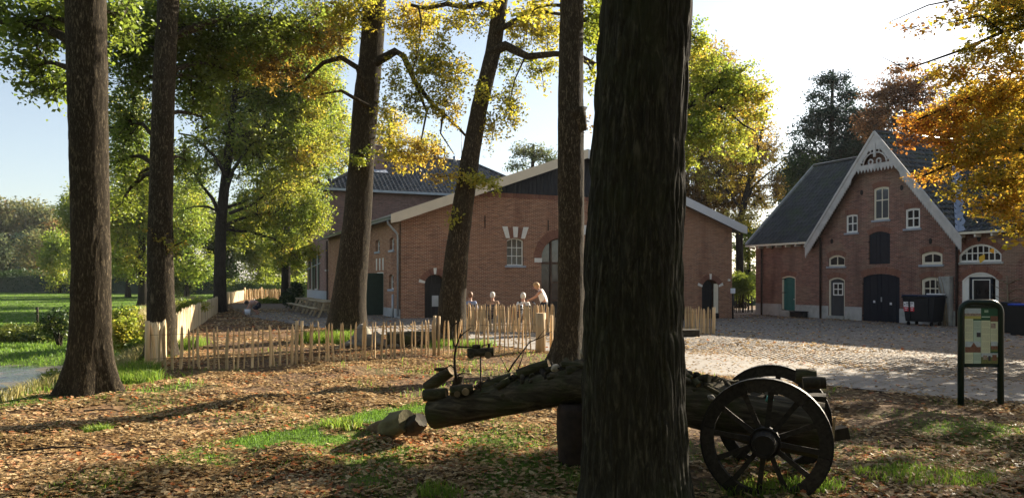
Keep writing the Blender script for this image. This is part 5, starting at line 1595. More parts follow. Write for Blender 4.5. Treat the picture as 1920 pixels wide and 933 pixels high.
tree("beech_tree", "golden orange beech hanging over the house roof from the side", None, bp, [0.5, 0.42, 0.36, 0.26, 0.1],
     [cl(1860, 20, 14, 60, 30, 0.8, 0.066, 0.35), cl(1900, 100, 14, 50, 40, 1.1, 0.066, 0.35), cl(1830, 140, 14, 55, 30, 0.9, 0.066, 0.45), cl(1900, 30, 14, 55, 50, 1.3, 0.066, 0.2), cl(1845, 95, 14, 60, 30, 1.0, 0.066, 0.3), cl(1885, 170, 13.6, 70, 50, 1.3, 0.066, 0.4), cl(1790, 215, 14, 70, 40, 1.2, 0.066, 0.6), cl(1722, 235, 14.4, 42, 26, 1.2, 0.066, 0.75), cl(1860, 262, 13.2, 75, 50, 1.3, 0.066, 0.5), cl(1895, 335, 12.8, 55, 50, 1.3, 0.066, 0.4), cl(1800, 300, 13.5, 55, 28, 1.6, 0.066, 0.6), cl(1742, 332, 13.8, 34, 13, 1.3, 0.066, 0.8), cl(1858, 385, 13, 46, 24, 1.3, 0.066, 0.6), cl(1765, 140, 14, 65, 26, 0.7, 0.066, 0.5),
      cl(1690, 120, 14, 45, 14, 0.2, 0.07, 0.95), cl(1720, 50, 14, 70, 26, 0.16, 0.07, 0.95), cl(1800, 30, 14, 60, 26, 0.35, 0.075, 0.6), cl(1855, 200, 14.5, 110, 60, 0.9, 0.066, 0.35), cl(1700, 268, 14.2, 30, 12, 1.0, 0.066, 0.8), cl(1905, 420, 12.8, 30, 18, 1.2, 0.066, 0.4), cl(1920, 250, 14, 60, 120, 1.0, 0.09, 0.4), cl(1838, 345, 13.2, 58, 34, 0.8, 0.066, 0.5), cl(1790, 365, 13.2, 30, 12, 1.0, 0.066, 0.65), cl(1885, 400, 12.9, 40, 26, 0.9, 0.066, 0.45), cl(1770, 262, 13.8, 45, 22, 1.3, 0.066, 0.75)]
     + [clw(x, y, z, r, r, r * 0.75, int(n * 1.8), 0.20, 0.45) for x, y, z, r, n in ((12.5, 11.5, 4.2, 2.0, 560), (14.5, 13, 5.2, 2.3, 620), (16.5, 15.5, 5.5, 2.3, 520), (13, 13.5, 7.6, 2.4, 620), (15.5, 16, 8.5, 2.5, 560), (12.0, 16.2, 8.6, 2.2, 520), (14, 14, 11, 2.6, 620), (16.5, 13, 10, 2.2, 460), (11.6, 10.4, 7.2, 1.8, 420), (15.8, 18.5, 6.8, 2.2, 480), (12.8, 17.5, 12, 2.2, 460), (13.6, 10.0, 5.6, 1.8, 420), (12.2, 16.6, 3.3, 1.7, 420), (14.2, 18.6, 3.9, 2.0, 460), (16.5, 20.0, 5.0, 2.2, 460), (18.0, 17.5, 8.5, 2.4, 460), (17.2, 22.0, 5.2, 2.4, 460), (12.9, 19.5, 9.2, 1.7, 420), (14.2, 20.2, 11.6, 2.1, 300), (15.2, 20.4, 4.8, 2.0, 460), (19.6, 24.0, 6.6, 2.4, 420), (11.5, 8.6, 5.0, 1.7, 420), (16.5, 11.5, 7.0, 2.0, 420))],
     'leaf_beech', 'bark_far', LB, nr=24, nz=40, seed=7.0, limbs=False, twig_r=0.006, up=0.9, droop=0.15)
# --- brown half-bare trees behind the barn
pts, rad = px_axis([(1300, 560, 9), (1302, 420, 8), (1310, 330, 6), (1322, 230, 4), (1330, 130, 2)], 62)
tree("beech_tree", "tall rust topped tree showing above the barn roof", "trees behind the barn", pts, rad,
     [cl(1318, 130, 62, 62, 62, 2.0, 0.2, 0.9), cl(1372, 190, 62, 62, 58, 1.6, 0.2, 0.9), cl(1300, 250, 62, 55, 75, 1.9, 0.2, 0.5), cl(1370, 300, 62, 66, 64, 1.5, 0.2, 0.45), cl(1290, 360, 62, 55, 55, 2.0, 0.2, 0.5), cl(1350, 375, 62, 60, 40, 1.8, 0.2, 0.6), cl(1415, 250, 62, 40, 46, 1.0, 0.2, 0.8), cl(1400, 350, 62, 46, 50, 1.0, 0.2, 0.7)], 'leaf_brown', 'bark_far', nr=12, nz=20, joined=True, twig_r=0.03)
pts, rad = px_axis([(1388, 560, 8), (1386, 420, 6.5), (1402, 350, 5), (1425, 260, 3), (1440, 200, 1.5)], 58)
LB = [B([(1390, 400), (1412, 350), (1440, 325), (1470, 300)], 58, 0.14, 0.03), B([(1398, 360), (1418, 320), (1430, 280)], 58, 0.1, 0.02), B([(1388, 390), (1350, 340), (1345, 300)], 58, 0.12, 0.03), B([(1388, 420), (1340, 400), (1300, 395)], 58, 0.1, 0.03)]
tree("beech_tree", "thin half bare orange tree between barn and house", "trees behind the barn", pts, rad,
     [cl(1440, 290, 58, 36, 50, 0.6, 0.16, 0.8), cl(1400, 300, 58, 50, 50, 0.4, 0.135, 0.6), cl(1425, 370, 58, 40, 36, 0.6, 0.135, 0.8), cl(1390, 410, 58, 45, 28, 0.9, 0.135, 0.5), cl(1455, 350, 58, 18, 36, 0.6, 0.135, 0.95), cl(1345, 330, 58, 40, 60, 0.5, 0.135, 0.5)], 'leaf_gold', 'bark_far', LB, nr=12, nz=24, joined=True, limb_z=0.1, twig_r=0.025)
pts, rad = px_axis([(998, 560, 5), (998, 420, 5), (998, 330, 4), (1000, 270, 2)], 80)
tree("birch_tree", "small pale green tree behind the barn ridge", "trees behind the barn", pts, rad, [cl(985, 285, 80, 30, 22, 1.0, 0.24, 0.3), cl(1015, 292, 80, 26, 20, 1.0, 0.24, 0.35), cl(968, 312, 80, 20, 12, 1.0, 0.24, 0.2), cl(1035, 300, 80, 16, 20, 1.0, 0.24, 0.3)], 'leaf_far', 'bark_far', nr=10, nz=12, joined=True, limb_z=0.1, twig_r=0.03)
pts, rad = px_axis([(720, 560, 6), (722, 400, 6), (725, 320, 5), (735, 200, 2)], 84)
tree("oak_tree", "golden tree behind the chimney of the brick house", "trees behind the barn", pts, rad, [cl(720, 262, 84, 46, 40, 0.9, 0.24, 0.5), cl(790, 270, 84, 50, 30, 0.7, 0.24, 0.55), cl(655, 270, 84, 40, 50, 0.8, 0.24, 0.3), cl(740, 225, 84, 40, 36, 0.5, 0.24, 0.6)], 'leaf_gold', 'bark_far', nr=10, nz=12, joined=True, limb_z=0.1, twig_r=0.03)
# --- dark conifer and the rest behind the right-hand house
pts, rad = px_axis([(1562, 560, 9), (1562, 400, 8), (1558, 250, 5), (1562, 130, 1.5)], 78)
tree("pine_tree", "tall dark pine with layered branches behind the house's left roof", "trees behind the house", pts, rad,
     [cl(1560, 152, 78, 36, 18, 1.8, 0.24, 0.3), cl(1535, 180, 78, 26, 14, 1.4, 0.24, 0.3), cl(1592, 178, 78, 26, 18, 1.7, 0.24, 0.4), cl(1560, 212, 78, 52, 24, 1.8, 0.24, 0.3), cl(1520, 250, 78, 40, 22, 1.6, 0.24, 0.3), cl(1590, 255, 78, 55, 30, 2.0, 0.24, 0.4), cl(1550, 300, 78, 80, 34, 1.9, 0.24, 0.3), cl(1530, 225, 78, 30, 20, 1.6, 0.24, 0.35), cl(1610, 225, 78, 40, 22, 1.8, 0.24, 0.35), cl(1610, 290, 78, 50, 40, 2.0, 0.24, 0.3), cl(1500, 340, 78, 50, 36, 1.9, 0.24, 0.35), cl(1580, 350, 78, 80, 40, 2.0, 0.24, 0.3), cl(1640, 220, 78, 40, 30, 1.8, 0.24, 0.35), cl(1495, 282, 78, 22, 16, 1.4, 0.24, 0.4)], 'leaf_pine', 'bark_far', nr=10, nz=16, joined=True, limb_z=0.05, twig_r=0.03, sag=-0.05)
pts, rad = px_axis([(1495, 560, 7), (1496, 420, 6), (1500, 340, 3)], 72)
tree("oak_tree", "dark round tree low against the house's left roof slope", "trees behind the house", pts, rad, [cl(1500, 320, 72, 40, 34, 1.8, 0.24, 0.5), cl(1478, 370, 72, 34, 34, 1.6, 0.24, 0.5), cl(1520, 370, 72, 50, 40, 1.8, 0.24, 0.4), cl(1455, 420, 72, 30, 24, 1.4, 0.24, 0.6)], 'leaf_dark', 'bark_far', nr=10, nz=12, joined=True, twig_r=0.03)
pts, rad = px_axis([(1690, 560, 9), (1690, 400, 8), (1695, 280, 6), (1700, 180, 2)], 70)
tree("beech_tree", "copper brown beech rising behind the carved gable", "trees behind the house", pts, rad, [cl(1660, 180, 70, 44, 34, 1.6, 0.22, 0.5), cl(1715, 170, 70, 50, 40, 1.8, 0.22, 0.4), cl(1645, 235, 70, 46, 36, 1.8, 0.22, 0.3), cl(1740, 230, 70, 55, 40, 2.0, 0.22, 0.3), cl(1690, 130, 70, 30, 16, 0.8, 0.22, 0.6)], 'leaf_rust', 'bark_far', nr=10, nz=12, joined=True, twig_r=0.03)
pts, rad = px_axis([(1800, 560, 9), (1800, 400, 8), (1805, 280, 6), (1810, 180, 2)], 74)
tree("pine_tree", "dark evergreen behind the ridge under the golden leaves", "trees behind the house", pts, rad, [cl(1640, 270, 74, 60, 28, 1.8, 0.24, 0.4), cl(1770, 262, 74, 60, 34, 2.0, 0.24, 0.3), cl(1850, 240, 74, 60, 40, 1.9, 0.24, 0.3), cl(1820, 190, 74, 60, 36, 1.4, 0.24, 0.3), cl(1900, 200, 74, 50, 60, 1.6, 0.24, 0.4)], 'leaf_pine', 'bark_far', nr=10, nz=12, joined=True, twig_r=0.03)
# --- greenery in the gap between barn and house
def bush(name, label, px, py, D, rx, ry, leaf, cover=2.0, size=0.12, tm=0.4, group=None, cat="shrub", dep=1.0, n=3, ts=0.25, up=0.5):
    """A multi-stemmed shrub: stems from the ground and foliage in several uneven clumps."""
    c = at(px, py, D)
    zb = gz1(c.x, c.y)
    t = thing(name, label, cat, (c.x, c.y, zb), 0, group)
    k = D / F_PX
    P, T, S = [], [], []
    st = MB()
    for i in range(n):
        ox, oz = (random.uniform(-0.55, 0.55) if n > 1 else 0), random.uniform(-0.3, 0.3) if n > 1 else 0
        m_ = cl(px + ox * rx, py + oz * ry, D, rx * (0.65 if n > 1 else 1), ry * (0.75 if n > 1 else 1), cover, size, tm, ts, dep)
        cc = m_['c'] - Vector((c.x, c.y, zb))
        nn = m_['n']
        q = unit(RNG.normal(0, 1, (nn, 3))) * RNG.random((nn, 1)) ** 0.4
        q *= 0.7 + 0.65 * vnoise(q[:, 0] * 2.5 + i, q[:, 1] * 2.5, q[:, 2] * 2.5 + cc.x)[:, None]
        p = np.array(cc) + q * np.array(m_['r'])
        p[:, 2] = np.maximum(p[:, 2], 0.03)
        P.append(p)
        T.append(np.clip(tm + ts * (2.2 * (vnoise(p[:, 0] * 1.5, p[:, 1] * 1.5, p[:, 2] * 1.5) - 0.5) * 1.4 + RNG.normal(0, 0.5, nn)), 0, 1))
        for _ in range(3):
            e = cc + Vector([random.uniform(-0.5, 0.5) * m_['r'][j] for j in range(3)])
            st.tube([(random.uniform(-0.1, 0.1), random.uniform(-0.1, 0.1), -0.05), Vector(e) * 0.5 + Vector((0, 0, 0.1)), e], [0.03, 0.02, 0.008], 5)
    st.build("stems", M['twig'], t, fix=False)['kind'] = "stuff"
    link("foliage", leaf_mesh("foliage", np.concatenate(P), size, np.concatenate(T), M[leaf], up), t)
    return t
bush("shrub", "dense green shrub behind the dark paling between barn and house", 1397, 540, 56, 30, 34, 'leaf_green', 2.2, 0.14, 0.3)
pts, rad = px_axis([(1404, 575, 4), (1404, 480, 3.5), (1404, 430, 2.5), (1402, 400, 1)], 64)
tree("oak_tree", "sunlit yellow green young tree in the gap beside the house", "trees behind the barn", pts, rad, [cl(1392, 470, 64, 26, 30, 1.6, 0.2, 0.3), cl(1412, 440, 64, 24, 26, 1.4, 0.2, 0.45), cl(1385, 430, 64, 22, 16, 1.2, 0.2, 0.3), cl(1400, 510, 64, 24, 24, 1.6, 0.2, 0.2)], 'leaf_lime', 'bark_far', nr=8, nz=10, joined=True, twig_r=0.03)

# --- woods on the far left, tree by tree
def far_tree(label, px, top, base, D, w, leaf, tm, group, size=None, shape='round', name="oak_tree", cover=1.5, bark='bark_far'):
    k = D / F_PX
    c = at(px, base, D)
    zb = gz1(c.x, c.y)
    zt = CAM_H + (HOR - top) * k
    pts = [Vector((c.x, c.y, zb - 0.1)), Vector((c.x, c.y, lerp(zb, zt, 0.5))), Vector((c.x + 0.3, c.y, zt - 0.5))]
    cs = []
    H = base - top
    n = 9 if shape == 'round' else 7
    for i in range(n):
        if shape == 'round':
            a = i / n * 2 * math.pi + random.random()
            f = 0.0 if i == 0 else random.uniform(0.45, 0.75)
            x = px + math.cos(a) * w * f
            y = lerp(top, base, 0.45) + math.sin(a) * H * 0.33 * (f / 0.6 if i else 0)
            rx, ry = w * random.uniform(0.4, 0.6), H * random.uniform(0.18, 0.28)
            y = max(y, top + ry * 0.9)
        else:
            f = i / (n - 1)
            x = px + random.uniform(-0.1, 0.1) * w
            rx, ry = w * (0.18 + 0.75 * f), H * 0.13
            y = lerp(top + ry, base - H * 0.12, f)
        cs.append(cl(x, y, D + random.uniform(-1, 1) * w * k * 0.4, rx, ry, cover, size or D * 0.0034, tm + random.uniform(-0.12, 0.12), 0.2))
    return tree(name, label, group, pts, [w * k * 0.07, w * k * 0.05, w * k * 0.015], cs, leaf, bark, nr=8, nz=8, joined=True, twigs=D < 90, twig_r=0.03, limb_z=0.2)
FG = "trees of the wood beyond the field"
for lab, px, top, D, w, lf, tm, shp in (
        ("russet crowned tree at the far left end of the wood", 8, 372, 168, 46, 'leaf_far', 0.6, 'round'), ("tall olive tree on the wood's skyline beside the russet one", 52, 374, 172, 44, 'leaf_far', 0.5, 'round'),
        ("rounded grey green tree where the wood steps down", 92, 384, 170, 34, 'leaf_far', 0.35, 'round'), ("dark spruce tip peeping beside the left trunk", 126, 372, 165, 22, 'leaf_pine', 0.6, 'cone'),
        ("bluish conifer low in the wood", 40, 425, 150, 26, 'leaf_pine', 0.8, 'cone'), ("dark round tree at the wood's foot, far left edge", -6, 440, 148, 30, 'leaf_far', 0.1, 'round'), ("pale yellowing tree in the middle of the wood", 72, 430, 146, 30, 'leaf_far', 0.6, 'round'),
        ("orange tipped tree just left of the big brown trunk", 108, 412, 128, 32, 'leaf_far', 0.8, 'round'), ("tall wood tree standing outside the left edge", -70, 380, 170, 60, 'leaf_far', 0.5, 'round')):
    far_tree(lab, px, top, 540, D, w, lf, tm, FG, shape=shp, name="spruce_tree" if shp == 'cone' else "oak_tree")
far_tree("bright yellow birch in front of the wood", 112, 432, 540, 104, 30, 'leaf_lime', 0.42, None, name="birch_tree", cover=1.6)
for lab, px, top, D, w, lf, tm in (
        ("mottled yellow tree behind the gap of the two left trunks", 240, 330, 84, 62, 'leaf_green', 0.65), ("green tree behind the second trunk's right side", 350, 345, 88, 60, 'leaf_green', 0.35), ("dark green tree far behind the forked trunk", 425, 380, 92, 50, 'leaf_dark', 0.6),
        ("bright green tree above the dark hedge", 500, 400, 90, 55, 'leaf_green', 0.5), ("yellow green tree beside the villa's left wall", 556, 380, 86, 44, 'leaf_lime', 0.35), ("green tree low behind the first trunk", 170, 350, 90, 50, 'leaf_green', 0.4)):
    far_tree(lab, px, top, 548, D, w, lf, tm, "trees beyond the far fence", size=0.26, cover=1.7)

# --- hedges, shrubs and weeds
def hedge(label, pa, pb, top, base, D0, D1, leaf, tm, name="hedge"):
    a, b = at(pa, base, D0), at(pb, base, D1)
    a.z, b.z = gz1(a.x, a.y), gz1(b.x, b.y)
    hgt = (base - top) / F_PX * (D0 + D1) / 2
    t = thing(name, label, "hedge", a)
    L = (b - a).length
    n = int(L * hgt * 95)
    u, v, w = RNG.random(n), RNG.random(n) ** 0.7, RNG.normal(0, 0.75, n)
    x = a.x + (b.x - a.x) * u; y = a.y + (b.y - a.y) * u + w
    h = hgt * (0.85 + 0.3 * vnoise(u * L * 0.35, w * 0.4))
    z = v * h
    P = np.stack([x - a.x, y - a.y, z], 1)
    tint = tm + 0.35 * smooth((z / hgt - 0.72) / 0.3) + RNG.normal(0, 0.1, n)  # lighter tint towards the top paints the light on the hedge crown
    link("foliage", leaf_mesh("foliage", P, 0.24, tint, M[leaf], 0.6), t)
    st = MB()
    for k in range(int(L / 2)):
        f = (k + 0.5) / int(L / 2)
        p = (b - a) * f
        st.tube([p + Vector((0, 0, -0.2)), p + Vector((random.uniform(-0.2, 0.2), 0, hgt * 0.75))], [0.06, 0.03], 5)
    st.build("stems", M['twig'], t, fix=False)['kind'] = "stuff"
    nv = b - a
    sd = Vector((-nv.y, nv.x, 0)).normalized() * 0.45
    cm = MB()
    m_ = 14
    for q in range(m_):
        p0, p1 = nv * (q / m_), nv * ((q + 1) / m_)
        h0 = Vector((0, 0, hgt * random.uniform(0.66, 0.8)))
        cm.add([p0 - sd, p1 - sd, p1 + sd, p0 + sd, p0 - sd * 0.7 + h0, p1 - sd * 0.7 + h0, p1 + sd * 0.7 + h0, p0 + sd * 0.7 + h0], [(0, 1, 5, 4), (1, 2, 6, 5), (2, 3, 7, 6), (3, 0, 4, 7), (4, 5, 6, 7)])
    cm.build('opaque_core', M[leaf], t, fix=False)['kind'] = 'stuff'  # solid dark core added inside to make the hedge darker
    return t
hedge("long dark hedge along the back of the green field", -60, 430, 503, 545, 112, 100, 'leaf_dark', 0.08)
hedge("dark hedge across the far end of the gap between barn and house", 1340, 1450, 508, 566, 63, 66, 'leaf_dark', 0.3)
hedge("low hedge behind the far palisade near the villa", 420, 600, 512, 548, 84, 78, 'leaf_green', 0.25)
bush("bramble", "dark green bramble thicket at the pond's far side", 50, 622, 27, 85, 22, 'leaf_dark', 1.1, 0.1, 0.75, n=7, ts=0.35)
bush("bramble", "dark brush beside the left trunk across the pond", 112, 610, 25, 34, 34, 'leaf_dark', 1.0, 0.1, 0.6, n=4, ts=0.35)
bush("shrub", "bright yellow shrub between the two left trunks", 240, 622, 20, 36, 40, 'leaf_lime', 1.5, 0.1, 0.62, n=4, ts=0.2)
bush("shrub", "dark green shrub in the shade below the yellow one", 252, 652, 19, 30, 20, 'leaf_green', 1.6, 0.09, 0.25, n=3)
bush("shrub", "glossy dark laurel at the corner of the villa", 548, 560, 47, 24, 18, 'leaf_dark', 2.0, 0.13, 0.3, n=3)
bush("shrub", "low green shrub in front of the far palisade", 500, 566, 58, 36, 9, 'leaf_green', 1.8, 0.13, 0.25, n=4)
bush("shrub", "arching dark shrub against the villa's left wall", 562, 545, 52, 18, 22, 'leaf_dark', 1.8, 0.13, 0.4, n=3)

bush("shrub", "yellow green shrub behind the second trunk's base", 222, 596, 24, 44, 30, 'leaf_lime', 1.3, 0.1, 0.5, n=4)
bush("shrub", "olive shrub leaning over the pale fence to the right of the second trunk", 352, 576, 30, 34, 18, 'leaf_lime', 1.2, 0.1, 0.45, n=4)
bush("shrub", "low weedy shrub on the bank before the left trunk", 108, 712, 13.4, 26, 26, 'leaf_lime', 0.9, 0.06, 0.4, n=4)
bush("shrub", "small leafy weed clump at the water's edge by the left frame edge", 52, 748, 12.6, 30, 16, 'leaf_lime', 0.9, 0.06, 0.45, n=3)

def reeds(name, label, pts, n, h, mat, parent_kind=None, lean=0.25, w=0.012, tm=0.5, spread=0.5, cat="reeds"):
    """Upright blades around the given ground points."""
    P = np.array(pts)
    idx = RNG.integers(0, len(P), n)
    x = P[idx, 0] + RNG.normal(0, spread, n); y = P[idx, 1] + RNG.normal(0, spread, n)
    z = gz(x, y) - 0.02
    return blades(name, label, x, y, z, h, mat, lean, w, tm, cat)

def blades(name, label, x, y, z, h, mat, lean=0.3, w=0.006, tm=0.4, cat=None, ts=0.22, parent=None):
    n = len(x)
    hh = np.asarray(h) * (0.55 + 0.7 * RNG.random(n))
    a = RNG.random(n) * 2 * np.pi
    ln = lean * hh * (0.3 + RNG.random(n))
    dx, dy = np.cos(a) * ln, np.sin(a) * ln
    b = RNG.random(n) * 2 * np.pi
    wx, wy = np.cos(b) * w * (0.6 + RNG.random(n)), np.sin(b) * w * (0.6 + RNG.random(n))
    V = np.zeros((n, 5, 3))
    V[:, 0] = np.stack([x - wx, y - wy, z], 1); V[:, 1] = np.stack([x + wx, y + wy, z], 1)
    V[:, 2] = np.stack([x + wx * 0.8 + dx * 0.35, y + wy * 0.8 + dy * 0.35, z + hh * 0.6], 1); V[:, 3] = np.stack([x - wx * 0.8 + dx * 0.35, y - wy * 0.8 + dy * 0.35, z + hh * 0.6], 1)
    V[:, 4] = np.stack([x + dx, y + dy, z + hh * (1 - 0.4 * lean)], 1)
    f = np.array([(0, 1, 2), (0, 2, 3), (3, 2, 4)])
    Fc = (f[None] + (np.arange(n) * 5)[:, None, None]).reshape(-1, 3)
    t = np.clip(tm + ts * RNG.normal(0, 1, n) * 0.6 + 0.25 * (vnoise(np.asarray(x) * 2, np.asarray(y) * 2) - 0.5), 0, 1)
    o = link(name, np_mesh(name, V.reshape(-1, 3), Fc, M[mat], np.repeat(t, 5)), parent)
    return tag(o, label, cat, None, "stuff")

# ================================================================ fences
def picket_mesh(h, w, seed, mat):
    """A cleft chestnut stake: uneven five-sided section, slight bend, pointed top."""
    rnd = random.Random(seed)
    mb = MB()
    n = 6
    lv = [0, 0.35, 0.7, 0.93, 1.0]
    bx, by = rnd.uniform(-0.02, 0.02), rnd.uniform(-0.012, 0.012)
    prof = [(1.0 + rnd.uniform(-0.25, 0.2)) for _ in range(n)]
    vs, fs = [], []
    for i, f in enumerate(lv):
        ww = w * (1.0 if f < 0.9 else (0.8 if f < 0.97 else 0.18)) * (1 + rnd.uniform(-0.08, 0.08))
        ox, oy = bx * math.sin(math.pi * f) + rnd.uniform(-1, 1) * 0.003, by * math.sin(math.pi * f)
        for k in range(n):
            a = 2 * math.pi * k / n + 0.3
            vs.append((ox + math.cos(a) * ww * prof[k], oy + math.sin(a) * ww * 0.62 * prof[k], f * h))
    for i in range(len(lv) - 1):
        for k in range(n):
            fs.append((i * n + k, i * n + (k + 1) % n, (i + 1) * n + (k + 1) % n, (i + 1) * n + k))
    fs.append([(len(lv) - 1) * n + k for k in range(n)])
    mb.add(vs, fs)
    return mb.mesh("picket", mat)

PICK = {}
def pickets_of(mat, h, w):
    key = (mat, round(h, 2), w)
    if key not in PICK:
        PICK[key] = [picket_mesh(h * random.uniform(0.95, 1.05), w * random.uniform(0.8, 1.25), random.random(), M[mat]) for _ in range(9)]
    return PICK[key]

def fence(label, pts, h, spacing, mat, posts=(), w=0.022, post_r=0.045, group="chestnut paling fences", limit=300, wires=(0.25, 0.78), post_h=None, jitter=0.02):
    P = [Vector((x, y, gz1(x, y))) for x, y in pts]
    t = thing("paling_fence", label, "fence", P[0], 0, group)
    o = P[0]
    seg = [(P[i], P[i + 1], (Vector(P[i + 1].xy) - Vector(P[i].xy)).length) for i in range(len(P) - 1)]
    total = sum(s[2] for s in seg)
    n = int(total / spacing)
    ms = pickets_of(mat, h, w)
    rest = MB()
    items = []
    for k in range(n):
        d = (k + 0.5) * spacing + random.uniform(-0.25, 0.25) * spacing
        for a, b, L in seg:
            if d <= L: break
            d -= L
        p = a.lerp(b, min(1, d / max(L, 1e-6)))
        p.z = gz1(p.x, p.y) - 0.03 + random.uniform(-0.03, 0.03)
        items.append((p.length_squared, p, math.atan2(b.y - a.y, b.x - a.x)))
    if len(items) > limit:
        items.sort(key=lambda q: q[0])
    for k, (_, p, ang) in enumerate(items):
        m_ = random.choice(ms)
        rot = (random.gauss(0, jitter), random.gauss(0, jitter * 1.3), ang + random.uniform(-0.4, 0.4) + random.choice((0, math.pi)))
        if k < limit:
            link("picket", m_, t, p - o, rot)
        else:
            mt = Matrix.Translation(p - o) @ Matrix.Rotation(rot[2], 4, 'Z') @ Matrix.Rotation(rot[1], 4, 'Y')
            rest.add([mt @ v.co for v in m_.vertices], [list(f.vertices) for f in m_.polygons])
    if rest.v:
        rest.build("pickets", M[mat], t, fix=False)['kind'] = "stuff"
    for f in wires:
        line = []
        for a, b, L in seg:
            for q in range(int(L / 1.0) + 2):
                p = a.lerp(b, min(1, q / (int(L / 1.0) + 1)))
                line.append(Vector((p.x, p.y - 0.02, gz1(p.x, p.y) + f * h)) - o)
        MB().tube(line, 0.0035, 4, caps=False).build("wire", M['rust'], t, fix=False)
    for (x, y, ph, pr) in posts:
        z = gz1(x, y)
        MB().tube([(x - o.x, y - o.y, z - 0.1 - o.z), (x - o.x + 0.01, y - o.y, z + ph * 0.5 - o.z), (x - o.x + 0.015, y - o.y, z + ph - o.z)], [pr * 1.05, pr, pr * 0.95], 9, jit=0.08).build("post", M[mat], t, fix=False)
    return t

fence("open chestnut paling in front, between the pale corner post and the thick brown post", [(-7.0, 14.7), (-5.6, 15.15), (-3.1, 17.0), (-1.8, 17.75), (0.72, 18.45)], 0.87, 0.12, 'picket',
      posts=((-7.05, 14.65, 0.95, 0.045), (-4.55, 16.0, 0.91, 0.038), (-4.45, 16.03, 0.9, 0.03), (-1.82, 17.7, 0.93, 0.04), (-1.72, 17.74, 0.92, 0.03), (0.68, 18.35, 0.96, 0.125), (0.95, 18.5, 0.9, 0.04)), jitter=0.03)
fence("dense chestnut paling before the seated people, running on behind the dark oak", [(-1.9, 25.8), (2.0, 25.9), (5.0, 26.2), (7.0, 26.6)], 0.97, 0.074, 'picket', posts=((7.05, 26.55, 0.95, 0.06), (3.2, 25.95, 0.95, 0.05)), w=0.033, jitter=0.025)
fence("pale chestnut paling leading away along the bank behind the second trunk", [(-7.05, 14.75), (-8.6, 19.4), (-10.4, 24.2), (-15.4, 39.5), (-20.7, 55.0), (-24.0, 68.0)], 0.90, 0.098, 'picket_pale', posts=((-7.15, 14.95, 0.9, 0.05),), w=0.032, jitter=0.015)
fence("far sunlit paling below the laurels at the back", [(-24.0, 68.2), (-20.2, 69.0)], 1.0, 0.13, 'picket', posts=((-24.0, 68.1, 1.1, 0.07), (-22.6, 68.4, 1.12, 0.07), (-20.6, 68.9, 1.05, 0.07)), w=0.045)
fence("dark weathered paling closing the gap between barn and house", [(13.8, 48.5), (15.9, 49.6)], 1.2, 0.16, 'old_wood', w=0.045)

def field_post(label, px, py, base, D, r, mat='old_wood', rails=0):
    a = at(px, base, D); a.z = gz1(a.x, a.y)
    top = at(px, py, D).z
    t = thing("fence_post", label, "post", a, 0, "posts at the field")
    MB().tube([(0, 0, -0.2), (0.01, 0, (top - a.z) * 0.6), (0.0, 0.0, top - a.z)], [r, r * 0.95, r * 0.9], 7).build("stake", M[mat], t)
    MB().bbox((-r - 0.01, -r * 1.2, top - a.z - 0.12), (r + 0.01, -r * 0.5, top - a.z - 0.06)).build("insulator", M['iron'], t)
    return t
field_post("short dark stake standing alone in the field", 70, 575, 602, 38, 0.06)
field_post("taller thin stake beside the left trunk's shaded side", 133.5, 535, 640, 27, 0.05)

# ================================================================ logs and the old two-wheeled cart
def rot_to(d):
    return Vector(d).normalized().to_track_quat('Z', 'Y').to_matrix()

def log_mesh(pts, rad, n=36, m=60, rough=0.05, mats=None, seed=0.0, end_in=0.012):
    """A felled trunk: bark furrows in relief, cut ends slightly dished."""
    pts = [Vector(p) for p in pts]
    L = [0.0]
    for i in range(1, len(pts)): L.append(L[-1] + (pts[i] - pts[i - 1]).length)
    s = np.linspace(0, L[-1], m)
    C = np.stack([np.interp(s, L, [p[i] for p in pts]) for i in range(3)], 1)
    rr = np.interp(s, L, rad)
    d = unit(np.gradient(C, axis=0))
    ref = np.array([[0, 0, 1.0]])
    x = unit(np.cross(d, ref)); y = np.cross(x, d)
    th = np.linspace(0, 2 * np.pi, n, endpoint=False)
    TH, S = np.meshgrid(th, s)
    f = 1 + rough * 2.2 * (fbm(np.cos(TH) * 1.6 + seed, np.sin(TH) * 1.6, S * 1.2, 3) - 0.45) - rough * 1.1 * np.abs(2 * vnoise(np.cos(TH) * 5 + seed, np.sin(TH) * 5, S * 3.0) - 1)
    Rr = rr[:, None] * f
    V = C[:, None] + Rr[..., None] * (np.cos(TH)[..., None] * x[:, None] + np.sin(TH)[..., None] * y[:, None])
    vs = [tuple(v) for v in V.reshape(-1, 3)]
    mb = MB()
    fs = [(i * n + k, i * n + (k + 1) % n, (i + 1) * n + (k + 1) % n, (i + 1) * n + k) for i in range(m - 1) for k in range(n)]
    mb.add(vs, fs, 0, True)
    for i, sg in ((0, 1), (m - 1, -1)):
        c = Vector(C[i]) + Vector(d[i]) * (end_in * sg)
        ringv = [Vector(vs[i * n + k]) for k in range(n)]
        inner = [c.lerp(v, 0.8) for v in ringv]
        o = ringv + inner + [c]
        ff = [(k, (k + 1) % n, n + (k + 1) % n, n + k) for k in range(n)]
        mb.add(o, ff, 0)
        mb.add(inner + [c], [(k, (k + 1) % n, n) for k in range(n)], 1)
    return mb

def log(name, label, pts, rad, cat="log", group=None, n=36, m=60, rough=0.05, mats=('bark_log', 'cut_wood'), seed=0.0):
    o = Vector(pts[0])
    me = log_mesh([Vector(p) - o for p in pts], rad, n, m, rough, None, seed)
    ob = me.build(name, [M[mats[0]], M[mats[1]]], None, o, fix=True)
    return tag(ob, label, cat, group)

AX = Vector((0.373, 0.928, 0)).normalized()
WC = Vector((2.035, 6.1, 0.455))           # near wheel hub
FC = Vector((2.43, 7.07, 0.455))           # far wheel hub

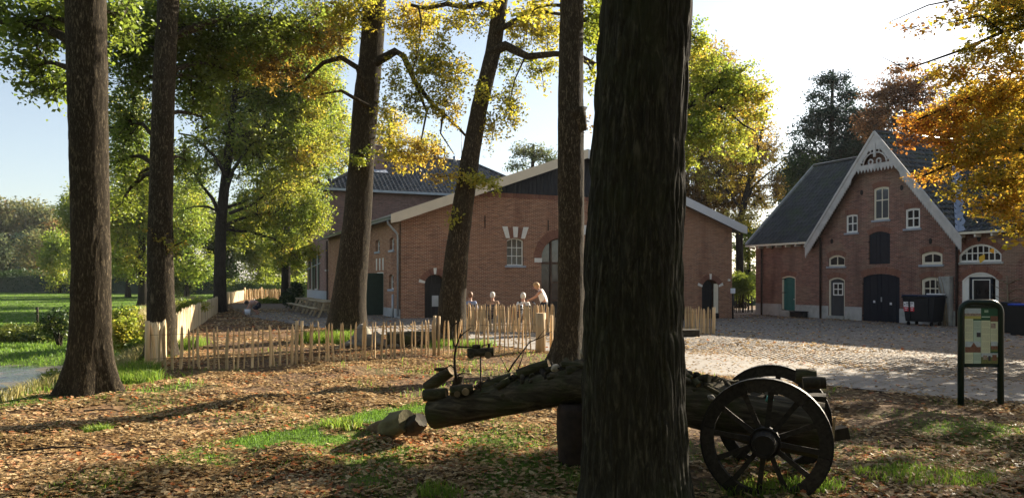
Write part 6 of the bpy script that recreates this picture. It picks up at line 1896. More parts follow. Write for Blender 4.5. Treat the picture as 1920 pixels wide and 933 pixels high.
def wheel(parent_t, c, name="wheel"):
    """Spoked wooden wheel: felloe segments, iron tyre, spokes, hub and nave ring."""
    w = link(name, None, parent_t, c - parent_t.location)
    w.rotation_euler = AX.to_track_quat('Z', 'Y').to_euler()
    w.empty_display_size = 0.1
    RO, RI, T = 0.505, 0.405, 0.07
    def arc(r0, r1, a0, a1, t0, t1, n):
        mb = MB()
        vs, fs = [], []
        for k in range(n + 1):
            a = lerp(a0, a1, k / n)
            for r, z in ((r0, t0), (r1, t0), (r1, t1), (r0, t1)):
                vs.append((r * math.cos(a), r * math.sin(a), z))
        for k in range(n):
            for q in range(4):
                fs.append((k * 4 + q, k * 4 + (q + 1) % 4, (k + 1) * 4 + (q + 1) % 4, (k + 1) * 4 + q))
        if abs(a1 - a0) < 6.2: fs += [(0, 3, 2, 1), (n * 4, n * 4 + 1, n * 4 + 2, n * 4 + 3)]
        mb.add(vs, fs)
        return mb
    for k in range(6):
        a = k * math.pi / 3 + 0.2
        arc(RI, RO - 0.012, a + 0.006, a + math.pi / 3 - 0.006, -T / 2, T / 2, 8).build("felloe", M['wheel_wood'], w)
    arc(RO - 0.012, RO + 0.006, 0, 2 * math.pi, -T / 2 - 0.004, T / 2 + 0.004, 48).build("tyre", M['iron'], w)
    for k in range(12):
        a = k * math.pi / 6 + 0.12
        d = Vector((math.cos(a), math.sin(a), 0))
        mb = MB()
        tn = Vector((-d.y, d.x, 0))
        vs = []
        for r, ww, tt, zz in ((0.09, 0.021, 0.03, 0.02), (0.2, 0.019, 0.024, 0.012), (0.32, 0.020, 0.02, 0.004), (RI + 0.01, 0.024, 0.022, 0.0)):
            for sx, sy in ((-1, -1), (1, -1), (1.0, 1), (-1.0, 1)):
                vs.append(d * r + tn * (ww * sx * (0.7 if sy > 0 else 1)) + Vector((0, 0, zz + tt * sy)))
        fs = [(3, 2, 1, 0), (12, 13, 14, 15)]
        for i in range(3):
            for q in range(4):
                fs.append((i * 4 + q, i * 4 + (q + 1) % 4, i * 4 + 4 + (q + 1) % 4, i * 4 + 4 + q))
        mb.add(vs, fs)
        mb.build("spoke", M['wheel_wood'], w)
    hub = MB().tube([(0, 0, -0.19), (0, 0, -0.17), (0, 0, -0.10), (0, 0, -0.04), (0, 0, 0.04), (0, 0, 0.11), (0, 0, 0.18)], [0.083, 0.09, 0.095, 0.118, 0.118, 0.10, 0.085], 24)
    hub.build("hub", M['wheel_wood'], w)
    arc(0.070, 0.086, 0, 2 * math.pi, -0.205, -0.185, 28).build("hub_ring", M['iron'], w)
    arc(0.112, 0.124, 0, 2 * math.pi, -0.075, -0.05, 28).build("hub_band", M['iron'], w)
    MB().tube([(0, 0, -0.192), (0, 0, -0.17)], 0.07, 20).build("axle_end", M['iron'], w)
    return w

cart = thing("log_cart", "old two wheeled wooden log cart with iron tyred spoked wheels", "cart", (2.23, 6.58, 0.0))
wheel(cart, WC)
wheel(cart, FC)
MB().bar(WC - cart.location + AX * 0.12, FC - cart.location - AX * 0.12, 0.12, 0.12).build("axle", M['old_wood'], cart)
TD = Vector((0.93, -0.37, 0)).normalized()   # along the logs, towards the right
cb = cart.location
MB().box((at(1520, 770, 6.75) - cb)[:], (0.30, 0.26, 0.30), Matrix.Rotation(math.atan2(TD.y, TD.x), 3, 'Z'), 0, 0.85).build("bolster_box", M['old_wood'], cart)
MB().bar(TD * 0.25 + AX * 0.1 + Vector((0, 0, 0.36)), TD * 0.62 + AX * 0.25 + Vector((0, 0, 0.44)), 0.12, 0.1).build("beam", M['old_wood'], cart)
MB().bar(TD * 0.5 + AX * 0.0 + Vector((0, 0, 0.28)), TD * 0.52 + AX * 0.0 + Vector((0, 0, 0.6)), 0.018, 0.018).build("stanchion", M['twig_pale'], cart)

def on_log(s, h, off=0.0):                  # s metres to the left of the axle, h above ground, off towards the back
    p = Vector((2.23, 6.58, 0)) - TD * s + AX * off
    return Vector((p.x, p.y, h))
log("log", "thick mossy log lying between the cart wheels and sloping up to the left", [on_log(-0.42, 0.48), on_log(0.1, 0.54), on_log(0.69, 0.665), on_log(1.32, 0.78)], [0.235, 0.235, 0.225, 0.20], n=48, m=80, seed=2.0)
log("log", "long slender mossy log resting on the rusty stand with its left end near the grass", [on_log(1.40, 0.80), on_log(1.74, 0.765), on_log(2.5, 0.575), on_log(3.28, 0.375)], [0.175, 0.18, 0.165, 0.155], n=44, m=90, seed=5.0)
st = thing("stand", "rusty dark stand with a small white label carrying the long log", "stand", (on_log(1.72, 0).x, on_log(1.72, 0).y, 0.0))
mb = MB()
ang = math.atan2(TD.y, TD.x)
mb.tube([(0, 0, -0.06), (0, 0, 0.05), (0, 0, 0.3), (0, 0, 0.52), (0, 0, 0.585)], [0.15, 0.19, 0.21, 0.205, 0.19], 14)
mb.build("body", M['rust'], st)
pv = at(1075, 777, 7.0) - st.location
lbl = MB().box((0.055, -0.205, 0.48), (0.045, 0.008, 0.028), Matrix.Rotation(-0.05, 3, 'Z'))
lbl.build("label", M['label_white'], st)

def short_log(label, a, b, r, group=None, mats=('bark_log', 'cut_wood'), n=14, name="log", seed=None):
    return log(name, label, [a, Vector(a).lerp(Vector(b), 0.5) + Vector((0, 0, r * 0.05)), b], [r, r * 1.04, r * 0.96], "log", group, n, 10, 0.06, mats, seed if seed is not None else random.random() * 50)
stump_at = []
# split pieces and little log creatures on the long log
LG = "small logs laid on the long logs"
short_log("split log propped up like a roof at the long log's left end", at(800, 727, 7.9), at(846, 694, 7.8), 0.062, LG)
short_log("thick stub leaning against the propped log", at(851, 742, 7.8), at(862, 702, 7.75), 0.05, LG)
short_log("short log lying crosswise under the propped one", at(795, 741, 7.75), at(838, 737, 7.7), 0.06, LG)
short_log("small log with a pale cut disc facing front", at(845, 733, 7.55), at(888, 727, 7.55), 0.055, LG)
short_log("long thin log on the middle of the long log", at(905, 727, 7.6), at(962, 707, 7.5), 0.06, LG)
short_log("mossy half log just left of the round stone", at(972, 701, 7.45), at(1030, 682, 7.35), 0.055, LG)
short_log("thin grey log crossing behind the round stone", at(1055, 682, 7.2), at(1100, 686, 7.1), 0.03, LG)
short_log("dark stub under the thin grey log", at(1062, 696, 7.15), at(1088, 692, 7.15), 0.05, LG)
# wheels (cut discs) set on the small log pieces
def disc(label, px, py, D, r):
    p = at(px, py, D)
    o = MB().tube([(0, 0, -0.02), (0, 0, 0.02)], r, 14)
    ob = o.build("wood_disc", M['cut_wood'], None, p, (R(88), 0, R(12)))
    return tag(ob, label, "wood disc", "cut wood discs on the small logs")
disc("pale cut disc with dark centre on the long log", 873, 734, 7.46, 0.035)
disc("darker cut disc left of the pale one", 857, 738, 7.5, 0.03)
# carved toy engine on a rod
toy = thing("log_figure", "small dark log car with two disc wheels raised on a thin rod", "log figure", at(901, 735, 7.5))
tb = toy.location
MB().tube([(0, 0, -0.05), (0, 0, (735 - 668) / F_PX * 7.5)], 0.008, 6).build("rod", M['rust'], toy)
zc = (735 - 660) / F_PX * 7.5
log_mesh([(-0.13, 0.0, zc), (0.13, 0, zc + 0.005)], [0.045, 0.045], 14, 10, 0.08, None, 3.0).build("body", [M['bark_log'], M['old_wood']], toy)
for x in (-0.09, 0.075):
    MB().tube([(x, -0.05, zc - 0.022), (x, -0.075, zc - 0.022)], 0.034, 12).build("wheel", M['cut_wood'] if x > 0 else M['bark_log'], toy)
log_mesh([(-0.08, 0, zc + 0.05), (0.0, 0, zc + 0.055)], [0.028, 0.025], 10, 6, 0.1, None, 8.0).build("cabin", [M['bark_log'], M['old_wood']], toy)
MB().tube([(0.08, 0, zc + 0.03), (0.085, 0, zc + 0.085)], 0.014, 7).build("chimney", M['old_wood'], toy)
# stones on the logs
def stone(label, px, py, D, r, sq=(1, 1, 0.8), mat='grey_stone', group=None, sub=2, z=None, name="stone", amp=0.22):
    bm = bmesh.new()
    bmesh.ops.create_icosphere(bm, subdivisions=sub + 1, radius=1.0)
    sd = random.random() * 40
    for v in bm.verts:
        f = 1 + amp * 2 * (noise.noise(v.co * 1.1 + Vector((sd, 0, 0)))) + amp * 0.6 * noise.noise(v.co * 2.7 + Vector((0, sd, 0)))
        v.co = Vector((v.co.x * sq[0], v.co.y * sq[1], v.co.z * sq[2])) * (r * f)
    me = bpy.data.meshes.new(name)
    bm.to_mesh(me); bm.free()
    for p in me.polygons: p.use_smooth = True
    me.materials.append(M[mat])
    c = at(px, py, D)
    if z is not None: c.z = z
    return tag(link(name, me, None, c, (0, 0, random.uniform(0, 3))), label, "stone", group)
stone("rounded pale stone with a rusty spot on the log left of the dark oak", 1042, 690, 7.25, 0.05, (1.15, 0.9, 0.85), 'boulder_pale', amp=0.1)
stone("pale pointed stone wedged beside the dark oak", 1094, 662, 7.3, 0.06, (0.6, 0.6, 1.2), 'boulder_pale', amp=0.1)
def stump(label, px, py, D, r, h, tilt, mats=('moss_wood', 'moss_wood')):
    c = at(px, py, D); c.z = gz1(c.x, c.y) - 0.05
    d = Vector((tilt[0], tilt[1], 1)).normalized()
    return log("stump", label, [c, c + d * (h * 0.5), c + d * h], [r * 1.15, r * 1.02, r * 0.9], "stump", None, 26, 20, 0.2, mats, random.random() * 50)
log("log", "short rough mossy log piece in the grass at the long log's left tip", [at(722, 803, 8.45), at(738, 797, 8.3), at(764, 788, 8.12)], [0.10, 0.145, 0.125], "log", None, 26, 20, 0.22, ('moss_wood', 'moss_wood'), 11.0)
log("log", "flat pale broken log piece left of the mossy piece", [at(694, 806, 8.8), at(710, 802, 8.72), at(728, 797, 8.65)], [0.06, 0.085, 0.08], "log", None, 22, 16, 0.22, ('cut_wood', 'moss_wood'), 17.0)
log("log", "dark rotten log piece tucked under the long log's tip", [at(764, 806, 8.2), at(778, 796, 8.1), at(790, 786, 8.05)], [0.08, 0.11, 0.09], "log", None, 22, 16, 0.22, ('old_wood', 'old_wood'), 23.0)
# a heap of bark bits and broken twigs along the logs
DB = MB()
def bits(s0, s1, zf, rf, n):
    for _ in range(n):
        ss = random.uniform(s0, s1)
        a_ = random.gauss(0, 0.55)
        zc, rc = zf(ss), rf(ss)
        base = on_log(ss, zc) + Vector((AX.x, AX.y, 0)) * (math.sin(a_) * rc * 0.9) + Vector((0, 0, math.cos(a_) * rc + random.uniform(-0.01, 0.04)))
        L = random.uniform(0.05, 0.2)
        d = (TD * random.gauss(0, 1) + AX * random.gauss(0, 0.6) + Vector((0, 0, random.gauss(0, 0.35)))).normalized() * L / 2
        r = random.choice((0.008, 0.012, 0.018, 0.028, 0.036))
        m_ = random.uniform(-0.01, 0.01)
        DB.tube([base - d, base + Vector((m_, m_, abs(m_))), base + d], [r, r * random.uniform(0.8, 1.2), r * 0.8], 6, mi=random.choice((0, 0, 0, 1)), jit=0.25)
bits(1.45, 3.0, lambda q: np.interp(q, [1.40, 1.74, 2.5, 3.28], [0.80, 0.765, 0.575, 0.375]), lambda q: 0.16, 85)
bits(0.0, 1.3, lambda q: np.interp(q, [-0.42, 0.1, 0.69, 1.32], [0.48, 0.54, 0.665, 0.78]), lambda q: 0.21, 70)
tag(DB.build("wood_debris", [M['bark_log'], M['old_wood']], None, fix=False), "broken bark bits and twigs heaped along the top of the logs", None, None, "stuff")
# bits lying on the right log
RGp = "wood bits on the right hand log"
short_log("dark stub with sawn face between trunk and far wheel", at(1333, 712, 6.95), at(1372, 722, 7.0), 0.045, RGp)
short_log("greenish split stick lying down the right log", at(1325, 725, 6.55), at(1356, 742, 6.5), 0.018, RGp, ('bark_log', 'cut_wood'))
short_log("upright knobby bit next to the dark trunk", at(1276, 705, 6.75), at(1278, 684, 6.75), 0.03, RGp)
short_log("rounded pebble-like wood bit on the right log's flank", at(1302, 712, 6.7), at(1310, 722, 6.65), 0.03, RGp)
short_log("second rounded wood bit beside the first", at(1288, 704, 6.8), at(1297, 710, 6.75), 0.028, RGp)
stone("small grey stone by the near wheel's rim on the log", 1333, 745, 6.45, 0.028, (1.2, 1, 0.9), 'grey_stone')
short_log("squared mossy block lying on the far wheel's box", at(1492, 703, 6.75), at(1530, 706, 6.7), 0.065, None, ('bark_log', 'old_wood'), 8)
short_log("second squared block on top towards the right edge of the box", at(1505, 718, 6.5), at(1548, 717, 6.45), 0.055, None, ('old_wood', 'cut_wood'), 8)
MBt = MB().tube([(0, 0, 0), (0.02, 0.02, 0.03), (0.06, 0.0, 0.01)], [0.012, 0.02, 0.006], 6)
tag(MBt.build("ribbon", M['toy_teal'], None, at(1437, 752, 6.32)), "small teal ribbon scrap on the log behind the near wheel", "ribbon")

# twigs and saplings growing round the log
def sapling(name, label, D, lines, r0=0.014, group=None, mat='twig', cat="sapling"):
    b = at(*lines[0][0], D)
    t = thing(name, label, cat, b, 0, group)
    for i, ln in enumerate(lines):
        pp = [at(x, y, D + random.uniform(-0.03, 0.03)) - b for x, y in ln]
        rr = [lerp(r0 * (1 if i == 0 else 0.6), r0 * 0.2, k / (len(pp) - 1)) for k in range(len(pp))]
        MB().tube(pp, rr, 6, jit=0.15).build("stem" if i == 0 else "twig", M[mat], t, fix=False)
    return t
sapling("bare_branch", "bare brown branch standing up from the long log's left end", 7.7, [[(856, 712), (853, 690), (852, 672), (855, 650), (862, 632), (872, 622), (884, 614)], [(852, 650), (848, 630), (848, 606)], [(848, 611), (856, 605), (864, 600)], [(852, 690), (845, 684), (834, 690), (826, 692)], [(862, 632), (866, 618)], [(858, 650), (880, 650), (900, 650), (925, 641)], [(858, 703), (866, 699), (885, 701)], [(870, 690), (870, 700)]], 0.016)
sapling("sapling", "thin leafless sapling fanning out left of the dark oak", 8.4, [[(953, 697), (962, 682), (980, 658), (993, 641), (1015, 632), (1035, 620)], [(953, 697), (946, 684), (938, 668)], [(972, 690), (980, 668), (985, 650)], [(993, 641), (1008, 634), (1022, 617)]], 0.012)
tag(MB().tube([(0, 0, 0), (0.05, 0, 0.0), (0.11, 0, 0.01)], [0.012, 0.022, 0.014], 7).build("seed_pod", M['bark_log'], None, at(814, 692, 7.7)), "dark pod hanging at the bare branch's left tip", "seed pod")
# rocks and old log behind the front fence
RG_ = "rocks behind the open paling"
for lab, px, py, D, r, sq in (("flat grey slab rock at the left of the rock pile", 662, 648, 20.3, 0.24, (1.4, 1, 0.6)), ("upright grey boulder in the middle of the rock pile", 682, 632, 20.6, 0.3, (0.9, 0.8, 1.1)), ("pale boulder with a sunlit left face", 700, 640, 20.4, 0.32, (1.0, 0.9, 0.85)),
                              ("brown boulder at the right of the rock pile", 722, 645, 20.2, 0.28, (1.3, 0.9, 0.7)), ("small square stone on the slab rock", 668, 634, 20.6, 0.12, (1, 1, 0.8))):
    stone(lab, px, py, D, r, sq, 'grey_stone', RG_, name="rock", amp=0.3)
log("log", "long low brown log lying behind the open paling", [Vector((-3.35, 20.2, 0.16)), Vector((-2.4, 20.4, 0.17)), Vector((-1.75, 20.55, 0.16))], [0.23, 0.22, 0.2], n=20, m=20)
# trough end by the right paling
tag(MB().bbox((-0.55, -0.2, -0.12), (0.55, 0.2, 0.12), 0.02).build("wooden_beam", M['old_wood'], None, Vector((5.5, 24.6, 0.12 + gz1(5.5, 24.6))), (0, 0, 0.1)), "dark square beam lying before the right end of the paling", "beam")
MB2 = MB().bbox((-0.55, -0.35, -0.06), (0.5, 0.3, 0.045), 0.02)
tag(MB2.build("stone_slab", M['slab_paving'], None, Vector((-1.66, 5.66, gz1(-1.7, 5.7) + 0.0)), (0, 0, 0.06)), "flat grey green slab edge lying in the leaves at the bottom", "slab")

# ================================================================ sign, bins, tables
S = thing("information_sign", "dark green framed information board standing on two legs by the path", "sign", (6.62, 10.72, gz1(6.6, 10.7)), R(-4))
k = 10.72 / F_PX
WD, HT = 81 * k, 197 * k
hw = WD / 2 - 0.035
rr = 0.14
pts = [(-hw, 0, -0.25), (-hw, 0, HT - 0.04 - rr)]
for q in range(1, 7):
    a = q / 6 * math.pi / 2
    pts.append((-hw + rr - rr * math.cos(a), 0, HT - 0.04 - rr + rr * math.sin(a)))
for q in range(0, 7):
    a = math.pi / 2 - q / 6 * math.pi / 2
    pts.append((hw - rr + rr * math.cos(a), 0, HT - 0.04 - rr + rr * math.sin(a)))
pts += [(hw, 0, -0.25)]
MB().tube(pts, 0.042, 14).build("frame", M['sign_green'], S)
zt_, zb_ = (760 - 578) * k, (760 - 683) * k
MB().bbox((-hw + 0.04, -0.012, zb_ - 0.035), (hw - 0.04, 0.022, zt_ + 0.03), 0.006).build("backing_board", M['sign_green'], S)
PX0, PX1, PZ0, PZ1 = -hw + 0.045, hw - 0.045, zb_ + 0.005, zt_ - 0.01
def panel(u0, u1, v0, v1, mat, lift, name="print_panel", parent=S):
    """A printed field; u from the left, v from the top, both 0..1 over the board."""
    x0, x1 = lerp(PX0, PX1, u0), lerp(PX0, PX1, u1)
    z0, z1 = lerp(PZ1, PZ0, v1), lerp(PZ1, PZ0, v0)
    return MB().bbox((x0, -0.0135 - lift, z0), (x1, -0.0125 - lift + 0.001, z1)).build(name, M[mat], parent)
pp = panel(0, 1, 0, 1, 'print_green', 0.001)
panel(0, 0.49, 0.0, 0.13, 'print_sky', 0.003, "print_photo", pp); panel(0.0, 0.49, 0.09, 0.14, 'print_photo', 0.0045, "print_photo", pp)
panel(0.0, 0.49, 0.14, 0.19, 'print_yellow', 0.003, "title_band", pp)
panel(0.51, 0.76, 0.145, 0.165, 'print_mint', 0.003, "title_lettering", pp)
for u in (0.6, 0.63, 0.66, 0.69):
    panel(u, u + 0.018, 0.03, 0.075, 'print_mint', 0.003, "emblem", pp)
panel(0.0, 0.255, 0.19, 0.82, 'print_cream', 0.003, "text_column", pp); panel(0.265, 0.49, 0.22, 0.82, 'print_mint', 0.003, "text_column", pp)
panel(0.50, 0.77, 0.22, 0.82, 'print_cream', 0.003, "text_column", pp); panel(0.78, 1.0, 0.24, 0.62, 'print_cream', 0.003, "text_column", pp)
panel(0.0, 0.255, 0.82, 1.0, 'print_cream', 0.0025, "text_column", pp); panel(0.265, 0.49, 0.82, 1.0, 'print_mint', 0.0025, "text_column", pp)
panel(0.78, 1.0, 0.14, 0.235, 'print_rust', 0.003, "print_photo", pp); panel(0.79, 0.93, 0.27, 0.36, 'print_photo', 0.0045, "print_photo", pp)
panel(0.01, 0.48, 0.60, 0.70, 'print_sky', 0.0045, "print_photo", pp); panel(0.01, 0.48, 0.70, 0.80, 'print_rust', 0.0045, "print_photo", pp)
x0, x1 = lerp(PX0, PX1, 0.18), lerp(PX0, PX1, 0.36)
MB().add([(x0, -0.0195, lerp(PZ1, PZ0, 0.70)), (x1, -0.0195, lerp(PZ1, PZ0, 0.70)), ((x0 + x1) / 2, -0.0195, lerp(PZ1, PZ0, 0.615))], [(0, 1, 2)]).build("print_photo", M['print_rust'], pp)
panel(0.36, 0.48, 0.44, 0.52, 'print_dark', 0.0045, "print_photo", pp); panel(0.375, 0.45, 0.41, 0.44, 'print_sky', 0.0045, "print_photo", pp)
panel(0.79, 0.99, 0.60, 0.68, 'print_sky', 0.0045, "print_photo", pp); panel(0.79, 0.99, 0.68, 0.78, 'print_rust', 0.0045, "print_photo", pp); panel(0.79, 0.99, 0.745, 0.78, 'print_grass', 0.006, "print_photo", pp)
panel(0.50, 1.0, 0.81, 0.88, 'print_sky', 0.0035, "print_photo", pp); panel(0.50, 1.0, 0.88, 1.0, 'print_grass', 0.0035, "print_photo", pp)
panel(0.55, 0.68, 0.85, 0.93, 'print_photo', 0.005, "print_photo", pp); panel(0.83, 0.96, 0.84, 0.95, 'print_rust', 0.005, "print_photo", pp); panel(0.71, 0.78, 0.86, 0.95, 'print_dark', 0.005, "print_photo", pp)
for (u0, u1, va, vb, nl) in ((0.02, 0.235, 0.22, 0.58, 20), (0.285, 0.475, 0.25, 0.40, 8), (0.52, 0.75, 0.25, 0.80, 30), (0.80, 0.98, 0.38, 0.58, 11), (0.02, 0.235, 0.85, 0.98, 7), (0.285, 0.475, 0.85, 0.97, 6)):
    tl_ = MB()
    for q in range(nl):
        if q % 7 == 5: continue
        v = lerp(va, vb, q / nl)
        u = u0
        while u < u1 - 0.02:                     # words of a line of small print
            wl = random.uniform(0.015, 0.05)
            x0, x1 = lerp(PX0, PX1, u), lerp(PX0, PX1, min(u + wl, u1))
            z = lerp(PZ1, PZ0, v)
            tl_.add([(x0, -0.0182, z - 0.0024), (x1, -0.0182, z - 0.0024), (x1, -0.0182, z), (x0, -0.0182, z)], [(0, 1, 2, 3)])
            u += wl + 0.008
    tl_.build("small_print", M['print_dark'], pp, fix=False)['kind'] = "stuff"
MB().tube([(-hw, 0, zb_ - 0.03), (hw, 0, zb_ - 0.03)], 0.02, 8).build("rail", M['sign_green'], S)

# big black rubbish container in front of the house
def house_world(t, out, z=0.0):
    d = Vector((0.4, -0.917)); n = Vector((-0.917, -0.4))
    p = Vector(HO[:2]) + d * t + n * out
    return Vector((p.x, p.y, z))
t0, _ = hf(1706, 600); t1, _ = hf(1771, 600)
t0 += 0.75; t1 += 0.5
c = house_world((t0 + t1) / 2, 1.0)
gzc = gz1(c.x, c.y)
BN = thing("waste_container", "large black wheeled waste container with a white and red sticker below the window", "container", (c.x, c.y, gzc), HANG + R(8))
bw, bd, bh = (t1 - t0) * 0.95, 0.95, 1.34
mb = MB()
vs = []
for z, f in ((0.2, 0.84), (0.28, 0.86), (bh, 1.0)):
    vs += [(-bw / 2 * f, -bd / 2 * f, z), (bw / 2 * f, -bd / 2 * f, z), (bw / 2 * f, bd / 2 * f, z), (-bw / 2 * f, bd / 2 * f, z)]
fs = [(3, 2, 1, 0), (8, 9, 10, 11)]
for i in range(2):
    for q in range(4): fs.append((i * 4 + q, i * 4 + (q + 1) % 4, i * 4 + 4 + (q + 1) % 4, i * 4 + 4 + q))
mb.add(vs, fs)
body = mb.build("body", M['bin_black'], BN)
for x in (-0.28, 0.3):
    MB().bar((x * bw, -bd / 2 * 0.90, 0.3), (x * bw, -bd / 2 * 1.0 - 0.02, bh - 0.06), 0.06, 0.04).build("rib", M['bin_black'], BN)
MB().bbox((-bw / 2 - 0.05, -bd / 2 - 0.05, bh - 0.05), (bw / 2 + 0.05, bd / 2 + 0.05, bh + 0.012), 0.02).build("rim", M['bin_black'], BN)
for sx in (-1, 1):
    MB().bbox((min(sx * 0.02, sx * (bw / 2 + 0.04)), -bd / 2 - 0.04, bh + 0.014), (max(sx * 0.02, sx * (bw / 2 + 0.04)), bd / 2, bh + 0.085), 0.03).build("lid", M['bin_lid'], BN)
for x in (-0.36, 0.36):
    for y in (-0.33, 0.33):
        MB().tube([(x * bw - 0.03, y, 0.1), (x * bw + 0.03, y, 0.1)], 0.1, 12).build("wheel", M['rubber'], BN)
        MB().bar((x * bw, y, 0.1), (x * bw, y, 0.24), 0.05).build("castor_fork", M['zinc'], BN)
xs = -bw * 0.30
tl = R(4)
def sticker(x0, x1, z0, z1, mat, lift, nm):
    def yy(z): return -bd / 2 * (0.86 + 0.14 * (z - 0.28) / (bh - 0.28)) - lift
    return MB().add([(x0, yy(z0), z0), (x1, yy(z0), z0), (x1, yy(z1), z1), (x0, yy(z1), z1), (x0, yy(z0) + 0.004, z0), (x1, yy(z0) + 0.004, z0), (x1, yy(z1) + 0.004, z1), (x0, yy(z1) + 0.004, z1)], [(0, 1, 2, 3), (7, 6, 5, 4), (0, 4, 5, 1), (2, 6, 7, 3)]).build(nm, M[mat], BN)
sticker(xs - 0.25, xs + 0.25, 0.86, 1.10, 'label_white', 0.006, "sticker"); sticker(xs - 0.25, xs + 0.25, 0.66, 0.857, 'label_red', 0.006, "sticker")
sticker(xs - 0.13, xs + 0.2, 1.01, 1.045, 'print_dark', 0.009, "lettering"); sticker(xs - 0.13, xs + 0.13, 0.945, 0.965, 'print_dark', 0.009, "lettering"); sticker(xs - 0.22, xs - 0.165, 0.95, 1.0, 'print_dark', 0.009, "emblem")
for a, b in ((-0.2, -0.06), (-0.02, 0.05), (0.09, 0.21)):
    sticker(xs + a, xs + b, 0.785, 0.82, 'label_white', 0.009, "lettering"); sticker(xs + a, xs + b - 0.02, 0.71, 0.735, 'label_white', 0.009, "lettering")
tag(MB().bbox((-0.4, -0.12, 0), (0.4, 0.12, 0.06), 0.02).build("paper_bundle", M['label_white'], None, Vector((c.x, c.y, gzc + bh + 0.09)) + Vector((0.35, -0.35, 0)), (0, 0, HANG)), "white paper bundle lying on the black container's lid", "paper")

def wheelie(label, px, D, lid, h=1.05, w=0.55, group="wheeled bins at the right edge"):
    c = at(px, 600, D); c.z = gz1(c.x, c.y)
    t = thing("wheeled_bin", label, "bin", c, HANG + R(20), group)
    mb = MB()
    vs = []
    for z, f in ((0.04, 0.78), (h, 1.0)):
        vs += [(-w / 2 * f, -w * 0.6 * f, z), (w / 2 * f, -w * 0.6 * f, z), (w / 2 * f, w * 0.6 * f, z), (-w / 2 * f, w * 0.6 * f, z)]
    mb.add(vs, [(3, 2, 1, 0), (4, 5, 6, 7), (0, 1, 5, 4), (1, 2, 6, 5), (2, 3, 7, 6), (3, 0, 4, 7)])
    mb.build("body", M['bin_black'], t)
    MB().bbox((-w / 2 - 0.02, -w * 0.64, h + 0.003), (w / 2 + 0.02, w * 0.64, h + 0.075), 0.03).build("lid", M[lid], t)
    MB().tube([(-w / 2, w * 0.68, h - 0.02), (w / 2, w * 0.68, h - 0.02)], 0.018, 8).build("handle", M['bin_black'], t)
    for x in (-w / 2, w / 2):
        MB().tube([(x - 0.03, w * 0.5, 0.1), (x + 0.03, w * 0.5, 0.1)], 0.1, 12).build("wheel", M['rubber'], t)
    return t
wheelie("black wheeled bin with a bright blue lid at the right edge", 1912, 26.5, 'bin_blue')
wheelie("plain black wheeled bin between sign and blue lidded bin", 1893, 28.3, 'bin_black', 1.1)
c = house_world(hf(1506, 590)[0], 0.35); c.z = gz1(c.x, c.y)
cr = thing("crate", "low black crate on the ground beside the teal door", "crate", c, HANG)
MB().bbox((-0.5, -0.2, 0.0), (0.5, 0.2, 0.3), 0.02).build("body", M['bin_black'], cr)
MB().bbox((-0.53, -0.23, 0.302), (0.53, 0.23, 0.35), 0.015).build("lid", M['rubber'], cr)
# bare espalier on the wall at the right
te = hf(1890, 540)[0]
es = thing("espalier", "bare espaliered climber trained along the wall beside the white doorway", "climber", house_world(te, 0.08, GR), HANG)
MB().tube([(0, 0, 0), (0.05, 0, 1.2), (0, 0, 2.3)], [0.05, 0.04, 0.015], 7).build("stem", M['twig_pale'], es)
for q in range(5):
    z = 0.6 + q * 0.38
    MB().tube([(0, 0, z - 0.2), (0.4, 0.01, z), (1.6, 0.0, z + random.uniform(-0.1, 0.2))], [0.025, 0.018, 0.006], 6).build("branch", M['twig_pale'], es)
    MB().tube([(0, 0, z - 0.15), (-0.3, 0.01, z), (-0.75, 0.0, z + random.uniform(0, 0.3))], [0.022, 0.016, 0.006], 6).build("branch", M['twig_pale'], es)
te = hf(1782, 560)[0]
es = thing("climber", "bare old climber stem against the grey buttress", "climber", house_world(te, 0.45, GR), HANG)
for q in range(3):
    pts = [(0.1 * q, 0, 0), (0.1 * q + random.uniform(-0.1, 0.1), 0.02, 0.9), (0.1 * q - 0.25 + random.uniform(-0.2, 0.2), 0.05, 1.9), (0.1 * q - 0.5, 0.08, 2.5)]
    MB().tube(pts, [0.03, 0.025, 0.015, 0.006], 7).build("stem", M['twig_pale'], es)
# lamp post with white box by the barn corner
c = at(1374, 592, 41.3); c.z = gz1(c.x, c.y)
lp = thing("bollard_sign", "black post with a small white box sign by the barn's right corner", "sign", c, 0)
MB().tube([(0, 0, -0.1), (0, 0, 1.45)], 0.05, 8).build("post", M['black_paint'], lp)
MB().bbox((-0.12, -0.07, 1.38), (0.12, 0.07, 1.66), 0.01).build("box", M['plastic_white'], lp)
# small white shed far behind the hedge on the left
c = at(214, 530, 125); c.z = gz1(c.x, c.y)
sh = thing("shed", "small white hut far off behind the dark hedge", "hut", c, 0.1)
MB().bbox((-1.4, 0, 0), (1.4, 3, 2.3)).build("wall", M['white_paint'], sh)
MB().prism([(-1.6, 2.303), (1.6, 2.303), (0, 3.3)], FRONT, -0.2, 3.2).build("roof", M['zinc'], sh)
window(sh, -0.9, -0.2, 1.0, 1.9, FRONT, 0, 2, 1, 0.06, 'slate_paint', -0.08, sill=None)

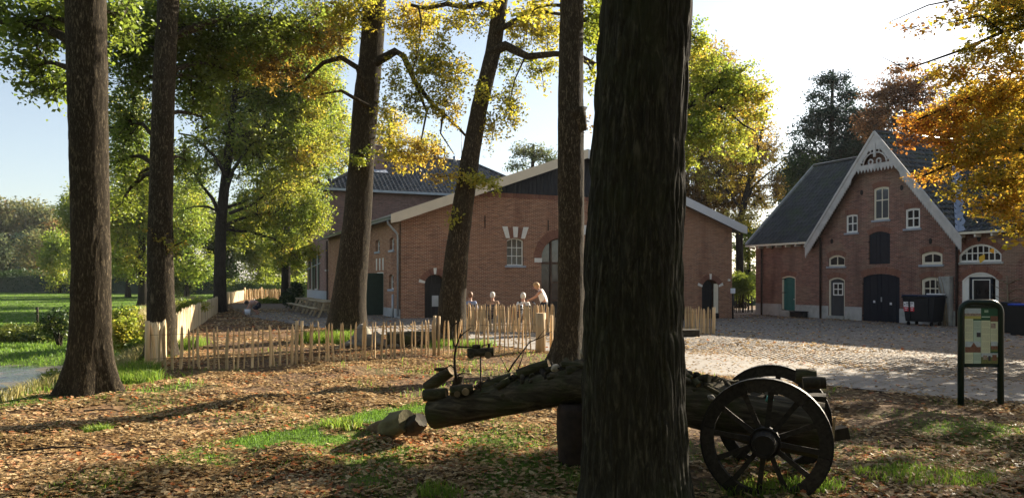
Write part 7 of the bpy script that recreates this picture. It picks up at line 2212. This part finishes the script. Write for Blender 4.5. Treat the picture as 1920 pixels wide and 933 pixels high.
# picnic tables
def picnic_table():
    t = thing("picnic_table", "weathered picnic table", "picnic table", (0, 0, 0), 0, "picnic tables beside the barn")
    L = 2.0
    for k in range(5):
        x = -0.32 + k * 0.16
        MB().bbox((x - 0.072, -L / 2, 0.71), (x + 0.072, L / 2, 0.755), 0.006).build("plank", M['bench_wood'], t)
    for sx in (-1, 1):
        for k in range(2):
            x = sx * (0.66 + k * 0.15)
            MB().bbox((x - 0.068, -L / 2, 0.42), (x + 0.068, L / 2, 0.46), 0.006).build("plank", M['bench_wood'], t)
    for y in (-0.7, 0.7):
        for sx in (-1, 1):
            MB().bar((sx * 0.62, y, -0.02), (sx * 0.28, y, 0.71), 0.06, 0.1).build("leg", M['bench_wood'], t)
        MB().bbox((-0.82, y + 0.032, 0.33), (0.82, y + 0.075, 0.42)).build("beam", M['bench_wood'], t)
        MB().bbox((-0.38, y + 0.032, 0.62), (0.38, y + 0.075, 0.71)).build("beam", M['bench_wood'], t)
    MB().bar((0, -0.7, 0.4), (0, -0.1, 0.69), 0.05, 0.07).build("brace", M['bench_wood'], t)
    return t
proto = picnic_table()
labs = ["picnic table nearest the dark leaning oak, its end in warm light", "second picnic table of the row beside the barn", "third picnic table of the row beside the barn", "farthest picnic table, by the villa's shrub"]
for i in range(4):
    o = proto if i == 0 else copy_tree(proto)
    f = i * 2.55
    x, y = -8.75 - 0.4 * f, 36.2 + 0.917 * f
    o.location = (x, y, gz1(x, y)); o.rotation_euler.z = BANG
    o['label'] = labs[i]

# ================================================================ people
def skin_body(joints, edges, mat, name, parent=None, sub=2, loc=(0, 0, 0)):
    """One continuous surface grown around a jointed skeleton; the first joint is the root."""
    names = list(joints)
    me = bpy.data.meshes.new("tmp")
    me.from_pydata([joints[n][0] for n in names], [(names.index(a), names.index(b)) for a, b in edges], [])
    ob = bpy.data.objects.new("tmp", me)
    COL.objects.link(ob)
    sk = ob.modifiers.new("skin", 'SKIN')
    ss = ob.modifiers.new("sub", 'SUBSURF'); ss.levels = ss.render_levels = sub
    for i, n in enumerate(names):
        r = joints[n][1]
        me.skin_vertices[0].data[i].radius = r if hasattr(r, '__len__') else (r, r)
        me.skin_vertices[0].data[i].use_root = (i == 0)
    dg = bpy.context.evaluated_depsgraph_get()
    out = bpy.data.meshes.new_from_object(ob.evaluated_get(dg))
    bpy.data.objects.remove(ob); bpy.data.meshes.remove(me)
    out.name = name
    out.materials.clear()
    out.materials.append(M[mat])
    for p in out.polygons: p.use_smooth = True; p.material_index = 0
    return link(name, out, parent, loc)

def blob(name, parent, c, r, mat, sq=(1, 1, 1), cut=None, amp=0.06, rot=None):
    bm = bmesh.new()
    bmesh.ops.create_icosphere(bm, subdivisions=3, radius=1.0)
    for v in bm.verts:
        n_ = 1 + amp * noise.noise(v.co * 3.1 + Vector(c))
        v.co = Vector((v.co.x * sq[0], v.co.y * sq[1], v.co.z * sq[2])) * (r * n_)
    if cut:
        bmesh.ops.bisect_plane(bm, geom=bm.verts[:] + bm.edges[:] + bm.faces[:], plane_co=cut[0], plane_no=cut[1], clear_outer=True)
    me = bpy.data.meshes.new(name); bm.to_mesh(me); bm.free()
    for p in me.polygons: p.use_smooth = True
    me.materials.append(M[mat])
    return link(name, me, parent, c, rot)

def hand_fingers(J, E, wrist, d, side, tag_, s=1.0):
    """Palm and five tapering fingers added to the skeleton."""
    w = Vector(J[wrist][0]); d = Vector(d).normalized(); sd = Vector(side).normalized()
    dn = d.cross(sd).normalized()
    pm = w + d * 0.075 * s
    J[tag_ + 'palm'] = (pm, (0.020 * s, 0.036 * s)); E.append((wrist, tag_ + 'palm'))
    for i, (off, ln) in enumerate(((-0.030, 0.070), (-0.010, 0.080), (0.010, 0.076), (0.029, 0.060))):
        a = pm + sd * off * s + d * 0.03 * s
        b = a + d * ln * 0.5 * s + dn * 0.010 * s
        c_ = b + d * ln * 0.4 * s + dn * 0.028 * s
        k = f"{tag_}f{i}"
        J[k + 'a'] = (a, 0.010 * s); J[k + 'b'] = (b, 0.009 * s); J[k + 'c'] = (c_, 0.007 * s)
        E += [(tag_ + 'palm', k + 'a'), (k + 'a', k + 'b'), (k + 'b', k + 'c')]
    a = w + d * 0.035 * s - sd * 0.035 * s; b = a + d * 0.04 * s - sd * 0.018 * s
    J[tag_ + 'ta'] = (a, 0.012 * s); J[tag_ + 'tb'] = (b, 0.009 * s)
    E += [(tag_ + 'palm', tag_ + 'ta'), (tag_ + 'ta', tag_ + 'tb')]

def head_parts(t, c, face, hair, r=0.105, bald=0.0, up=Vector((0, 0, 1)), longer=0.0):
    """Face details and hair on a head centred at c, looking along face."""
    face = Vector(face).normalized(); side = face.cross(up).normalized()
    rot = Matrix((side, face, side.cross(face))).transposed().to_euler()
    hd = blob("hair", t, c + face * -0.012 + Vector((0, 0, 0.012)), r * 1.10, hair, (0.84, 0.98, 1.08), (Vector((0, 0.038, -0.045)), Vector((0, 0.75, -0.55))), 0.08, rot)
    blob("nose", t, c + face * (r * 0.98) - Vector((0, 0, 0.012)), 0.017, 'skin', (0.8, 1, 1.2), None, 0.0, rot)
    for s in (-1, 1):
        blob("ear", t, c + side * (s * r * 0.80) - Vector((0, 0, 0.005)), 0.024, 'skin', (0.5, 0.9, 1.3), None, 0.0, rot)
        blob("eye", t, c + face * (r * 0.88) + side * (s * 0.032) + Vector((0, 0, 0.01)), 0.011, 'print_dark', (1.2, 0.6, 0.7), None, 0.0, rot)
    MB().box(c + face * (r * 0.93) - Vector((0, 0, 0.045)), (0.042, 0.008, 0.009), rot.to_matrix()).build("mouth", M['label_red'], t)
    return hd

def seated(label, pos, ang, hair, shirt, trousers, head_turn=0.0, lean=0.0):
    """A person sitting with thighs level and the feet on the ground, facing +Y before turning by ang."""
    x, y = pos
    t = thing("person", label, "person", (x, y, gz1(x, y)), ang, None)
    hp = 0.47
    V_ = Vector
    J, E = {}, []
    J['pelvis'] = (V_((0, 0, hp)), (0.15, 0.11)); J['waist'] = (V_((0, -0.01 + lean * 0.2, hp + 0.16)), (0.14, 0.10)); J['chest'] = (V_((0, 0.0 + lean * 0.6, hp + 0.36)), (0.165, 0.11))
    J['neck0'] = (V_((0, 0.01 + lean, hp + 0.52)), (0.085, 0.07)); J['neck'] = (V_((0, 0.03 + lean, hp + 0.60)), 0.052)
    J['head0'] = (V_((0, 0.045 + lean, hp + 0.68)), (0.072, 0.085)); J['head1'] = (V_((0, 0.04 + lean, hp + 0.79)), (0.078, 0.095)); J['head2'] = (V_((0, 0.03 + lean, hp + 0.85)), (0.05, 0.06))
    E += [('pelvis', 'waist'), ('waist', 'chest'), ('chest', 'neck0'), ('neck0', 'neck'), ('neck', 'head0'), ('head0', 'head1'), ('head1', 'head2')]
    for s, n in ((-1, 'l'), (1, 'r')):
        J[n + 'sh'] = (V_((s * 0.19, 0.0 + lean * 0.8, hp + 0.48)), 0.062); J[n + 'el'] = (V_((s * 0.25, 0.08 + lean * 0.5, hp + 0.22)), 0.044); J[n + 'wr'] = (V_((s * 0.16, 0.30, hp + 0.16)), 0.030)
        E += [('chest', n + 'sh'), (n + 'sh', n + 'el'), (n + 'el', n + 'wr')]
        hand_fingers(J, E, n + 'wr', V_((-s * 0.3, 1, -0.2)), V_((1, 0.3, 0)), n, 0.95)
        J[n + 'hip'] = (V_((s * 0.10, 0.06, hp - 0.02)), 0.095); J[n + 'kn'] = (V_((s * 0.13, 0.46, hp + 0.0)), 0.062); J[n + 'an'] = (V_((s * 0.13, 0.46, 0.09)), 0.042); J[n + 'toe'] = (V_((s * 0.14, 0.62, 0.045)), 0.035)
        E += [('pelvis', n + 'hip'), (n + 'hip', n + 'kn'), (n + 'kn', n + 'an'), (n + 'an', n + 'toe')]
    skin_body(J, E, 'skin', "body", t)
    def grow(names, g, mat, nm):
        jj = {}
        for n in names:
            p, r = J[n]
            jj[n] = (p, tuple(q + g for q in r) if hasattr(r, '__len__') else r + g)
        ee = [(a, b) for a, b in E if a in jj and b in jj]
        return skin_body(jj, ee, mat, nm, t)
    grow(['pelvis', 'waist', 'chest', 'neck0', 'lsh', 'rsh', 'lel', 'rel'], 0.014, shirt, "shirt")
    grow(['pelvis', 'waist', 'lhip', 'rhip', 'lkn', 'rkn', 'lan', 'ran'], 0.012, trousers, "trousers")
    for n in ('l', 'r'):
        a, b = J[n + 'an'][0], J[n + 'toe'][0]
        MB().tube([a - V_((0, 0.05, 0.03)), a + V_((0, 0.02, -0.02)), b], [0.05, 0.052, 0.042], 10).build("shoe", M['black_paint'], t)
    hc = J['head1'][0].lerp(J['head0'][0], 0.4)
    head_parts(t, hc, V_((math.sin(head_turn), math.cos(head_turn), -0.05)), hair)
    return t

def garden_chair(label, pos, ang):
    x, y = pos
    t = thing("garden_chair", label, "chair", (x, y, gz1(x, y)), ang, "chairs of the seated people")
    MB().bbox((-0.25, -0.22, 0.39), (0.25, 0.25, 0.42), 0.01).build("seat", M['chair_dark'], t)
    for k in range(4):
        z = 0.5 + k * 0.1
        MB().bbox((-0.24, -0.26 - 0.02 * k, z), (0.24, -0.235 - 0.02 * k, z + 0.08), 0.005).build("slat", M['chair_dark'], t)
    for sx in (-1, 1):
        MB().bar((sx * 0.25, -0.22, 0.0), (sx * 0.25, -0.33, 0.92), 0.03).build("leg", M['chair_dark'], t)
        MB().bar((sx * 0.25, 0.24, 0.0), (sx * 0.25, 0.24, 0.64), 0.03).build("leg", M['chair_dark'], t)
        MB().bar((sx * 0.25, -0.27, 0.65), (sx * 0.25, 0.26, 0.65), 0.05, 0.025).build("armrest", M['chair_dark'], t)
    return t
Y0 = 27.4
def pxx(px, y): return (px - CX) / F_PX * y
for (px, y, ang, hair, sh_, tr, lab, clab) in (
        (881.5, 27.6, R(-8), 'hair_brown', 'cloth_blue', 'cloth_navy', "seated person with brown hair and light blue shirt just right of the leaning trunk", "garden chair under the person in light blue"),
        (923.5, 28.2, R(5), 'hair_white', 'cloth_tan', 'cloth_navy', "seated person with short pale hair and brown top, alone in the middle", "garden chair under the person in brown"),
        (981.0, 27.5, R(10), 'hair_white', 'cloth_white', 'cloth_navy', "seated white haired person in a white top beside the standing woman", "garden chair under the person in white")):
    seated(lab, (pxx(px, y), y), ang, hair, sh_, tr)
    garden_chair(clab, (pxx(px, y), y), ang)

def standing_woman():
    y = 27.3
    x = pxx(1018, y)
    V_ = Vector
    t = thing("person", "standing blond woman in a white sleeveless top leaning towards the seated person", "person", (x, y, gz1(x, y)), 0)
    J, E = {}, []
    J['pelvis'] = (V_((0.05, 0, 0.92)), (0.155, 0.125)); J['waist'] = (V_((0.035, 0.01, 1.08)), (0.145, 0.115)); J['chest'] = (V_((-0.03, 0.02, 1.30)), (0.17, 0.125))
    J['neck0'] = (V_((-0.12, 0.02, 1.44)), (0.08, 0.07)); J['neck'] = (V_((-0.18, 0.02, 1.49)), 0.05)
    J['head0'] = (V_((-0.235, 0.02, 1.535)), (0.075, 0.085)); J['head1'] = (V_((-0.26, 0.02, 1.62)), (0.08, 0.095)); J['head2'] = (V_((-0.255, 0.02, 1.68)), (0.05, 0.06))
    E += [('pelvis', 'waist'), ('waist', 'chest'), ('chest', 'neck0'), ('neck0', 'neck'), ('neck', 'head0'), ('head0', 'head1'), ('head1', 'head2')]
    arms = {'l': (V_((-0.10, -0.17, 1.41)), V_((-0.27, -0.22, 1.22)), V_((-0.50, -0.16, 1.10))), 'r': (V_((-0.06, 0.20, 1.41)), V_((-0.22, 0.26, 1.20)), V_((-0.42, 0.18, 1.10)))}
    for n, (a, b, c_) in arms.items():
        J[n + 'sh'] = (a, 0.058); J[n + 'el'] = (b, 0.041); J[n + 'wr'] = (c_, 0.028)
        E += [('chest', n + 'sh'), (n + 'sh', n + 'el'), (n + 'el', n + 'wr')]
        hand_fingers(J, E, n + 'wr', V_((-1, 0.1, -0.35)), V_((0, 1, 0.1)), n, 0.95)
    for s, n in ((-1, 'a'), (1, 'b')):
        J[n + 'hip'] = (V_((0.05, s * 0.10, 0.86)), 0.10); J[n + 'kn'] = (V_((0.02 + 0.05 * s, s * 0.11, 0.48)), 0.062); J[n + 'an'] = (V_((0.06 + 0.05 * s, s * 0.11, 0.08)), 0.042); J[n + 'toe'] = (V_((-0.09 + 0.05 * s, s * 0.12, 0.04)), 0.034)
        E += [('pelvis', n + 'hip'), (n + 'hip', n + 'kn'), (n + 'kn', n + 'an'), (n + 'an', n + 'toe')]
    skin_body(J, E, 'skin', "body", t)
    def grow(names, g, mat, nm, scale=None):
        jj = {n: (J[n][0], tuple(q + g for q in J[n][1]) if hasattr(J[n][1], '__len__') else J[n][1] + g) for n in names}
        return skin_body(jj, [(a, b) for a, b in E if a in jj and b in jj], mat, nm, t)
    grow(['pelvis', 'waist', 'chest', 'neck0', 'lsh', 'rsh'], 0.02, 'cloth_white', "sleeveless_top")
    grow(['pelvis', 'waist', 'ahip', 'bhip', 'akn', 'bkn', 'aan', 'ban'], 0.014, 'cloth_navy', "trousers")
    for n in ('a', 'b'):
        a, b = J[n + 'an'][0], J[n + 'toe'][0]
        MB().tube([a + V_((0.05, 0, -0.03)), a + V_((-0.01, 0, -0.02)), b], [0.045, 0.05, 0.04], 10).build("shoe", M['black_paint'], t)
    head_parts(t, J['head1'][0].lerp(J['head0'][0], 0.35), V_((-0.85, -0.1, -0.45)), 'hair_blond', 0.112)
    return t
standing_woman()

# walking frame beside the seated person in white
wf = thing("walking_frame", "metal walking frame with black handles between the seated and the standing person", "walking frame", (pxx(992, 27.0), 27.0, gz1(0.5, 27)), R(20))
for s in (-1, 1):
    MB().tube([(s * 0.25, -0.25, 0.08), (s * 0.25, -0.1, 0.5), (s * 0.25, 0.05, 0.95), (s * 0.25, 0.2, 1.0)], 0.016, 8).build("side_tube", M['zinc'], wf)
    MB().tube([(s * 0.25, 0.35, 0.08), (s * 0.25, 0.0, 0.75)], 0.016, 8).build("side_tube", M['zinc'], wf)
    MB().tube([(s * 0.25, 0.18, 1.0), (s * 0.25, 0.32, 1.0)], 0.024, 8).build("grip", M['rubber'], wf)
    for y in (-0.25, 0.35):
        MB().tube([(s * 0.25 - 0.015, y, 0.08), (s * 0.25 + 0.015, y, 0.08)], 0.08, 14).build("wheel", M['rubber'], wf)
MB().tube([(-0.25, 0.0, 0.55), (0.25, 0.0, 0.55)], 0.014, 8).build("crossbar", M['zinc'], wf)
MB().bbox((-0.22, -0.08, 0.555), (0.22, 0.14, 0.585), 0.01).build("seat", M['chair_dark'], wf)

def crouching():
    D = 38.3
    c = at(478, 588, D)
    V_ = Vector
    t = thing("person", "dark haired person bending to the ground by a white bucket near the far fence", "person", (c.x, c.y, gz1(c.x, c.y)), 0)
    J, E = {}, []
    J['pelvis'] = (V_((0.25, 0, 0.52)), (0.15, 0.15)); J['waist'] = (V_((0.12, 0, 0.64)), (0.125, 0.13)); J['chest'] = (V_((-0.10, 0, 0.66)), (0.125, 0.16))
    J['neck0'] = (V_((-0.24, 0, 0.64)), (0.07, 0.08)); J['neck'] = (V_((-0.30, 0, 0.62)), 0.05)
    J['head0'] = (V_((-0.38, 0, 0.60)), (0.075, 0.085)); J['head1'] = (V_((-0.46, 0, 0.58)), (0.08, 0.09)); J['head2'] = (V_((-0.53, 0, 0.55)), (0.05, 0.06))
    E += [('pelvis', 'waist'), ('waist', 'chest'), ('chest', 'neck0'), ('neck0', 'neck'), ('neck', 'head0'), ('head0', 'head1'), ('head1', 'head2')]
    for s, n in ((-1, 'l'), (1, 'r')):
        J[n + 'sh'] = (V_((-0.19, s * 0.19, 0.60)), 0.056); J[n + 'el'] = (V_((-0.28, s * 0.22, 0.36)), 0.042); J[n + 'wr'] = (V_((-0.42 - 0.12 * (s < 0), s * 0.16, 0.16)), 0.03)
        E += [('chest', n + 'sh'), (n + 'sh', n + 'el'), (n + 'el', n + 'wr')]
        hand_fingers(J, E, n + 'wr', V_((-0.5, 0, -1)), V_((0, 1, 0)), n, 0.9)
        J[n + 'hip'] = (V_((0.20, s * 0.11, 0.46)), 0.10); J[n + 'kn'] = (V_((-0.04, s * 0.16, 0.30)), 0.066); J[n + 'an'] = (V_((0.18, s * 0.13, 0.08)), 0.044); J[n + 'toe'] = (V_((0.03, s * 0.13, 0.04)), 0.036)
        E += [('pelvis', n + 'hip'), (n + 'hip', n + 'kn'), (n + 'kn', n + 'an'), (n + 'an', n + 'toe')]
    skin_body(J, E, 'skin', "body", t)
    def grow(names, g, mat, nm):
        jj = {n: (J[n][0], tuple(q + g for q in J[n][1]) if hasattr(J[n][1], '__len__') else J[n][1] + g) for n in names}
        return skin_body(jj, [(a, b) for a, b in E if a in jj and b in jj], mat, nm, t)
    grow(['waist', 'chest', 'neck0', 'lsh', 'rsh'], 0.016, 'cloth_pink', "top")
    grow(['pelvis', 'waist', 'lhip', 'rhip', 'lkn', 'rkn'], 0.022, 'cloth_navy', "skirt")
    head_parts(t, J['head1'][0].lerp(J['head0'][0], 0.5), V_((-0.7, 0, -0.7)), 'hair_dark', 0.115)
    return c
c = crouching()
bk = thing("bucket", "small white bucket on the ground in front of the bending person", "bucket", (c.x - 0.25, c.y - 0.35, gz1(c.x, c.y - 0.3)))
MB().tube([(0, 0, 0.0), (0, 0, 0.30)], [0.12, 0.15], 14).build("pail", M['plastic_white'], bk)
MB().tube([(0.15 * math.cos(a), 0.0, 0.28 - 0.12 * math.sin(a)) for a in [q * math.pi / 8 for q in range(9)]], 0.006, 5).build("handle", M['zinc'], bk)

# ================================================================ fallen leaves, grass, sticks
def lobed(n_l):
    """Outline of a lobed oak leaf, length 1 along Y."""
    pts = []
    for k in range(n_l):
        f = k / (n_l - 1)
        w = 0.30 * math.sin(math.pi * min(1, f * 1.02)) ** 0.7 * (1.0 if k % 2 else 0.66)
        pts.append((w, f))
    right = pts
    left = [(-w, f) for w, f in pts[1:-1]][::-1]
    return right + left

def litter(name, label, x, y, size, lobes, curl=0.35):
    n = len(x)
    z = gz(x, y)
    out = np.array(lobed(lobes))
    T = np.concatenate([[(0, 0.5)], out])
    m = len(T)
    a = RNG.random(n) * 2 * np.pi
    s = size * (0.6 + 0.8 * RNG.random(n))
    c1, c2 = RNG.normal(0.55, 0.5, n) * curl * 2.6, RNG.normal(0.3, 0.5, n) * curl * 1.6
    lx = T[None, :, 0] * (0.8 + 0.5 * RNG.random(n))[:, None]
    ly = np.repeat(T[None, :, 1] - 0.5, n, 0)
    lz = c1[:, None] * lx ** 2 * 2.2 + c2[:, None] * ly ** 2
    tx, ty = RNG.normal(0, 0.16, n), RNG.normal(0, 0.16, n)
    lz = lz + lx * tx[:, None] + ly * ty[:, None]
    lz = lz - lz.min(1, keepdims=True)
    ca, sa = np.cos(a)[:, None], np.sin(a)[:, None]
    V = np.stack([x[:, None] + s[:, None] * (lx * ca - ly * sa), y[:, None] + s[:, None] * (lx * sa + ly * ca), z[:, None] + s[:, None] * lz + 0.004 + RNG.random((n, 1)) * 0.014], -1)
    k = m - 1
    f = np.array([(0, 1 + i, 1 + (i + 1) % k) for i in range(k)])
    Fc = (f[None] + (np.arange(n) * m)[:, None, None]).reshape(-1, 3)
    t = np.clip(0.75 * fbm(x * 1.1, y * 1.1, 2, 3) + 0.75 * RNG.random(n) - 0.10, 0, 0.97)
    t = np.where(RNG.random(n) < 0.02 + 0.12 * (fbm(x * 0.8 + 9, y * 0.8, 1, 3) > 0.52), 1.0, t)
    o = link(name, np_mesh(name, V.reshape(-1, 3), Fc, M['litter'], np.repeat(t, m)))
    return tag(o, label, "leaves", None, "stuff")

def scatter(n, d0, d1, f):
    """Random ground points between depths d0 and d1 inside the view wedge, thinned by density f(x, y)."""
    y = np.sqrt(d0 ** 2 + RNG.random(n) * (d1 ** 2 - d0 ** 2))
    x = (RNG.random(n) * 2 - 1) * (0.72 * y + 0.6)
    keep = RNG.random(n) < f(x, y)
    return x[keep], y[keep]

def d_leaf(x, y):
    inside = smooth((x - edge_x(y) + 0.5) / 0.8)
    on_yard = smooth((x - yard_x(y) + 0.3) / 0.6)
    g = grass_mask(x, y)
    patchy = 0.09 + 0.91 * smooth((fbm(x * 0.75, y * 0.75, 6, 4) - 0.33) / 0.2)
    lit = np.exp(-(((x - 6.5) / 3.0) ** 2 + ((y - 20.0) / 1.6) ** 2))          # strip of leaves blown on the yard
    foot = np.exp(-(((y - (46.0 - (x - 14) * 2.2)) / 1.6) ** 2)) * (x > 10)
    yard_d = 0.10 + 0.22 * smooth((fbm(x * 0.7, y * 0.7, 3, 3) - 0.45) / 0.2) + 0.5 * lit + 0.4 * foot + 0.16 * np.exp(-((x - yard_x(y) - path_w(y)) / 0.8) ** 2) + 0.5 * np.exp(-(((x - 5.8) / 2.2) ** 2 + ((y - 26.2) / 0.5) ** 2))
    return inside * ((1 - on_yard) * patchy * (1 - 0.78 * g) + on_yard * yard_d)
x, y = scatter(88000, 3.6, 9.5, d_leaf)
litter("fallen_leaves", "brown lobed oak leaves lying thick on the near ground", x, y, 0.058, 8, 0.26)
x, y = scatter(165000, 9.5, 19, d_leaf)
litter("fallen_leaves", "pale brown leaf litter on the middle ground up to the paling", x, y, 0.064, 5, 0.2)
x, y = scatter(80000, 19, 46, d_leaf)
litter("fallen_leaves", "golden brown leaf litter strewn behind the paling and over the yard", x, y, 0.12, 4)

def d_grass(x, y): return grass_mask(x, y) * (x > edge_x(y) - 0.6) * (x < yard_x(y) - 0.1)
x, y = scatter(240000, 3.8, 11.5, d_grass)
blades("grass", "short green grass between the fallen leaves", x, y, gz(x, y) - 0.01, 0.062, 'grass', 0.8, 0.0026, 0.35)
x, y = scatter(90000, 11.5, 23, d_grass)
blades("grass", "grass tufts along the paling and at the trunks", x, y, gz(x, y) - 0.01, 0.14, 'grass', 0.5, 0.005, 0.5)
# taller tufts
def tuft(cx, cy, rx, ry, n, h, tm=0.5):
    a, r = RNG.random(n) * 2 * np.pi, np.sqrt(RNG.random(n))
    x, y = cx + rx * r * np.cos(a), cy + ry * r * np.sin(a)
    return x, y, np.full(n, h)
X, Y, H = [], [], []
for c in ((-4.83, 8.85, 0.14, 0.12, 420, 0.17), (-5.2, 21.4, 0.9, 0.6, 2600, 0.42), (-1.3, 20.1, 0.9, 0.4, 1200, 0.25), (-6.35, 12.9, 0.35, 0.4, 900, 0.28), (-6.9, 13.9, 0.4, 0.6, 900, 0.28), (-2.0, 8.9, 0.25, 0.2, 300, 0.14), (-0.6, 6.3, 0.2, 0.15, 260, 0.13), (1.0, 6.6, 0.5, 0.3, 500, 0.12), (3.6, 6.6, 0.6, 0.4, 700, 0.12), (2.2, 6.2, 0.5, 0.25, 600, 0.13), (-8.6, 20.0, 0.4, 1.2, 900, 0.3)):
    a, b, h = tuft(*c)
    X.append(a); Y.append(b); H.append(h)
X, Y, H = np.concatenate(X), np.concatenate(Y), np.concatenate(H)
blades("grass", "bright taller grass tufts in the sun", X, Y, gz(X, Y) - 0.01, H, 'grass', 0.55, 0.004, 0.6)
# bank weeds and field edge
n = 9000
yy = 8.5 + RNG.random(n) * 10
xx = edge_x(yy) - 0.25 - np.abs(RNG.normal(0, 0.75, n))
blades("weeds", "pale dry weeds on the bank of the pond", xx, yy, gz(xx, yy) - 0.02, 0.32, 'reed', 0.6, 0.006, 0.3, "weeds")
n = 5200
yy = 24 + RNG.random(n) * 20
xx = edge_x(yy) - 0.5 - np.abs(RNG.normal(0, 0.8, n))
blades("weeds", "tall dry grass plumes outside the pale fence", xx, yy, gz(xx, yy) - 0.02, 1.05, 'reed', 0.35, 0.012, 0.5, "weeds")
n = 20000
yy = 20.8 + RNG.random(n) * 9
xx = edge_x(yy) - 1.0 - RNG.random(n) * 16
blades("grass", "lush grass on the far side of the pond", xx, yy, gz(xx, yy) - 0.02, 0.15, 'grass', 0.7, 0.010, 0.45)
n = 46000
yy = 29 + RNG.random(n) ** 1.3 * 80
xx = edge_x(yy) - 0.4 - RNG.random(n) * np.clip(0.72 * yy - np.abs(edge_x(yy)) + 4, 4, 80)
blades("grass", "mown green field grass beyond the pond", xx, yy, gz(xx, yy) - 0.02, 0.09, 'grass', 0.9, 0.03, 0.35)
x, y = scatter(900, 4, 13, lambda a, b: (a > edge_x(b)) * (a < yard_x(b) - 0.2) * 1.0)
tw = MB()
for a, b in zip(x, y):
    L, an = random.uniform(0.06, 0.28), random.uniform(0, 6.28)
    p = Vector((a, b, gz1(a, b) + 0.016)); d = Vector((math.cos(an), math.sin(an), random.uniform(-0.05, 0.1))) * L / 2
    tw.tube([p - d, p + Vector((0.01, 0.01, 0.004)), p + d], [0.005, 0.004, 0.002], 4, caps=False)
tag(tw.build("fallen_twigs", M['twig'], None, fix=False), "thin twigs strewn among the fallen leaves", None, None, "stuff")
# sticks on the ground
def stick(label, px, py, D, L, ang, r=0.012):
    c = at(px, py, D); c.z = gz1(c.x, c.y) + 0.02
    d = Vector((math.cos(ang), math.sin(ang), 0)) * L / 2
    mb = MB().tube([-d, -d * 0.3 + Vector((0.02, 0.02, 0.02)), d * 0.4 + Vector((-0.01, 0.01, 0.03)), d], [r, r * 0.9, r * 0.7, r * 0.3], 6, jit=0.15)
    return tag(mb.build("fallen_stick", M['twig'], None, c, fix=False), label, "stick", "sticks lying in the leaves")
stick("long dark stick in the leaves at the lower left", 110, 848, 7.7, 0.75, 0.1)
stick("dark stick between long shadow and grass tuft", 195, 768, 10.2, 0.6, -0.15)
stick("small stick near the grass strip", 470, 812, 8.7, 0.4, 0.5, 0.009)

# ================================================================ the woodland added behind the camera, unseen, to hold skylight off the trunks
P, TR = [], MB()
for i, (x, y) in enumerate(((-11, -5), (-5, -7), (1, -8.5), (7, -7), (12, -4), (-15, 1.5), (-2.5, -14), (5, -14), (-10, -12), (13, -11), (17, -1), (-19, -6))):
    TR.tube([(x, y, -0.2), (x + 0.1, y, 8), (x + 0.3, y, 10.5)], [0.36, 0.28, 0.06], 10)
    for z in np.linspace(3.2, 9.5, 5):
        q = unit(RNG.normal(0, 1, (800, 3))) * RNG.random((800, 1)) ** 0.4 * np.array([3.2, 3.2, 2.2])
        P.append(q + np.array([x + random.uniform(-2.5, 2.5), y + random.uniform(-2, 1.5), z]))
P = np.concatenate(P)
wd = tag(link("sky_blocker_wood", leaf_mesh("sky_blocker_wood", P, 0.45, 0.35 + 0.2 * RNG.normal(0, 1, len(P)), M['leaf_green'])), "unseen green wood added behind the camera to block skylight", None, None, "stuff")
TR.build("trunks", M['bark_far'], wd, fix=False)['kind'] = "stuff"

# ================================================================ thin autumn haze in the air
hz = bpy.data.materials.new("haze_air")
hz.use_nodes = True
ht = hz.node_tree
ht.nodes.clear()
hv = ht.nodes.new("ShaderNodeVolumePrincipled")
hv.inputs["Color"].default_value = (0.93, 0.95, 1.0, 1.0)
hv.inputs["Density"].default_value = 0.00015
hv.inputs["Anisotropy"].default_value = 0.0
hm = ht.nodes.new("ShaderNodeOutputMaterial")
ht.links.new(hv.outputs[0], hm.inputs["Volume"])
hb = MB().bbox((-760, -720, -3.0), (760, 1400, 30.0)).build("haze", hz)
tag(hb, kind="stuff")
SC.cycles.volume_bounces = 0
